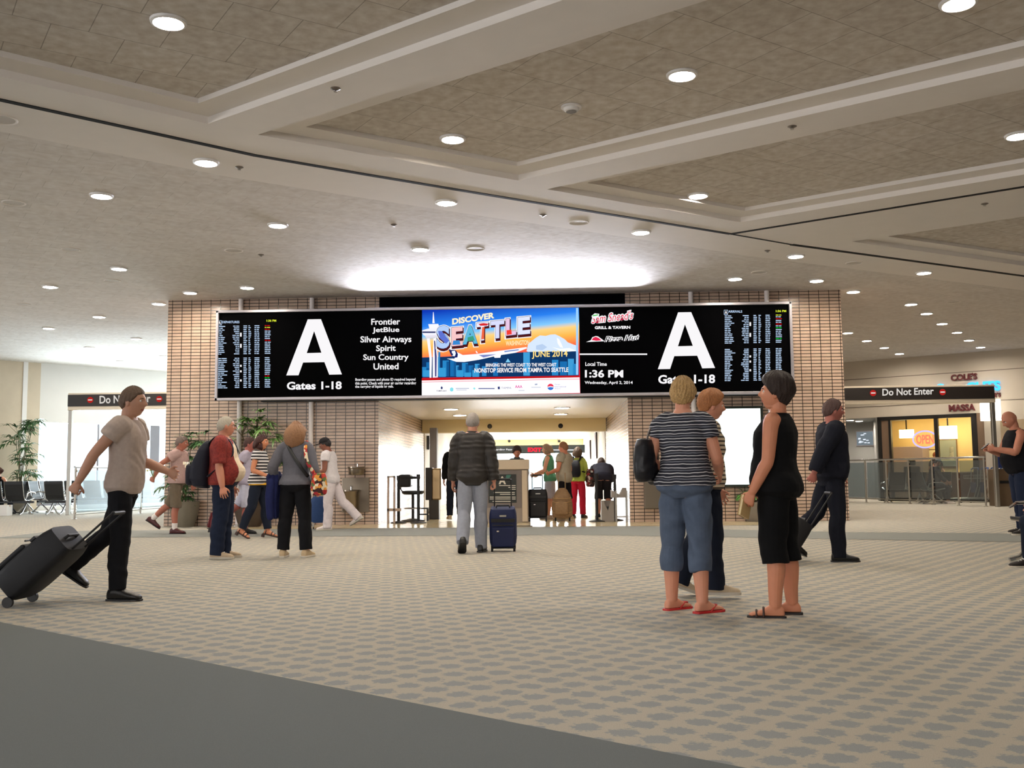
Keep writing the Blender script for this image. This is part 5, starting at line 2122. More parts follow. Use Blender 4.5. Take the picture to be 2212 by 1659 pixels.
TORSO = {  # height, half width, half depth, forward shift (for 1.75 m)
    'm': [(0.84, 0.100, 0.085, 0.0), (0.90, 0.165, 0.115, -0.005), (0.97, 0.172, 0.122, -0.005), (1.06, 0.158, 0.110, 0.0), (1.16, 0.158, 0.112, 0.005), (1.27, 0.172, 0.122, 0.005), (1.36, 0.178, 0.118, 0.0), (1.43, 0.155, 0.090, -0.008), (1.475, 0.096, 0.070, -0.012), (1.52, 0.060, 0.062, -0.006)],
    'f': [(0.84, 0.105, 0.090, 0.0), (0.90, 0.172, 0.122, -0.012), (0.97, 0.178, 0.128, -0.010), (1.06, 0.146, 0.104, 0.0), (1.15, 0.135, 0.098, 0.003), (1.25, 0.150, 0.116, 0.014), (1.34, 0.156, 0.110, 0.008), (1.415, 0.132, 0.082, -0.004), (1.465, 0.072, 0.060, -0.008), (1.52, 0.052, 0.054, -0.004)]}


def person(lab, x, y, heading, H=1.72, sex='m', heft=1.0, belly=0.0, legs=((0, 2, 3), (0, 2, 3)), lean=0.0, head=(0, 0), arms=None, curl=(0.35, 0.35), grip=(False, False), thumbs=((0, 1, 0), (0, 1, 0)), skin_c=(206, 152, 122), hair=None, top=None, bottom=None, shoe=None, socks=None, voxel=0.006, seed=1, footyaw=(8, 8), seat=None, extra_top=None, straight=0.0, face=True):
    """builds one figure: body, hair, clothes as children of one thing"""
    s = H / 1.75
    t = thing('person', lab, 'person', (x, y, 0), heading)
    L1, L2, AH = 0.42 * s, 0.40 * s, 0.08 * s
    hips, knees, ankles, feet = [], [], [], []
    for i, sx in enumerate((-1, 1)):
        tp, kf, ab = legs[i][:3]
        fp = legs[i][3] if len(legs[i]) > 3 else 0.0
        hp = V(sx * 0.088 * s, 0, 0)
        d1 = V(sx * math.sin(math.radians(ab)), math.sin(math.radians(tp)) * math.cos(math.radians(ab)), -math.cos(math.radians(tp)) * math.cos(math.radians(ab)))
        sh = math.radians(tp - kf)
        d2 = V(sx * math.sin(math.radians(ab * 0.6)), math.sin(sh), -math.cos(sh)).normalized()
        kn = hp + d1 * L1
        an = kn + d2 * L2
        fy = math.radians(footyaw[i]) * sx
        f = V(math.sin(fy), math.cos(fy), 0)
        rr = V(math.cos(fy), -math.sin(fy), 0)
        R = Matrix.Rotation(math.radians(-fp), 3, rr)
        f, u = R @ f, R @ V(0, 0, 1)
        o = an - u * AH
        low = min((o + f * 0.2 * s).z, (o - f * 0.08 * s).z)
        hips.append(hp), knees.append(kn), ankles.append(an), feet.append([o, f, u, rr, low])
    dz = -min(ft[4] for ft in feet) if seat is None else seat
    up = V(0, 0, dz)
    hips, knees, ankles = [p + up for p in hips], [p + up for p in knees], [p + up for p in ankles]
    for ft in feet:
        ft[0] = ft[0] + up
    pel = V(0, 0, dz)
    la = math.radians(lean)

    def sp(z):
        """point on the spine for a standing height z (1.75 m figure)"""
        h = (z - 0.90) * s
        f = max(0.0, min(1.0, (z - 0.95) / 0.3))
        a = la * (0.55 + 0.45 * f)
        return pel + V(0, math.sin(a) * max(h, 0), math.cos(a) * h if h > 0 else h), a

    def tor(z0, z1, grow, bell=0.0, zs=None, hemflare=0.0, cut=None):
        tb = TORSO[sex]
        out = []
        for (z, w, d, sh) in ([(zz, *[np.interp(zz, [q[0] for q in tb], [q[k] for q in tb]) for k in (1, 2, 3)]) for zz in np.linspace(z0, z1, 14)]):
            c, a = sp(z)
            g = math.exp(-((z - 1.06) / 0.13) ** 2) * bell
            fl = hemflare * max(0, (1.05 - z)) * 2
            hf = heft if z < 1.44 else 1 + (heft - 1) * 0.4
            fwd = V(0, math.cos(a), -math.sin(a))
            out.append(sring(c + fwd * (sh + g * 0.55) * s, V(1, 0, 0), fwd, (w * hf + grow + fl + g * 0.25) * s, (d * hf + grow + fl * 0.6 + g * 0.6) * s, 28, 2.4))
        return out

    # arms
    shw = (0.178 if sex == 'm' else 0.155) * s * (1 + (heft - 1) * 0.6)
    A = []
    for i, sx in enumerate((-1, 1)):
        S0, a = sp(1.415)
        S0 = S0 + V(sx * shw, -0.005, 0)
        tgt = arms[i] if arms and arms[i] is not None else (0.235 + 0.10 * (heft - 1), 0.06, 0.80)
        if len(tgt) > 3:
            pole = Vector(tgt[3])
            pole.x *= sx
        else:
            pole = V(sx * 0.35, -0.8, -0.3)
        Wt = V(sx * tgt[0], tgt[1], tgt[2] - 0.90) * s + pel + V(0, math.sin(la) * 0.3 * s if lean and tgt[1] > -9 else 0, 0)
        U, Fm = 0.295 * s, 0.255 * s
        dv = Wt - S0
        D = min(dv.length, (U + Fm) * 0.995)
        dn = dv.normalized()
        Wt = S0 + dn * D
        ca = (U * U + D * D - Fm * Fm) / (2 * U * D)
        pp = (pole - dn * pole.dot(dn)).normalized()
        E = S0 + dn * U * ca + pp * U * math.sqrt(max(0, 1 - ca * ca))
        A.append((S0, E, Wt))
    hx = heft
    ar = [x * s * (1 + (hx - 1) * 0.8) * (1.0 if sex == 'm' else 0.9) for x in (0.062, 0.056, 0.050, 0.043, 0.045, 0.040, 0.028)]

    def armchain(i):
        S0, E, Wt = A[i]
        sx = -1 if i == 0 else 1
        return [S0 + V(-sx * 0.04, 0, 0.0) * s, S0.lerp(E, 0.12), S0.lerp(E, 0.5), E, E.lerp(Wt, 0.25), E.lerp(Wt, 0.6), Wt]

    lr = [x * s * (1 + (hx - 1) * 0.7) for x in (0.078, 0.084, 0.077, 0.060, 0.058, 0.058, 0.046, 0.038)]

    def legchain(i):
        h, k, a = hips[i], knees[i], ankles[i]
        kd = V(0, -0.012, 0) * s
        return [h + V(0, 0, -0.02) * s, h.lerp(k, 0.25), h.lerp(k, 0.6), k, k.lerp(a, 0.14) + kd, k.lerp(a, 0.34) + kd * 1.5, k.lerp(a, 0.72) + kd * 0.4, a]

    # body: one continuous skin
    mb = MB()
    mb.rings(tor(0.84, 1.50, -0.004, belly * 0.9))
    for i in (0, 1):
        limb(mb, armchain(i), ar, 16)
        limb(mb, legchain(i), lr, 16)
        o, f, u, rr, _ = feet[i]
        mb.rings(shoe_rings(o, f, u, rr, s, 'foot'))
        if shoe and shoe['kind'] in ('flipflop', 'sandal', 'heel'):
            for q in range(5):
                tp_ = o + f * (0.178 - 0.012 * abs(q - 1)) * s + rr * (-0.032 + 0.016 * q) * s * (1 if i == 0 else -1) + u * 0.02 * s
                mb.ball(tuple(tp_), 0.009 * s, 0.012 * s, 0.009 * s, 8, 6)
    cn, a = sp(1.50)
    hy, hpit = math.radians(head[0]), math.radians(head[1])
    hc = sp(1.60)[0] + V(0, 0.022 + 0.03 * math.sin(la), 0.018) * s
    hc = cn + (hc - cn) * 1.0
    Rh = Matrix.Rotation(hy, 3, 'Z') @ Matrix.Rotation(hpit, 3, 'X')
    hc = hc + (Rh @ V(0, 0.0, 0.0)) + V(0, -math.sin(hpit) * 0.05 * s, 0)
    limb(mb, [sp(1.42)[0], cn.lerp(hc, 0.25) + V(0, -0.012, 0) * s, hc + Rh @ V(0, -0.02, -0.04) * s], [x * s * (1 + (hx - 1) * 0.3) * (1 if sex == 'm' else 0.88) for x in (0.066, 0.060, 0.058)], 16)
    D, P = head_points()
    Hs = s * 1.07
    mb.rings([[hc + Rh @ (Vector(p) * Hs) for p in row] for row in P])
    for sx in (-1, 1):
        Me = Matrix.Translation(hc) @ Rh.to_4x4() @ Matrix.Translation(V(sx * 0.074, -0.008, -0.006) * Hs) @ Matrix.Rotation(sx * -0.35, 4, 'Z') @ Matrix.Scale(Hs, 4)
        mb.ball((0, 0, 0), 0.009, 0.019, 0.032, 12, 8, M=Me)
        mb.ball((sx * 0.004, -0.006, 0.004), 0.008, 0.014, 0.022, 10, 6, M=Me)
    for i, sx in enumerate((-1, 1)):
        S0, E, Wt = A[i]
        hand(mb, Wt, (Wt - E) if not grip[i] or True else V(0, 0, -1), V(-sx, 0, 0), s, curl[i], thumbs[i], grip[i])
    body = remesh(mb, voxel, 'body')
    sk_ = skin(skin_c)
    lipm = mat('lips_%d' % skin_c[0], tuple(int(c * q) for c, q in zip(skin_c, (0.86, 0.62, 0.62))), 0.4)
    body.materials.clear()
    body.materials.append(sk_)
    body.materials.append(lipm)
    cen = np.empty(len(body.polygons) * 3, np.float32)
    body.polygons.foreach_get('center', cen)
    cen = cen.reshape(-1, 3)
    loc = (cen - np.array(hc)) @ np.array(Rh) / Hs
    lip = (np.abs(loc[:, 0]) < 0.024) & (np.abs(loc[:, 2] + 0.062) < 0.0105 - 0.25 * np.abs(loc[:, 0])) & (loc[:, 1] > 0.06)
    body.polygons.foreach_set('material_index', lip.astype(np.int32))
    ob = bpy.data.objects.new('body', body)
    C.objects.link(ob)
    ob.parent = t
    if face:
        for sx in (-1, 1):
            m = MB()
            c = hc + Rh @ (V(sx * 0.031, 0.0735, 0.006) * Hs)
            m.ball(tuple(c), 0.0115 * Hs, 0.0115 * Hs, 0.0095 * Hs, 12, 8)
            m.cur = 1
            c2 = c + Rh @ (V(0, 0.0082, 0) * Hs)
            m.ball(tuple(c2), 0.0052 * Hs, 0.004 * Hs, 0.0052 * Hs, 10, 6)
            m.build('eye', [mat('eye_white', (226, 220, 214), 0.3), mat('eye_dark', (42, 30, 24), 0.2)], t, smooth='all')
            m = MB()
            m.tube([hc + Rh @ (V(sx * (0.017 + 0.009 * q), 0.0925 - 0.0028 * q * q * 0.55, 0.024 + 0.0026 * math.sin(q * 0.9)) * Hs) for q in range(4)], [0.0028 * Hs, 0.0036 * Hs, 0.003 * Hs, 0.0015 * Hs], 6)
            m.build('eyebrow', mat('brow_%d' % (hair or {}).get('col', (90, 70, 50))[0], tuple(int(q * 0.8) for q in (hair or {}).get('col', (90, 70, 50))), 0.8), t, smooth='all')
    # hair: a shell round the skull that dives under the skin outside the hairline
    if hair:
        D, P = head_points(110, 70)
        d = D.reshape(-1, 3)
        p = P.reshape(-1, 3)
        st = hair['style']
        az = np.abs(np.degrees(np.arctan2(d[:, 0], d[:, 1])))      # 0 = face, 180 = back
        el = np.degrees(np.arcsin(np.clip(d[:, 2], -1, 1)))
        line = np.interp(az, [0, 40, 62, 80, 100, 125, 180], hair.get('line', [38, 34, 12, -4, -4, -28, -36]))
        th = hair.get('thick', 0.012)
        cover = 1 / (1 + np.exp(-(el - line) / 2.5))
        r_ = np.random.default_rng(seed)
        strands = 0.0
        for i in range(5):
            k = r_.integers(6, 34)
            strands = strands + np.sin(np.radians(az) * k + el * 0.09 * r_.normal() + 1.5 * np.sin(el * 0.06 + k) + r_.uniform(0, 6)) / 4
        g = th * (1 + hair.get('rough', 0.42) * strands)
        if st == 'bob':
            drop = np.clip((20 - el) / 60, 0, 1) * (az > 60)
            g = g + hair.get('vol', 0.03) * np.clip((az - 55) / 30, 0, 1) * np.clip((55 - el) / 60, 0, 1)
            p = p.copy()
            low = (az > 62) & (el < 0)
            wide = 1 + hair.get('flip', 0.6) * np.clip(-el / 40, 0, 1) * (az > 62)
            p[:, 0] *= wide
            p[:, 1] = np.where(p[:, 1] < 0.03, p[:, 1] * wide, p[:, 1])
            p[:, 2] = np.where(low, p[:, 2] - hair.get('len', 0.05) * np.clip(-el / 40, 0, 1), p[:, 2])
        if st == 'full':
            g = g + hair.get('vol', 0.015) * np.clip((el + 10) / 60, 0, 1)
        if st == 'bun':
            pass
        nrm = p / np.linalg.norm(p, axis=1)[:, None]
        q = p * (1 - 0.10 * (1 - cover))[:, None] + nrm * (g * cover)[:, None]
        q = q.reshape(P.shape)
        m = MB()
        m.rings([[hc + Rh @ (Vector(v) * Hs) for v in row] for row in q])
        hm = mat('hair_%d_%d_%d' % hair['col'], hair['col'], 0.55, 0, 0.4, hair.get('mix', 0.35) * 1.3, 90, 0.6, 160)
        ho = m.build('hair', hm, t, smooth='all')
        if st == 'bun':
            m = MB()
            m.ball(tuple(hc + Rh @ (V(0, -0.125, 0.03) * Hs)), 0.045, 0.045, 0.045)
            m.build('hair_bun', hm, ho, smooth='all')
    # clothes
    def garment(name, mb_, m, amp, vx=None, parent=t, sd=0):
        me = remesh(mb_, vx or max(voxel, 0.007), name, 3)
        if amp:
            folds(me, amp, seed * 13 + sd)
        me.materials.clear()
        me.materials.append(m)
        o_ = bpy.data.objects.new(name, me)
        C.objects.link(o_)
        o_.parent = parent
        return o_

    def wear(spec, name, sd):
        g = spec.get('grow', 0.014)
        mb_ = MB()
        zt = spec.get('neck', 1.475)
        mb_.rings(tor(spec.get('hem', 0.88), zt, g, belly, hemflare=spec.get('flare', 0.045)))
        sl = spec.get('sleeve', 0.5)
        if sl > 0:
            for i in (0, 1):
                ch = armchain(i)
                end = {0.5: 2.35, 1: 3, 1.5: 5, 2: 5.85}.get(sl, sl * 3)
                pts, rr_ = lerp_chain(ch, [r + (g + spec.get('loose', 0.006)) * s for r in ar], 0.0, end)
                limb(mb_, pts, rr_, 16, k=2, caps=(True, False))
        else:
            for i in (0, 1):
                S0 = A[i][0]
                sx = -1 if i == 0 else 1
                mb_.ball(tuple(S0 + V(-sx * 0.055, 0, -0.0) * s), 0.05 * s, 0.066 * s, 0.055 * s)
        if spec.get('collar'):
            limb(mb_, [sp(1.44)[0], cn + V(0, -0.012, 0.012) * s], [0.082 * s, 0.074 * s], 20, k=2, caps=(False, False))
        return garment(name, mb_, spec['mat'], spec.get('amp', 0.005), sd=sd)

    tops = {}
    if top:
        tops['top'] = wear(top, top.get('name', 'shirt'), 1)
    if extra_top:
        tops['over'] = wear(extra_top, extra_top.get('name', 'jacket'), 2)
    if bottom:
        g = bottom.get('grow', 0.014)
        mb_ = MB()
        mb_.rings(tor(0.84, bottom.get('waist', 1.00), g * 0.5, belly * 0.6))
        end = bottom.get('end', 6.6)
        for i in (0, 1):
            ch = legchain(i)
            if end > 6.9:
                ch = ch[:-1] + [ankles[i] + (ankles[i] - knees[i]).normalized() * 0.035 * s]
            fl = bottom.get('flare', 0.012)
            n_ = 8
            rr_ = [r + (g + fl * max(0, q - 2) / 4) * s for q, r in enumerate(lr)]
            if bottom.get('wide'):
                rr_ = [max(r, bottom['wide'] * s) if q > 2 else r for q, r in enumerate(rr_)]
            pts, rr_ = lerp_chain(ch, rr_, 0.0, min(end, 7.0), 13)
            limb(mb_, pts, rr_, 18, k=2, caps=(False, False))
        if bottom.get('skirt'):
            a0 = sum(hips, V(0, 0, 0)) / 2
            k0 = sum(knees, V(0, 0, 0)) / 2 + V(0, 0, -0.02) * s
            limb(mb_, [a0, k0], [0.16 * s, 0.15 * s], 20, k=3, caps=(False, False))
        garment(bottom.get('name', 'trousers'), mb_, bottom['mat'], bottom.get('amp', 0.006), sd=3)
    if socks:
        for i in (0, 1):
            m = MB()
            pts, rr_ = lerp_chain(legchain(i), [r + 0.004 for r in lr], socks.get('from', 6.2), 7.0, 5)
            limb(m, pts, rr_, 14, k=2, caps=(False, True))
            m.build('sock', socks['mat'], t, smooth='all')
    if shoe:
        for i in (0, 1):
            o, f, u, rr, _ = feet[i]
            kd = shoe['kind']
            if kd in ('shoe', 'sneaker', 'loafer', 'boot'):
                m = MB()
                m.rings(shoe_rings(o, f, u, rr, s, 'shoe', 0.002))
                me_ = remesh(m, 0.006, 'shoe', 2)
                me_.materials.clear()
                me_.materials.append(shoe['mat'])
                so = bpy.data.objects.new('shoe', me_)
                C.objects.link(so)
                so.parent = t
                m = MB()
                R = []
                for yy, w_ in ((-0.092, 0.026), (-0.08, 0.04), (0.0, 0.044), (0.08, 0.05), (0.15, 0.055), (0.19, 0.046), (0.212, 0.024)):
                    zt_ = 0.026 if kd == 'sneaker' else 0.017
                    R.append([o + f * yy * s + rr * sx * w_ * s + u * zz for sx, zz in ((-1, 0.001), (1, 0.001), (1, zt_ * s), (-1, zt_ * s))])
                m.rings(R)
                m.build('sole', shoe.get('sole', M_BLACK), so, bevel=0.004)
                if kd == 'sneaker':
                    m = MB()
                    for q in range(4):
                        yy = 0.045 + 0.022 * q
                        zz = (0.098 - 0.013 * q + 0.012) * s
                        m.tube([o + f * yy * s - rr * 0.022 * s + u * (zz - 0.006), o + f * (yy + 0.005) * s + u * (zz + 0.002), o + f * yy * s + rr * 0.022 * s + u * (zz - 0.006)], 0.004, 6)
                    m.build('laces', shoe.get('lace', M_WHITE), so, smooth='all')
            else:
                m = MB()
                R = []
                lift = shoe.get('lift', 0.0)
                for yy, w_ in ((-0.075, 0.024), (-0.062, 0.038), (0.0, 0.038), (0.07, 0.042), (0.14, 0.05), (0.18, 0.042), (0.202, 0.02)):
                    R.append([o + f * yy * s + rr * sx * w_ * s + u * zz * s for sx, zz in ((-1, -0.006), (1, -0.006), (1, 0.014), (-1, 0.014))])
                m.rings(R)
                if kd == 'heel':
                    m.box(-0.02, 0.02, -0.08, -0.03, -0.05, 0.0, M=Matrix.Translation(o) @ Matrix((tuple(rr) + (0,), tuple(f) + (0,), tuple(u) + (0,), (0, 0, 0, 1))).transposed())
                so = m.build('sandal', shoe.get('sole', shoe['mat']), t, bevel=0.005)
                inn = 1 if i == 0 else -1
                tq = o + f * 0.148 * s + rr * inn * 0.014 * s + u * 0.036 * s
                m = MB()
                if kd == 'flipflop':
                    for sx in (-1, 1):
                        m.tube([tq + u * -0.02 * s, tq + u * 0.012 * s, o + f * 0.10 * s + rr * sx * 0.032 * s + u * 0.052 * s, o + f * 0.045 * s + rr * sx * 0.043 * s + u * 0.01 * s], [0.006, 0.007, 0.008, 0.006], 8, flat=0.7)
                else:
                    for yy, hh in ((0.135, 0.048), (0.085, 0.068)) + (((-0.02, 0.085),) if kd == 'heel' else ()):
                        m.tube([o + f * yy * s + rr * math.cos(a_) * 0.046 * s + u * (0.004 + hh * math.sin(a_)) * s for a_ in [PI * q / 10 for q in range(11)]], 0.008, 8)
                m.build('strap', shoe['mat'], so, smooth='all')
    inf = dict(root=t, head=hc, Rh=Rh, A=A, feet=feet, knees=knees, ankles=ankles, hips=hips, sp=sp, s=s, tops=tops)
    return inf


def place(px, py):
    w = zp(px, py)
    return w.x, w.y


def local(inf, p):
    r = inf['root']
    return Matrix.Translation(r.location) @ Matrix.Rotation(r.rotation_euler.z, 4, 'Z') @ Vector(p)


CL = lambda nm, c, bump=0.15, rough=0.9: mat('cloth_' + nm, c, rough, 0, 0.2, 0.14, 30, bump, 420)
SNK = lambda nm, c: dict(kind='sneaker', mat=CL('shoe_' + nm, c, 0.1, 0.7), sole=mat('sole_pale', (200, 192, 178), 0.6))
BLK = dict(kind='shoe', mat=mat('black_leather', (14, 13, 14), 0.35))
PI2 = PI / 2
WALK = ((4, 6, 2), (-24, 26, 2, 34))       # planted leg first, trailing leg toe-down
WALKR = ((-24, 26, 2, 34), (4, 6, 2))

# man striding in from the window side
x, y = place(262, 1294)
P1 = person('person striding past in a pale brown shirt and black trousers, one arm reaching ahead', x, y, -PI2, 1.78, 'm', 0.98, 0.02, WALKR, 3, (-5, 0), ((0.20, 0.27, 1.04), (0.24, -0.36, 0.86)), (0.5, 1.0), (False, True), ((0, 0.3, 1), (0, 1, 0)), (186, 140, 116), dict(style='short', col=(96, 76, 60)), dict(mat=CL('pale_brown', (176, 160, 150)), sleeve=0.6, hem=0.86, loose=0.02), dict(mat=CL('black_trouser', (20, 20, 24)), end=6.9), BLK, None, 0.005, 1)
suitcase('black trolley case pulled along behind the striding man', local(P1, (0.34, -0.78, 0)).to_tuple(), -PI2, 0.85, 0.44, 0.66, 0.28, (18, 19, 24), 0.42)

# man in shorts near the brick corner
x, y = place(380, 1153)
P2 = person('person walking by in a dusty pink shirt, olive shorts, white socks and maroon loafers', x, y, -PI2, 1.76, 'm', 1.04, 0.05, WALKR, 4, (0, -6), ((0.24, 0.18, 0.84), (0.26, -0.34, 1.02)), (0.5, 1.0), (False, True), ((0, 1, 0), (0, 0.2, 1)), (176, 112, 92), dict(style='short', col=(120, 104, 96)), dict(mat=CL('dusty_pink', (186, 156, 150)), sleeve=0.6, hem=0.90, loose=0.025), dict(mat=CL('olive', (112, 100, 84)), end=3.2, wide=0.10, name='shorts'), dict(kind='loafer', mat=mat('maroon_leather', (74, 24, 26), 0.4)), dict(mat=CL('white_sock', (232, 224, 218)), **{'from': 6.0}), 0.006, 2)
hnd = local(P2, P2['A'][1][2] + V(0, 0, 0))
t = thing('bouquet', 'small bunch of pale yellow flowers held by the man in olive shorts', 'flowers', hnd)
fo, st = MB(), MB()
for i in range(16):
    d = V(random.gauss(0, 0.5), random.gauss(0, 0.5), 1).normalized()
    st.tube([(0, 0, -0.06), tuple(d * 0.14)], 0.003, 5)
    fo.ball(tuple(d * 0.16), 0.022, 0.022, 0.018, 8, 6)
fo.build('blossoms', mat('pale_yellow', (240, 236, 170), 0.6), t, smooth=True)
st.build('stems', mat('flower_stem', (110, 140, 70), 0.6), t)

# man with the backpack
x, y = place(480, 1206)
plaid = patch_mat('red_plaid', [(128, 36, 30), (138, 42, 33), (116, 31, 27), (132, 42, 34)], 60)
P3 = person('person in an open red shirt and cream tee carrying a navy backpack', x, y, -PI2 + 0.12, 1.77, 'm', 1.14, 0.11, ((2, 4, 2), (-1, 4, 2)), 0, (18, 2), ((0.27, 0.06, 0.86), (0.30, 0.05, 0.82)), (0.4, 0.4), skin_c=(204, 140, 114), hair=dict(style='short', col=(176, 168, 152), thick=0.006, mix=0.2), top=dict(mat=CL('cream_tee', (226, 206, 178)), sleeve=0.4, hem=0.94, grow=0.010, name='tee', amp=0.003), bottom=dict(mat=CL('navy_jeans', (30, 38, 58)), end=7.0, grow=0.022, wide=0.085), shoe=SNK('beige', (196, 176, 150)), voxel=0.005, seed=3)
# open shirt: back, sides and sleeves, cut open at the front
s3 = P3['s']
mb = MB()
_b = []
mb2 = MB()
for z in np.linspace(0.90, 1.46, 12):
    tb = TORSO['m']
    w, d, sh = [np.interp(z, [q[0] for q in tb], [q[k] for q in tb]) for k in (1, 2, 3)]
    c, a_ = P3['sp'](z)
    g = math.exp(-((z - 1.06) / 0.13) ** 2) * 0.10
    _b.append([c + V(math.sin(2 * PI * q / 60) * (w * 1.14 + 0.03 + g * 0.27), math.cos(2 * PI * q / 60) * (d * 1.14 + 0.034 + g * 0.60) + sh + g * 0.5, 0) * s3 for q in range(7 if z < 1.36 else 4, 54 if z < 1.36 else 57)][:47])
n_ = 47
vs_ = [p for r in _b for p in r]
mb2.add(vs_, [(i * n_ + q, i * n_ + q + 1, (i + 1) * n_ + q + 1, (i + 1) * n_ + q) for i in range(len(_b) - 1) for q in range(n_ - 1)])
ov = mb2.build('open_shirt', plaid, P3['root'], smooth='all', solid=0.012)
for i in (0, 1):
    mb = MB()
    S0, E, Wt = P3['A'][i]
    sx = -1 if i == 0 else 1
    limb(mb, [S0 + V(-sx * 0.05, 0, 0.005), S0 + V(sx * 0.01, 0, -0.01), S0.lerp(E, 0.5), S0.lerp(E, 0.92)], [0.092, 0.092, 0.084, 0.082], 18, caps=(True, False))
    mb.build('sleeve', plaid, ov, smooth='all')
m = MB()
for sx in (-1, 1):
    m.tube([P3['head'] + P3['Rh'] @ V(sx * (0.032 + 0.021 * math.cos(2 * PI * q / 14)), 0.104, 0.004 + 0.018 * math.sin(2 * PI * q / 14)) for q in range(14)], 0.0018, 6, closed=True)
    m.tube([P3['head'] + P3['Rh'] @ V(sx * 0.054, 0.102, 0.006), P3['head'] + P3['Rh'] @ V(sx * 0.080, 0.0, 0.01)], 0.002, 6)
m.build('glasses', mat('glasses_dark', (40, 34, 32), 0.3), P3['root'])


def backpack(inf, lab, col, w, z0, z1, d, pk=True):
    """bag hung on a figure's back, in the figure's own space"""
    r = inf['root']
    t = thing('backpack', lab, 'backpack', r.location, r.rotation_euler.z)
    s = inf['s']
    m_ = mat('pack_%d_%d' % col[:2], col, 0.65, 0, 0.3, 0.15, 40, 0.15, 200)
    mb = MB()
    R = []
    for u, ww, dd in ((0, 0.5, 0.5), (0.05, 0.85, 0.85), (0.2, 1, 1.05), (0.4, 1.0, 1.08), (0.6, 0.94, 0.92), (0.8, 0.8, 0.68), (0.94, 0.6, 0.45), (1, 0.35, 0.28)):
        c = V(0, -0.15 - d * 0.5 * dd - 0.02 * (1 - u), z0 + (z1 - z0) * u) * s
        R.append(sring(c, V(1, 0, 0), V(0, 1, 0), w / 2 * ww * s, d / 2 * dd * s, 24, 3))
    mb.rings(R)
    me = remesh(mb, 0.008, 'body', 2)
    folds(me, 0.005, 5)
    me.materials.append(m_)
    b = bpy.data.objects.new('body', me)
    C.objects.link(b)
    b.parent = t
    if pk:
        mb = MB()
        R = []
        for u, e in ((0, 0.6), (0.1, 0.95), (0.6, 1), (0.9, 0.9), (1, 0.5)):
            c = V(0, -0.15 - d - 0.02, z0 + (z1 - z0) * (0.06 + 0.46 * u)) * s
            R.append(sring(c, V(1, 0, 0), V(0, 1, 0), w * 0.36 * e * s, 0.06 * e * s, 20, 3))
        mb.rings(R)
        mb.build('pocket', m_, t, smooth='all')
        for q in range(3):
            mb = MB()
            mb.box((-0.10 + q * 0.1) * s, (-0.075 + q * 0.1) * s, (-0.15 - d - 0.095) * s, (-0.15 - d - 0.07) * s, (z0 + (z1 - z0) * (0.5 - 0.06 * (q % 2))) * s, (z0 + (z1 - z0) * 0.56) * s)
            mb.build('buckle', mat('pack_buckle', (196, 180, 150), 0.3, 0.6), t)
    for sx in (-1, 1):
        mb = MB()
        P_ = [V(sx * 0.07, -0.17, z1 - 0.04), V(sx * 0.10, -0.10, 1.47), V(sx * 0.115, -0.01, 1.505), V(sx * 0.125, 0.08, 1.45), V(sx * 0.135, 0.135, 1.34), V(sx * 0.165, 0.12, 1.22), V(sx * 0.205, 0.0, 1.12), V(sx * 0.16, -0.16, z0 + 0.14)]
        P_, rr_ = smooth_chain([p * s for p in P_], [0.026] * 8, 3)
        mb.tube(P_, rr_, 10, flat=0.35)
        mb.build('strap', m_, t, smooth='all')
    return t


backpack(P3, 'bulging navy backpack on the man in the red shirt', (24, 26, 40), 0.36, 0.86, 1.44, 0.22)

# strolling couple behind him
x, y = place(532, 1153)
P4 = person('person in a lavender shirt and white shorts strolling behind the backpack wearer', x, y, -PI2, 1.72, 'm', 1.08, 0.06, WALKR, 2, (0, 0), ((0.24, 0.14, 0.84), (0.25, -0.22, 0.86)), (0.5, 1.0), (False, True), skin_c=(176, 104, 92), hair=dict(style='short', col=(70, 44, 38)), top=dict(mat=CL('lavender', (176, 168, 184)), sleeve=0.6, hem=0.86, loose=0.02), bottom=dict(mat=CL('pale_shorts', (190, 190, 206)), end=3.1, wide=0.10, name='shorts'), shoe=dict(kind='loafer', mat=mat('black_leather', (14, 13, 14), 0.35)), voxel=0.006, seed=4)
suitcase('dark red suitcase rolling beside the man in the lavender shirt', local(P4, (0.40, -0.40, 0)).to_tuple(), -PI2, 0.25, 0.40, 0.58, 0.24, (96, 22, 30), 0.36)
x, y = place(556, 1163)
zz = stripe_mat('black_white_stripe', [(232, 228, 226), (30, 30, 36)], 0.052, [0.0, 0.45], 2)
P5 = person('person in a black and white striped top with yellow hem and heeled sandals', x, y, -PI2 - 0.1, 1.66, 'f', 1.05, 0.03, ((14, 8, 2, 14), (-10, 14, 2, 26)), 3, (0, 0), ((0.22, 0.12, 0.86), (0.20, 0.22, 1.04)), skin_c=(196, 130, 96), hair=dict(style='bob', col=(62, 30, 26), vol=0.03, len=0.04), top=dict(mat=zz, sleeve=0.55, hem=0.90, loose=0.01), bottom=dict(mat=CL('dark_jeans', (26, 32, 46)), end=6.8), shoe=dict(kind='heel', mat=mat('dark_sandal', (40, 26, 22), 0.4), sole=mat('cork_sole', (60, 38, 30), 0.6)), voxel=0.006, seed=5)
mb = MB()
c0, _ = P5['sp'](0.90)
limb(mb, [c0 + V(0, 0, -0.02), c0 + V(0, 0, 0.05)], [0.185, 0.182], 24, caps=(False, False), flat=0.78)
mb.build('hem_band', CL('yellow_band', (226, 172, 48)), P5['root'], smooth='all')

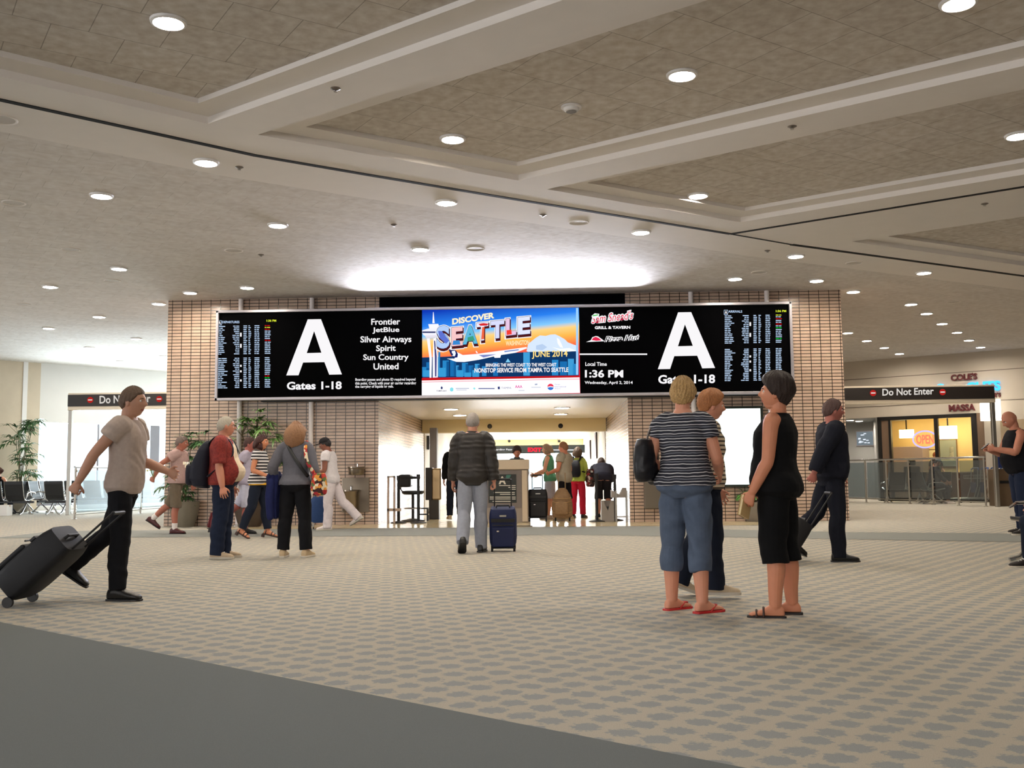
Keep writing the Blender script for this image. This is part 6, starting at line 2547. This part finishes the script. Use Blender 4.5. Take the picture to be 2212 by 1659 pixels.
# woman with the printed bag, seen from behind
x, y = place(637, 1204)
P6 = person('person seen from behind in a grey cardigan and black trousers with a blond bob', x, y, -0.06, 1.70, 'f', 1.06, 0.02, ((0, 2, 5.5), (0, 2, 5.5)), 0, (-6, 10), ((0.30, 0.10, 0.98), (0.30, 0.02, 0.90)), (0.8, 0.6), skin_c=(206, 150, 124), hair=dict(style='bob', col=(146, 106, 74), vol=0.06, len=0.10, mix=0.5), top=dict(mat=CL('grey_cardigan', (104, 104, 112)), sleeve=2, hem=0.93, name='cardigan', loose=0.012, amp=0.007), bottom=dict(mat=CL('black_trouser', (20, 20, 24)), end=6.8, grow=0.02, wide=0.078), shoe=SNK('tan', (190, 168, 136)), voxel=0.005, seed=6)


def strap_bag(inf, nm, lab, matb, mats_, path, wid, c, sz, flap=None):
    r = inf['root']
    t = thing(nm, lab, 'bag', r.location, r.rotation_euler.z)
    s = inf['s']
    mb = MB()
    R = []
    for u, e in ((-1, 0.7), (-0.85, 0.95), (-0.4, 1.05), (0.2, 1.0), (0.7, 0.9), (1, 0.7)):
        R.append(sring(V(*c) * s + V(0, 0, u * sz[2] * s), V(1, 0, 0), V(0, 1, 0), sz[0] * e * s, sz[1] * e * s, 24, 2.8))
    mb.rings(R)
    me = remesh(mb, 0.007, 'pouch', 2)
    folds(me, 0.005, 9)
    me.materials.append(matb)
    b = bpy.data.objects.new('pouch', me)
    C.objects.link(b)
    b.parent = t
    mb = MB()
    P_, rr_ = smooth_chain([V(*p) * s for p in path], [wid] * len(path), 4)
    mb.tube(P_, rr_, 10, flat=0.3)
    mb.build('strap', mats_, t, smooth='all')
    if flap:
        mb = MB()
        mb.box((c[0] - sz[0] * 0.6) * s, (c[0] + sz[0] * 1.1) * s, (c[1] - sz[1] * 1.05) * s, (c[1] - sz[1] * 0.8) * s, (c[2] + sz[2] * 0.2) * s, (c[2] + sz[2] * 0.9) * s)
        mb.build('flap', flap, t, bevel=0.01)
    return t


floral = patch_mat('bright_print', [(196, 60, 40), (224, 150, 60), (60, 30, 30), (236, 220, 190), (170, 40, 50), (90, 110, 60)], 26)
strap_bag(P6, 'shoulder_bag', 'bright red and yellow printed shoulder bag at the hip of the blond woman', floral, floral, [(0.145, -0.02, 1.49), (0.16, -0.11, 1.38), (0.20, -0.16, 1.22), (0.29, -0.12, 1.05)], 0.022, (0.34, -0.10, 0.93), (0.10, 0.07, 0.14))
r = P6['root']
t = thing('crossbody_strap', 'thin black crossbody strap over the grey cardigan', 'strap', r.location, r.rotation_euler.z)
mb = MB()
P_, rr_ = smooth_chain([V(-0.10, 0.0, 1.49) * P6['s'], V(-0.07, -0.10, 1.43) * P6['s'], V(0.02, -0.145, 1.28) * P6['s'], V(0.12, -0.14, 1.14) * P6['s'], V(0.185, -0.06, 1.03) * P6['s']], [0.022] * 5, 4)
mb.tube(P_, rr_, 10, flat=0.3)
mb.build('strap', M_BLACKFAB, t, smooth='all')
t = thing('jacket', 'navy blue jacket draped over the arm of the blond woman', 'jacket', r.location, r.rotation_euler.z)
mb = MB()
s6 = P6['s']
R = []
for u, w_, d_, zz_ in ((0, 0.03, 0.05, 1.10), (0.05, 0.06, 0.10, 1.10), (0.2, 0.085, 0.15, 1.04), (0.5, 0.085, 0.15, 0.86), (0.8, 0.075, 0.13, 0.66), (1, 0.06, 0.10, 0.50)):
    ring = sring(V(-0.30 + 0.02 * u, 0.06 - 0.04 * u, zz_) * s6, V(1, 0, 0), V(0, 1, 0), w_ * s6, d_ * s6, 30, 2.2)
    R.append([p + (p - (V(-0.30, 0.06, zz_) * s6)) * 0.12 * math.sin(q * 1.9 + u * 3) for q, p in enumerate(ring)])
mb.rings(R)
me = remesh(mb, 0.007, 'drape', 2)
folds(me, 0.008, 17)
me.materials.append(CL('navy_jacket', (34, 40, 84)))
b = bpy.data.objects.new('drape', me)
C.objects.link(b)
b.parent = t
mb = MB()
limb(mb, [V(-0.30, -0.06, 0.98) * s6, V(-0.31, -0.10, 0.78) * s6, V(-0.30, -0.09, 0.52) * s6], [0.05, 0.055, 0.045], 14)
mb.build('sleeve', CL('navy_jacket', (34, 40, 84)), t, smooth='all')

# man in white and a blue bag near the drinking fountains
x, y = place(716, 1145)
P7 = person('person all in white with a dark cap walking past the drinking fountains', x, y, PI2 - 0.1, 1.74, 'm', 1.03, 0.05, ((6, 6, 2), (-26, 20, 2, 30)), 8, (0, -14), ((0.22, 0.24, 1.0), (0.22, 0.20, 1.02)), skin_c=(140, 88, 70), hair=dict(style='short', col=(34, 30, 30)), top=dict(mat=CL('white_tee', (228, 222, 224)), sleeve=0.6, hem=0.88, loose=0.02, name='tee'), bottom=dict(mat=CL('white_trouser', (222, 212, 214)), end=7.0, grow=0.022, wide=0.085), shoe=SNK('white', (224, 214, 210)), voxel=0.006, seed=7)
m = MB()
Hc, Rh_ = P7['head'], P7['Rh']
Mh = Matrix.Translation(Hc) @ Rh_.to_4x4()
m.lathe([(0.093, 0.035), (0.096, 0.06), (0.085, 0.10), (0.05, 0.13), (0.002, 0.14)], n=24, M=Mh @ Matrix.Scale(1.1, 4, (0, 1, 0)))
m.ball((0, 0.12, 0.042), 0.07, 0.07, 0.008, 16, 6, M=Mh)
m.build('cap', CL('dark_cap', (40, 38, 40)), P7['root'], smooth='all')
w = zp(690, 1143)
t = thing('duffel_bag', 'blue duffel bag on a small trolley behind the blond woman', 'bag', (w.x, w.y + 0.1, 0), 0.2)
mb = MB()
R = [sring(V(0, 0, 0.12 + 0.5 * u), V(1, 0, 0), V(0, 1, 0), 0.2 * e, 0.16 * e, 24, 3) for u, e in ((0, 0.8), (0.1, 1), (0.6, 1.0), (0.9, 0.92), (1, 0.7))]
mb.rings(R)
mb.build('body', CL('duffel_blue', (52, 74, 116)), t, smooth=True)
mb = MB()
mb.tube([(-0.1, 0, 0.6), (-0.08, 0, 0.7), (0.08, 0, 0.7), (0.1, 0, 0.6)], 0.012, 8)
mb.build('handle', M_BLACK, t, smooth=True)
for sx in (-0.14, 0.14):
    mb = MB()
    mb.cyl((sx - 0.012, 0.05, 0.045), (sx + 0.012, 0.05, 0.045), 0.045, n=16)
    mb.build('wheel', M_BLACK, t, smooth=True)
    mb = MB()
    mb.box(sx - 0.015, sx + 0.015, -0.1, 0.1, 0.04, 0.14)
    mb.build('bracket', M_STEEL, t)

# man in the dark jacket with the blue case
x, y = place(1022, 1193)
P8 = person('person walking away in a dark jacket and pale grey jeans, short grey hair', x, y, 0.02, 1.82, 'm', 1.03, 0.04, ((-10, 26, 2, 30), (2, 4, 1)), 4, (0, 0), ((0.26, 0.10, 0.84), (0.28, -0.04, 0.80)), (0.4, 0.9), (False, True), skin_c=(196, 140, 116), hair=dict(style='short', col=(150, 142, 136), thick=0.008, mix=0.25), top=dict(mat=mat('dark_jacket_leather', (44, 40, 38), 0.5, 0, 0.4, 0.2, 20, 0.15, 120), sleeve=2, hem=0.82, name='jacket', grow=0.028, loose=0.012, amp=0.009, flare=0.02, collar=True), bottom=dict(mat=CL('pale_jeans', (142, 146, 158)), end=7.0, grow=0.018, wide=0.075), shoe=BLK, voxel=0.005, seed=8)
x, y = place(1087, 1191)
suitcase('royal blue trolley case rolling beside the man in the dark jacket', (x, y + 0.05, 0), 0.03, -0.22, 0.36, 0.58, 0.23, (24, 34, 74), 0.36)

# the two women in front and the walker between them
x, y = place(1486, 1320)
tee = stripe_mat('navy_white_stripe', [(30, 32, 44), (206, 204, 206), (34, 36, 48), (120, 122, 132), (30, 32, 42), (196, 194, 198)], 0.062, [0, 0.30, 0.40, 0.62, 0.72, 0.90], 2, 0.85, 0.03)
P9 = person('person with short blond hair in a navy striped tee, cropped jeans and red flip-flops', x, y, -0.42, 1.71, 'f', 1.16, 0.03, ((3, 3, 3.5), (-3, 3, 3.5)), 0, (8, 4), ((0.21, 0.16, 0.98), (0.20, 0.26, 1.02)), (0.5, 0.6), (False, False), ((0, 1, 0), (0, 0.4, 1)), (214, 150, 122), dict(style='short', col=(188, 152, 100), thick=0.018, mix=0.55, rough=0.5, line=[30, 26, 8, -6, -6, -34, -44]), dict(mat=tee, sleeve=0.62, hem=0.93, grow=0.012, loose=0.006, name='tee', amp=0.006), dict(mat=mat('blue_denim', (84, 96, 116), 0.9, 0, 0.2, 0.28, 14, 0.25, 300), end=5.3, grow=0.014, wide=0.072, amp=0.009, name='jeans'), dict(kind='flipflop', mat=mat('red_rubber', (190, 34, 36), 0.5)), None, 0.004, 9, footyaw=(-28, 34))
strap_bag(P9, 'shoulder_bag', 'soft black shoulder bag hanging from the striped tee wearer', mat('black_bag', (22, 22, 28), 0.4, 0, 0.4, 0.1, 20, 0.1, 100), mat('bag_strap', (60, 48, 40), 0.4), [(-0.13, 0.02, 1.475), (-0.17, -0.03, 1.44), (-0.24, -0.06, 1.36), (-0.27, -0.07, 1.26)], 0.016, (-0.28, -0.05, 1.12), (0.075, 0.16, 0.16))
x, y = place(1530, 1290)
P10 = person('person with ginger hair in a cream striped top walking between the two standing women', x, y, -PI2 + 0.1, 1.64, 'f', 1.08, 0.03, ((-8, 14, 2, 20), (5, 5, 2)), 4, (0, -4), ((0.22, 0.16, 0.86), (0.22, -0.12, 0.84)), skin_c=(210, 150, 124), hair=dict(style='full', col=(172, 112, 66), vol=0.02, thick=0.014, mix=0.4), top=dict(mat=stripe_mat('cream_stripe', [(206, 190, 164), (66, 56, 50)], 0.034, [0, 0.6], 2), sleeve=0.6, hem=0.90, loose=0.014), bottom=dict(mat=CL('dark_jeans', (26, 32, 46)), end=7.0, wide=0.08), shoe=SNK('sand', (196, 178, 150)), voxel=0.005, seed=10)

x, y = place(1688, 1330)
blk = CL('black_knit', (13, 13, 15), 0.12)
P11 = person('person in a black sleeveless top and black capri trousers, holding a book', x, y, PI2 - 0.50, 1.68, 'f', 1.20, 0.04, ((2, 3, 2.5), (-2, 3, 2.5)), -2, (10, 10), ((0.25, 0.12, 0.90), (0.20, 0.18, 0.94)), (0.8, 0.8), (True, True), ((0, 0.3, 1), (0, 0.3, 1)), (204, 136, 104), dict(style='full', col=(44, 30, 24), vol=0.035, thick=0.016, mix=0.4, line=[36, 30, 10, -8, -12, -34, -44]), dict(mat=blk, sleeve=0, hem=0.86, grow=0.014, name='top', amp=0.004), dict(mat=CL('black_capri', (12, 12, 14), 0.12), end=4.5, grow=0.02, wide=0.098, amp=0.006), dict(kind='sandal', mat=mat('brown_sandal', (66, 42, 34), 0.5), sole=mat('dark_sole', (30, 24, 24), 0.6)), None, 0.004, 11, footyaw=(18, -14))
hl = local(P11, P11['A'][0][2] + V(0.015, 0.06, -0.10))
t = thing('book', 'cream covered book held in the hand of the woman in black', 'book', hl, P11['root'].rotation_euler.z + 1.25)
Mk = Matrix.Rotation(0.35, 4, 'X')
mb = MB()
mb.box(-0.010, 0.010, -0.045, 0.045, -0.072, 0.072, M=Mk)
mb.build('pages', mat('book_pages', (226, 206, 160), 0.8), t)
mb = MB()
for sx in (-0.014, 0.011):
    mb.box(sx, sx + 0.003, -0.048, 0.050, -0.075, 0.075, M=Mk)
mb.box(-0.013, 0.013, -0.051, -0.046, -0.075, 0.075, M=Mk)
mb.build('cover', mat('book_cover', (196, 164, 112), 0.6), t)

# man in the dark suit with a roller
x, y = place(1803, 1212)
navy = CL('dark_suit', (24, 26, 36), 0.1)
P12 = person('person striding by in a dark navy suit before the brick corner', x, y, -PI2 + 0.05, 1.82, 'm', 1.06, 0.03, ((-20, 22, 2, 30), (3, 4, 2)), 2, (0, 0), ((0.25, 0.16, 0.84), (0.26, -0.34, 0.84)), (0.6, 1.0), (False, True), skin_c=(168, 104, 92), hair=dict(style='short', col=(74, 52, 48)), top=dict(mat=navy, sleeve=2, hem=0.80, name='jacket', grow=0.028, loose=0.012, flare=0.02, collar=True), bottom=dict(mat=navy, end=7.0, grow=0.018, wide=0.074), shoe=BLK, voxel=0.005, seed=12)
suitcase('black roller case behind the man in the suit, half hidden by another person', local(P12, (0.28, -0.72, 0)).to_tuple(), -PI2 + 0.05, 0.6, 0.36, 0.5, 0.22, (16, 16, 20), 0.42)

# man in the vest with a phone
x, y = place(2210, 1155)
P13 = person('person with a shaved head and black sleeveless vest looking down at a phone', x, y, PI2, 1.92, 'm', 1.12, 0.08, ((3, 4, 4), (-3, 4, 4)), 4, (0, -32), ((0.14, 0.36, 1.20, (0.5, -0.3, -0.9)), (0.14, 0.34, 1.20, (0.5, -0.3, -0.9))), (0.9, 0.9), (True, True), ((0, 0.2, 1), (0, 0.2, 1)), (186, 124, 100), None, dict(mat=CL('black_vest', (20, 20, 24)), sleeve=0, hem=0.86, name='vest', grow=0.016), dict(mat=CL('navy_jeans', (30, 38, 58)), end=7.0, grow=0.02, wide=0.085), SNK('dark', (40, 36, 34)), None, 0.005, 13)
pa = (P13['A'][0][2] + P13['A'][1][2]) / 2 + V(0, 0.10, 0.05)
t = thing('phone', 'dark mobile phone in the hands of the man in the vest', 'phone', local(P13, pa), P13['root'].rotation_euler.z)
Mk = Matrix.Rotation(0.9, 4, 'X')
mb = MB()
mb.box(-0.035, 0.035, -0.005, 0.005, -0.07, 0.07, M=Mk)
mb.build('body', M_BLACK, t, bevel=0.004)
mb = MB()
mb.box(-0.031, 0.031, -0.007, -0.005, -0.06, 0.06, M=Mk)
mb.build('screen', mat('phone_glass', (60, 70, 84), 0.1), t)

# seated figures
SIT = ((80, 84, 6), (80, 84, 6))
w = gp(2186, 10.4)
P14 = person('person sitting at the photo edge, only a dark trainer and trouser leg in view', w.x + 0.64, 10.4, PI2, 1.76, 'm', 1.05, 0.03, SIT, 0, (0, 0), ((0.2, 0.3, 0.98), (0.2, 0.3, 0.98)), skin_c=(186, 130, 104), hair=dict(style='short', col=(60, 44, 36)), top=dict(mat=CL('dusty_pink', (186, 156, 150)), sleeve=0.6, hem=0.9), bottom=dict(mat=CL('dark_jeans', (26, 32, 46)), end=6.8), shoe=SNK('dark', (40, 36, 34)), voxel=0.007, seed=14, seat=0.54)
w = gp(3, 28.1)
P15 = person('person in a black top sitting on the seats before the palm, head turned aside', w.x, 27.86, 0.0, 1.68, 'f', 1.0, 0.0, SIT, -6, (70, 0), ((0.2, 0.3, 1.0), (0.2, 0.3, 1.0)), skin_c=(206, 150, 124), hair=dict(style='bun', col=(74, 44, 32), thick=0.012), top=dict(mat=CL('black_knit', (13, 13, 15), 0.12), sleeve=0, hem=0.9), bottom=dict(mat=CL('dark_jeans', (26, 32, 46)), end=6.8), shoe=BLK, voxel=0.007, seed=15, seat=0.54)
w = gp(2003, 30.3)
P16 = person('person in dark clothes and a grey cap sitting behind the shop side railing, white trainers', w.x + 0.37, 30.61, -PI2, 1.74, 'm', 1.05, 0.02, ((78, 70, 6), (80, 84, 6)), 10, (0, -20), ((0.16, 0.36, 1.0), (0.16, 0.36, 1.0)), skin_c=(190, 130, 104), hair=dict(style='short', col=(50, 40, 36)), top=dict(mat=CL('dark_suit', (24, 26, 36), 0.1), sleeve=1.5, hem=0.9), bottom=dict(mat=CL('dark_jeans', (26, 32, 46)), end=6.6), shoe=SNK('white', (224, 214, 210)), voxel=0.007, seed=16, seat=0.54)
m = MB()
Mh = Matrix.Translation(P16['head']) @ P16['Rh'].to_4x4()
m.lathe([(0.093, 0.035), (0.096, 0.06), (0.085, 0.10), (0.05, 0.13), (0.002, 0.14)], n=24, M=Mh @ Matrix.Scale(1.1, 4, (0, 1, 0)))
m.ball((0, 0.12, 0.042), 0.07, 0.07, 0.008, 16, 6, M=Mh)
m.build('cap', CL('grey_cap', (110, 122, 128)), P16['root'], smooth='all')

# inside the corridor
TQ = dict(voxel=0.006)
w = gp(1119, 21.95)
P17 = person('person with dark hair behind the podium, head showing over the counter', w.x, 21.95, PI, 1.60, 'f', 1.0, 0, ((0, 2, 3), (0, 2, 3)), 0, (8, -8), ((0.2, 0.16, 0.98), (0.2, 0.16, 0.98)), skin_c=(190, 128, 104), hair=dict(style='full', col=(44, 32, 30), vol=0.03, thick=0.02), top=dict(mat=CL('grey_uniform', (70, 72, 70)), sleeve=2, hem=0.88, collar=True), bottom=dict(mat=CL('black_trouser', (20, 20, 24)), end=6.9), shoe=BLK, seed=17, **TQ)
w = gp(1190, 22.3)
P18 = person('person in a green tank top queuing behind the black suitcase', w.x, 22.3, PI2 - 0.2, 1.68, 'f', 1.02, 0, ((3, 3, 3), (-3, 3, 3)), 3, (0, -5), ((0.18, 0.30, 1.04), (0.18, 0.28, 1.04)), skin_c=(222, 168, 140), hair=dict(style='bob', col=(160, 136, 110), vol=0.02, len=0.02), top=dict(mat=CL('green_tank', (86, 150, 120)), sleeve=0, hem=0.88), bottom=dict(mat=CL('pale_shorts', (190, 190, 206)), end=3.0, wide=0.1, name='shorts'), shoe=SNK('white', (224, 214, 210)), seed=18, **TQ)
w = gp(1222, 21.7)
P19 = person('person in a beige grey tee and black shorts beside the wheeled brown pack', w.x, 21.7, PI2 - 0.5, 1.70, 'm', 1.06, 0.04, ((3, 3, 3), (-3, 3, 3)), 0, (0, 0), ((0.22, 0.26, 1.06), (0.22, 0.10, 0.90)), (0.9, 0.4), (True, False), skin_c=(212, 140, 110), hair=dict(style='short', col=(150, 104, 72)), top=dict(mat=CL('beige_grey_tee', (176, 168, 150)), sleeve=0.62, hem=0.84, loose=0.02, name='tee', grow=0.02), bottom=dict(mat=CL('black_shorts', (26, 24, 28)), end=3.2, wide=0.11, name='shorts'), shoe=SNK('tan', (190, 168, 136)), seed=19, **TQ)
w = gp(1251, 22.9)
P20 = person('person in a lime top and red trousers in the corridor queue', w.x, 22.9, -0.3, 1.62, 'f', 1.0, 0, ((0, 2, 3), (0, 2, 3)), 0, (0, 0), ((0.24, 0.1, 0.9), (0.24, 0.1, 0.9)), skin_c=(206, 150, 124), hair=dict(style='bob', col=(90, 70, 54)), top=dict(mat=CL('lime', (196, 214, 104)), sleeve=1.5, hem=0.9), bottom=dict(mat=CL('red_trouser', (200, 38, 66)), end=6.9, wide=0.075), shoe=BLK, seed=20, **TQ)
backpack(P20, 'slim dark backpack on the person in red trousers', (30, 32, 44), 0.26, 1.0, 1.42, 0.14, False)
w = gp(1272, 22.4)
strap_bag(dict(root=P20['root'], s=P20['s']), 'tote_bag', 'black, red and white patterned tote bag beside the red trousers', patch_mat('tote_print', [(40, 26, 28), (150, 50, 56), (220, 210, 206), (30, 22, 24), (90, 60, 56)], 22), M_BLACKFAB, [(0.22, -0.02, 1.18), (0.27, -0.02, 1.30), (0.34, -0.02, 1.30), (0.38, -0.02, 1.18)], 0.012, (0.32, -0.02, 0.98), (0.11, 0.07, 0.22))
w = gp(1306, 22.6)
P21 = person('person in a dark jacket bending forward behind the grey box', w.x, 22.6, 0.0, 1.70, 'm', 1.08, 0.02, ((6, 8, 3), (6, 8, 3)), 58, (0, -20), ((0.24, 0.62, 0.86), (0.24, 0.62, 0.86)), skin_c=(186, 130, 104), hair=dict(style='short', col=(60, 44, 36)), top=dict(mat=CL('slate_jacket', (44, 46, 60)), sleeve=2, hem=0.84, name='jacket', grow=0.03), bottom=dict(mat=CL('black_shorts', (26, 24, 28)), end=3.6, wide=0.1, name='shorts'), shoe=SNK('dark', (40, 36, 34)), seed=21, **TQ)
w = gp(983, 22.0)
P22 = person('person in black mostly hidden beyond the man in the dark jacket, tan trainers', w.x, 22.0, 0.1, 1.76, 'm', 1.0, 0, ((8, 6, 2), (-10, 14, 2, 20)), 2, (0, 0), ((0.24, 0.1, 0.84), (0.24, 0.0, 0.84)), skin_c=(186, 130, 104), hair=dict(style='short', col=(50, 40, 36)), top=dict(mat=CL('black_knit', (13, 13, 15), 0.12), sleeve=2, hem=0.84), bottom=dict(mat=CL('dark_jeans', (26, 32, 46)), end=6.9), shoe=SNK('tan', (190, 168, 136)), seed=22, **TQ)
p = RWF.at(RWF.ud(2036, -1.9), -1.9)
P23 = person('person with ginger hair behind the salon counter', p.x, p.y, PI + 0.1, 1.62, 'f', 1.0, 0, ((0, 2, 3), (0, 2, 3)), 0, (20, -10), ((0.22, 0.2, 1.0), (0.22, 0.2, 1.0)), skin_c=(206, 150, 124), hair=dict(style='full', col=(150, 80, 40)), top=dict(mat=CL('black_knit', (13, 13, 15), 0.12), sleeve=0.5, hem=0.88), bottom=dict(mat=CL('black_trouser', (20, 20, 24)), end=6.9), shoe=BLK, seed=23, voxel=0.008)

# bags standing in the queue
w = gp(1163, 21.35)
suitcase('tall black suitcase standing next to the podium', (w.x, 21.35, 0), 0.05, 0.0, 0.42, 0.68, 0.28, (26, 26, 30), 0.30)
w = gp(1216, 21.25)
t = thing('wheeled_pack', 'bulky brown wheeled travel pack with straps next to the black suitcase', 'backpack', (w.x, 21.25, 0.006), -0.1)
mb = MB()
R = [sring(V(0.0, 0, 0.08 + 0.62 * u), V(1, 0, 0), V(0, 1, 0), 0.21 * e, 0.15 * e, 28, 2.8) for u, e in ((0, 0.85), (0.05, 1.0), (0.3, 1.06), (0.55, 1.0), (0.75, 0.82), (0.92, 0.55), (1, 0.3))]
mb.rings(R)
me = remesh(mb, 0.007, 'body', 2)
folds(me, 0.007, 31)
mp_ = mat('tan_pack', (146, 116, 84), 0.7, 0, 0.3, 0.25, 20, 0.2, 160)
me.materials.append(mp_)
b = bpy.data.objects.new('body', me)
C.objects.link(b)
b.parent = t
mb = MB()
R = [sring(V(0.0, -0.15, 0.14 + 0.3 * u), V(1, 0, 0), V(0, 1, 0), 0.15 * e, 0.06 * e, 20, 3) for u, e in ((0, 0.7), (0.1, 1), (0.8, 1), (1, 0.6))]
mb.rings(R)
mb.build('front_pocket', mp_, t, smooth='all')
for z in (0.2, 0.42, 0.5):
    mb = MB()
    mb.tube([(-0.2, -0.09, z), (-0.12, -0.19, z - 0.02), (0.12, -0.19, z - 0.02), (0.2, -0.09, z)], 0.012, 8, flat=0.5)
    mb.build('strap', mat('tan_strap', (190, 150, 96), 0.6), t, smooth='all')
mb = MB()
mb.tube([(-0.09, 0.12, 0.5), (-0.09, 0.12, 1.02), (0.06, 0.12, 1.02), (0.06, 0.12, 0.5)], 0.01, 8)
mb.build('pull_handle', mat('bronze_handle', (190, 160, 120), 0.3, 0.7), t, smooth='all')
for sx in (-0.15, 0.15):
    mb = MB()
    mb.cyl((sx - 0.015, 0.06, 0.045), (sx + 0.015, 0.06, 0.045), 0.045, n=16)
    mb.build('wheel', M_BLACK, t, smooth=True)
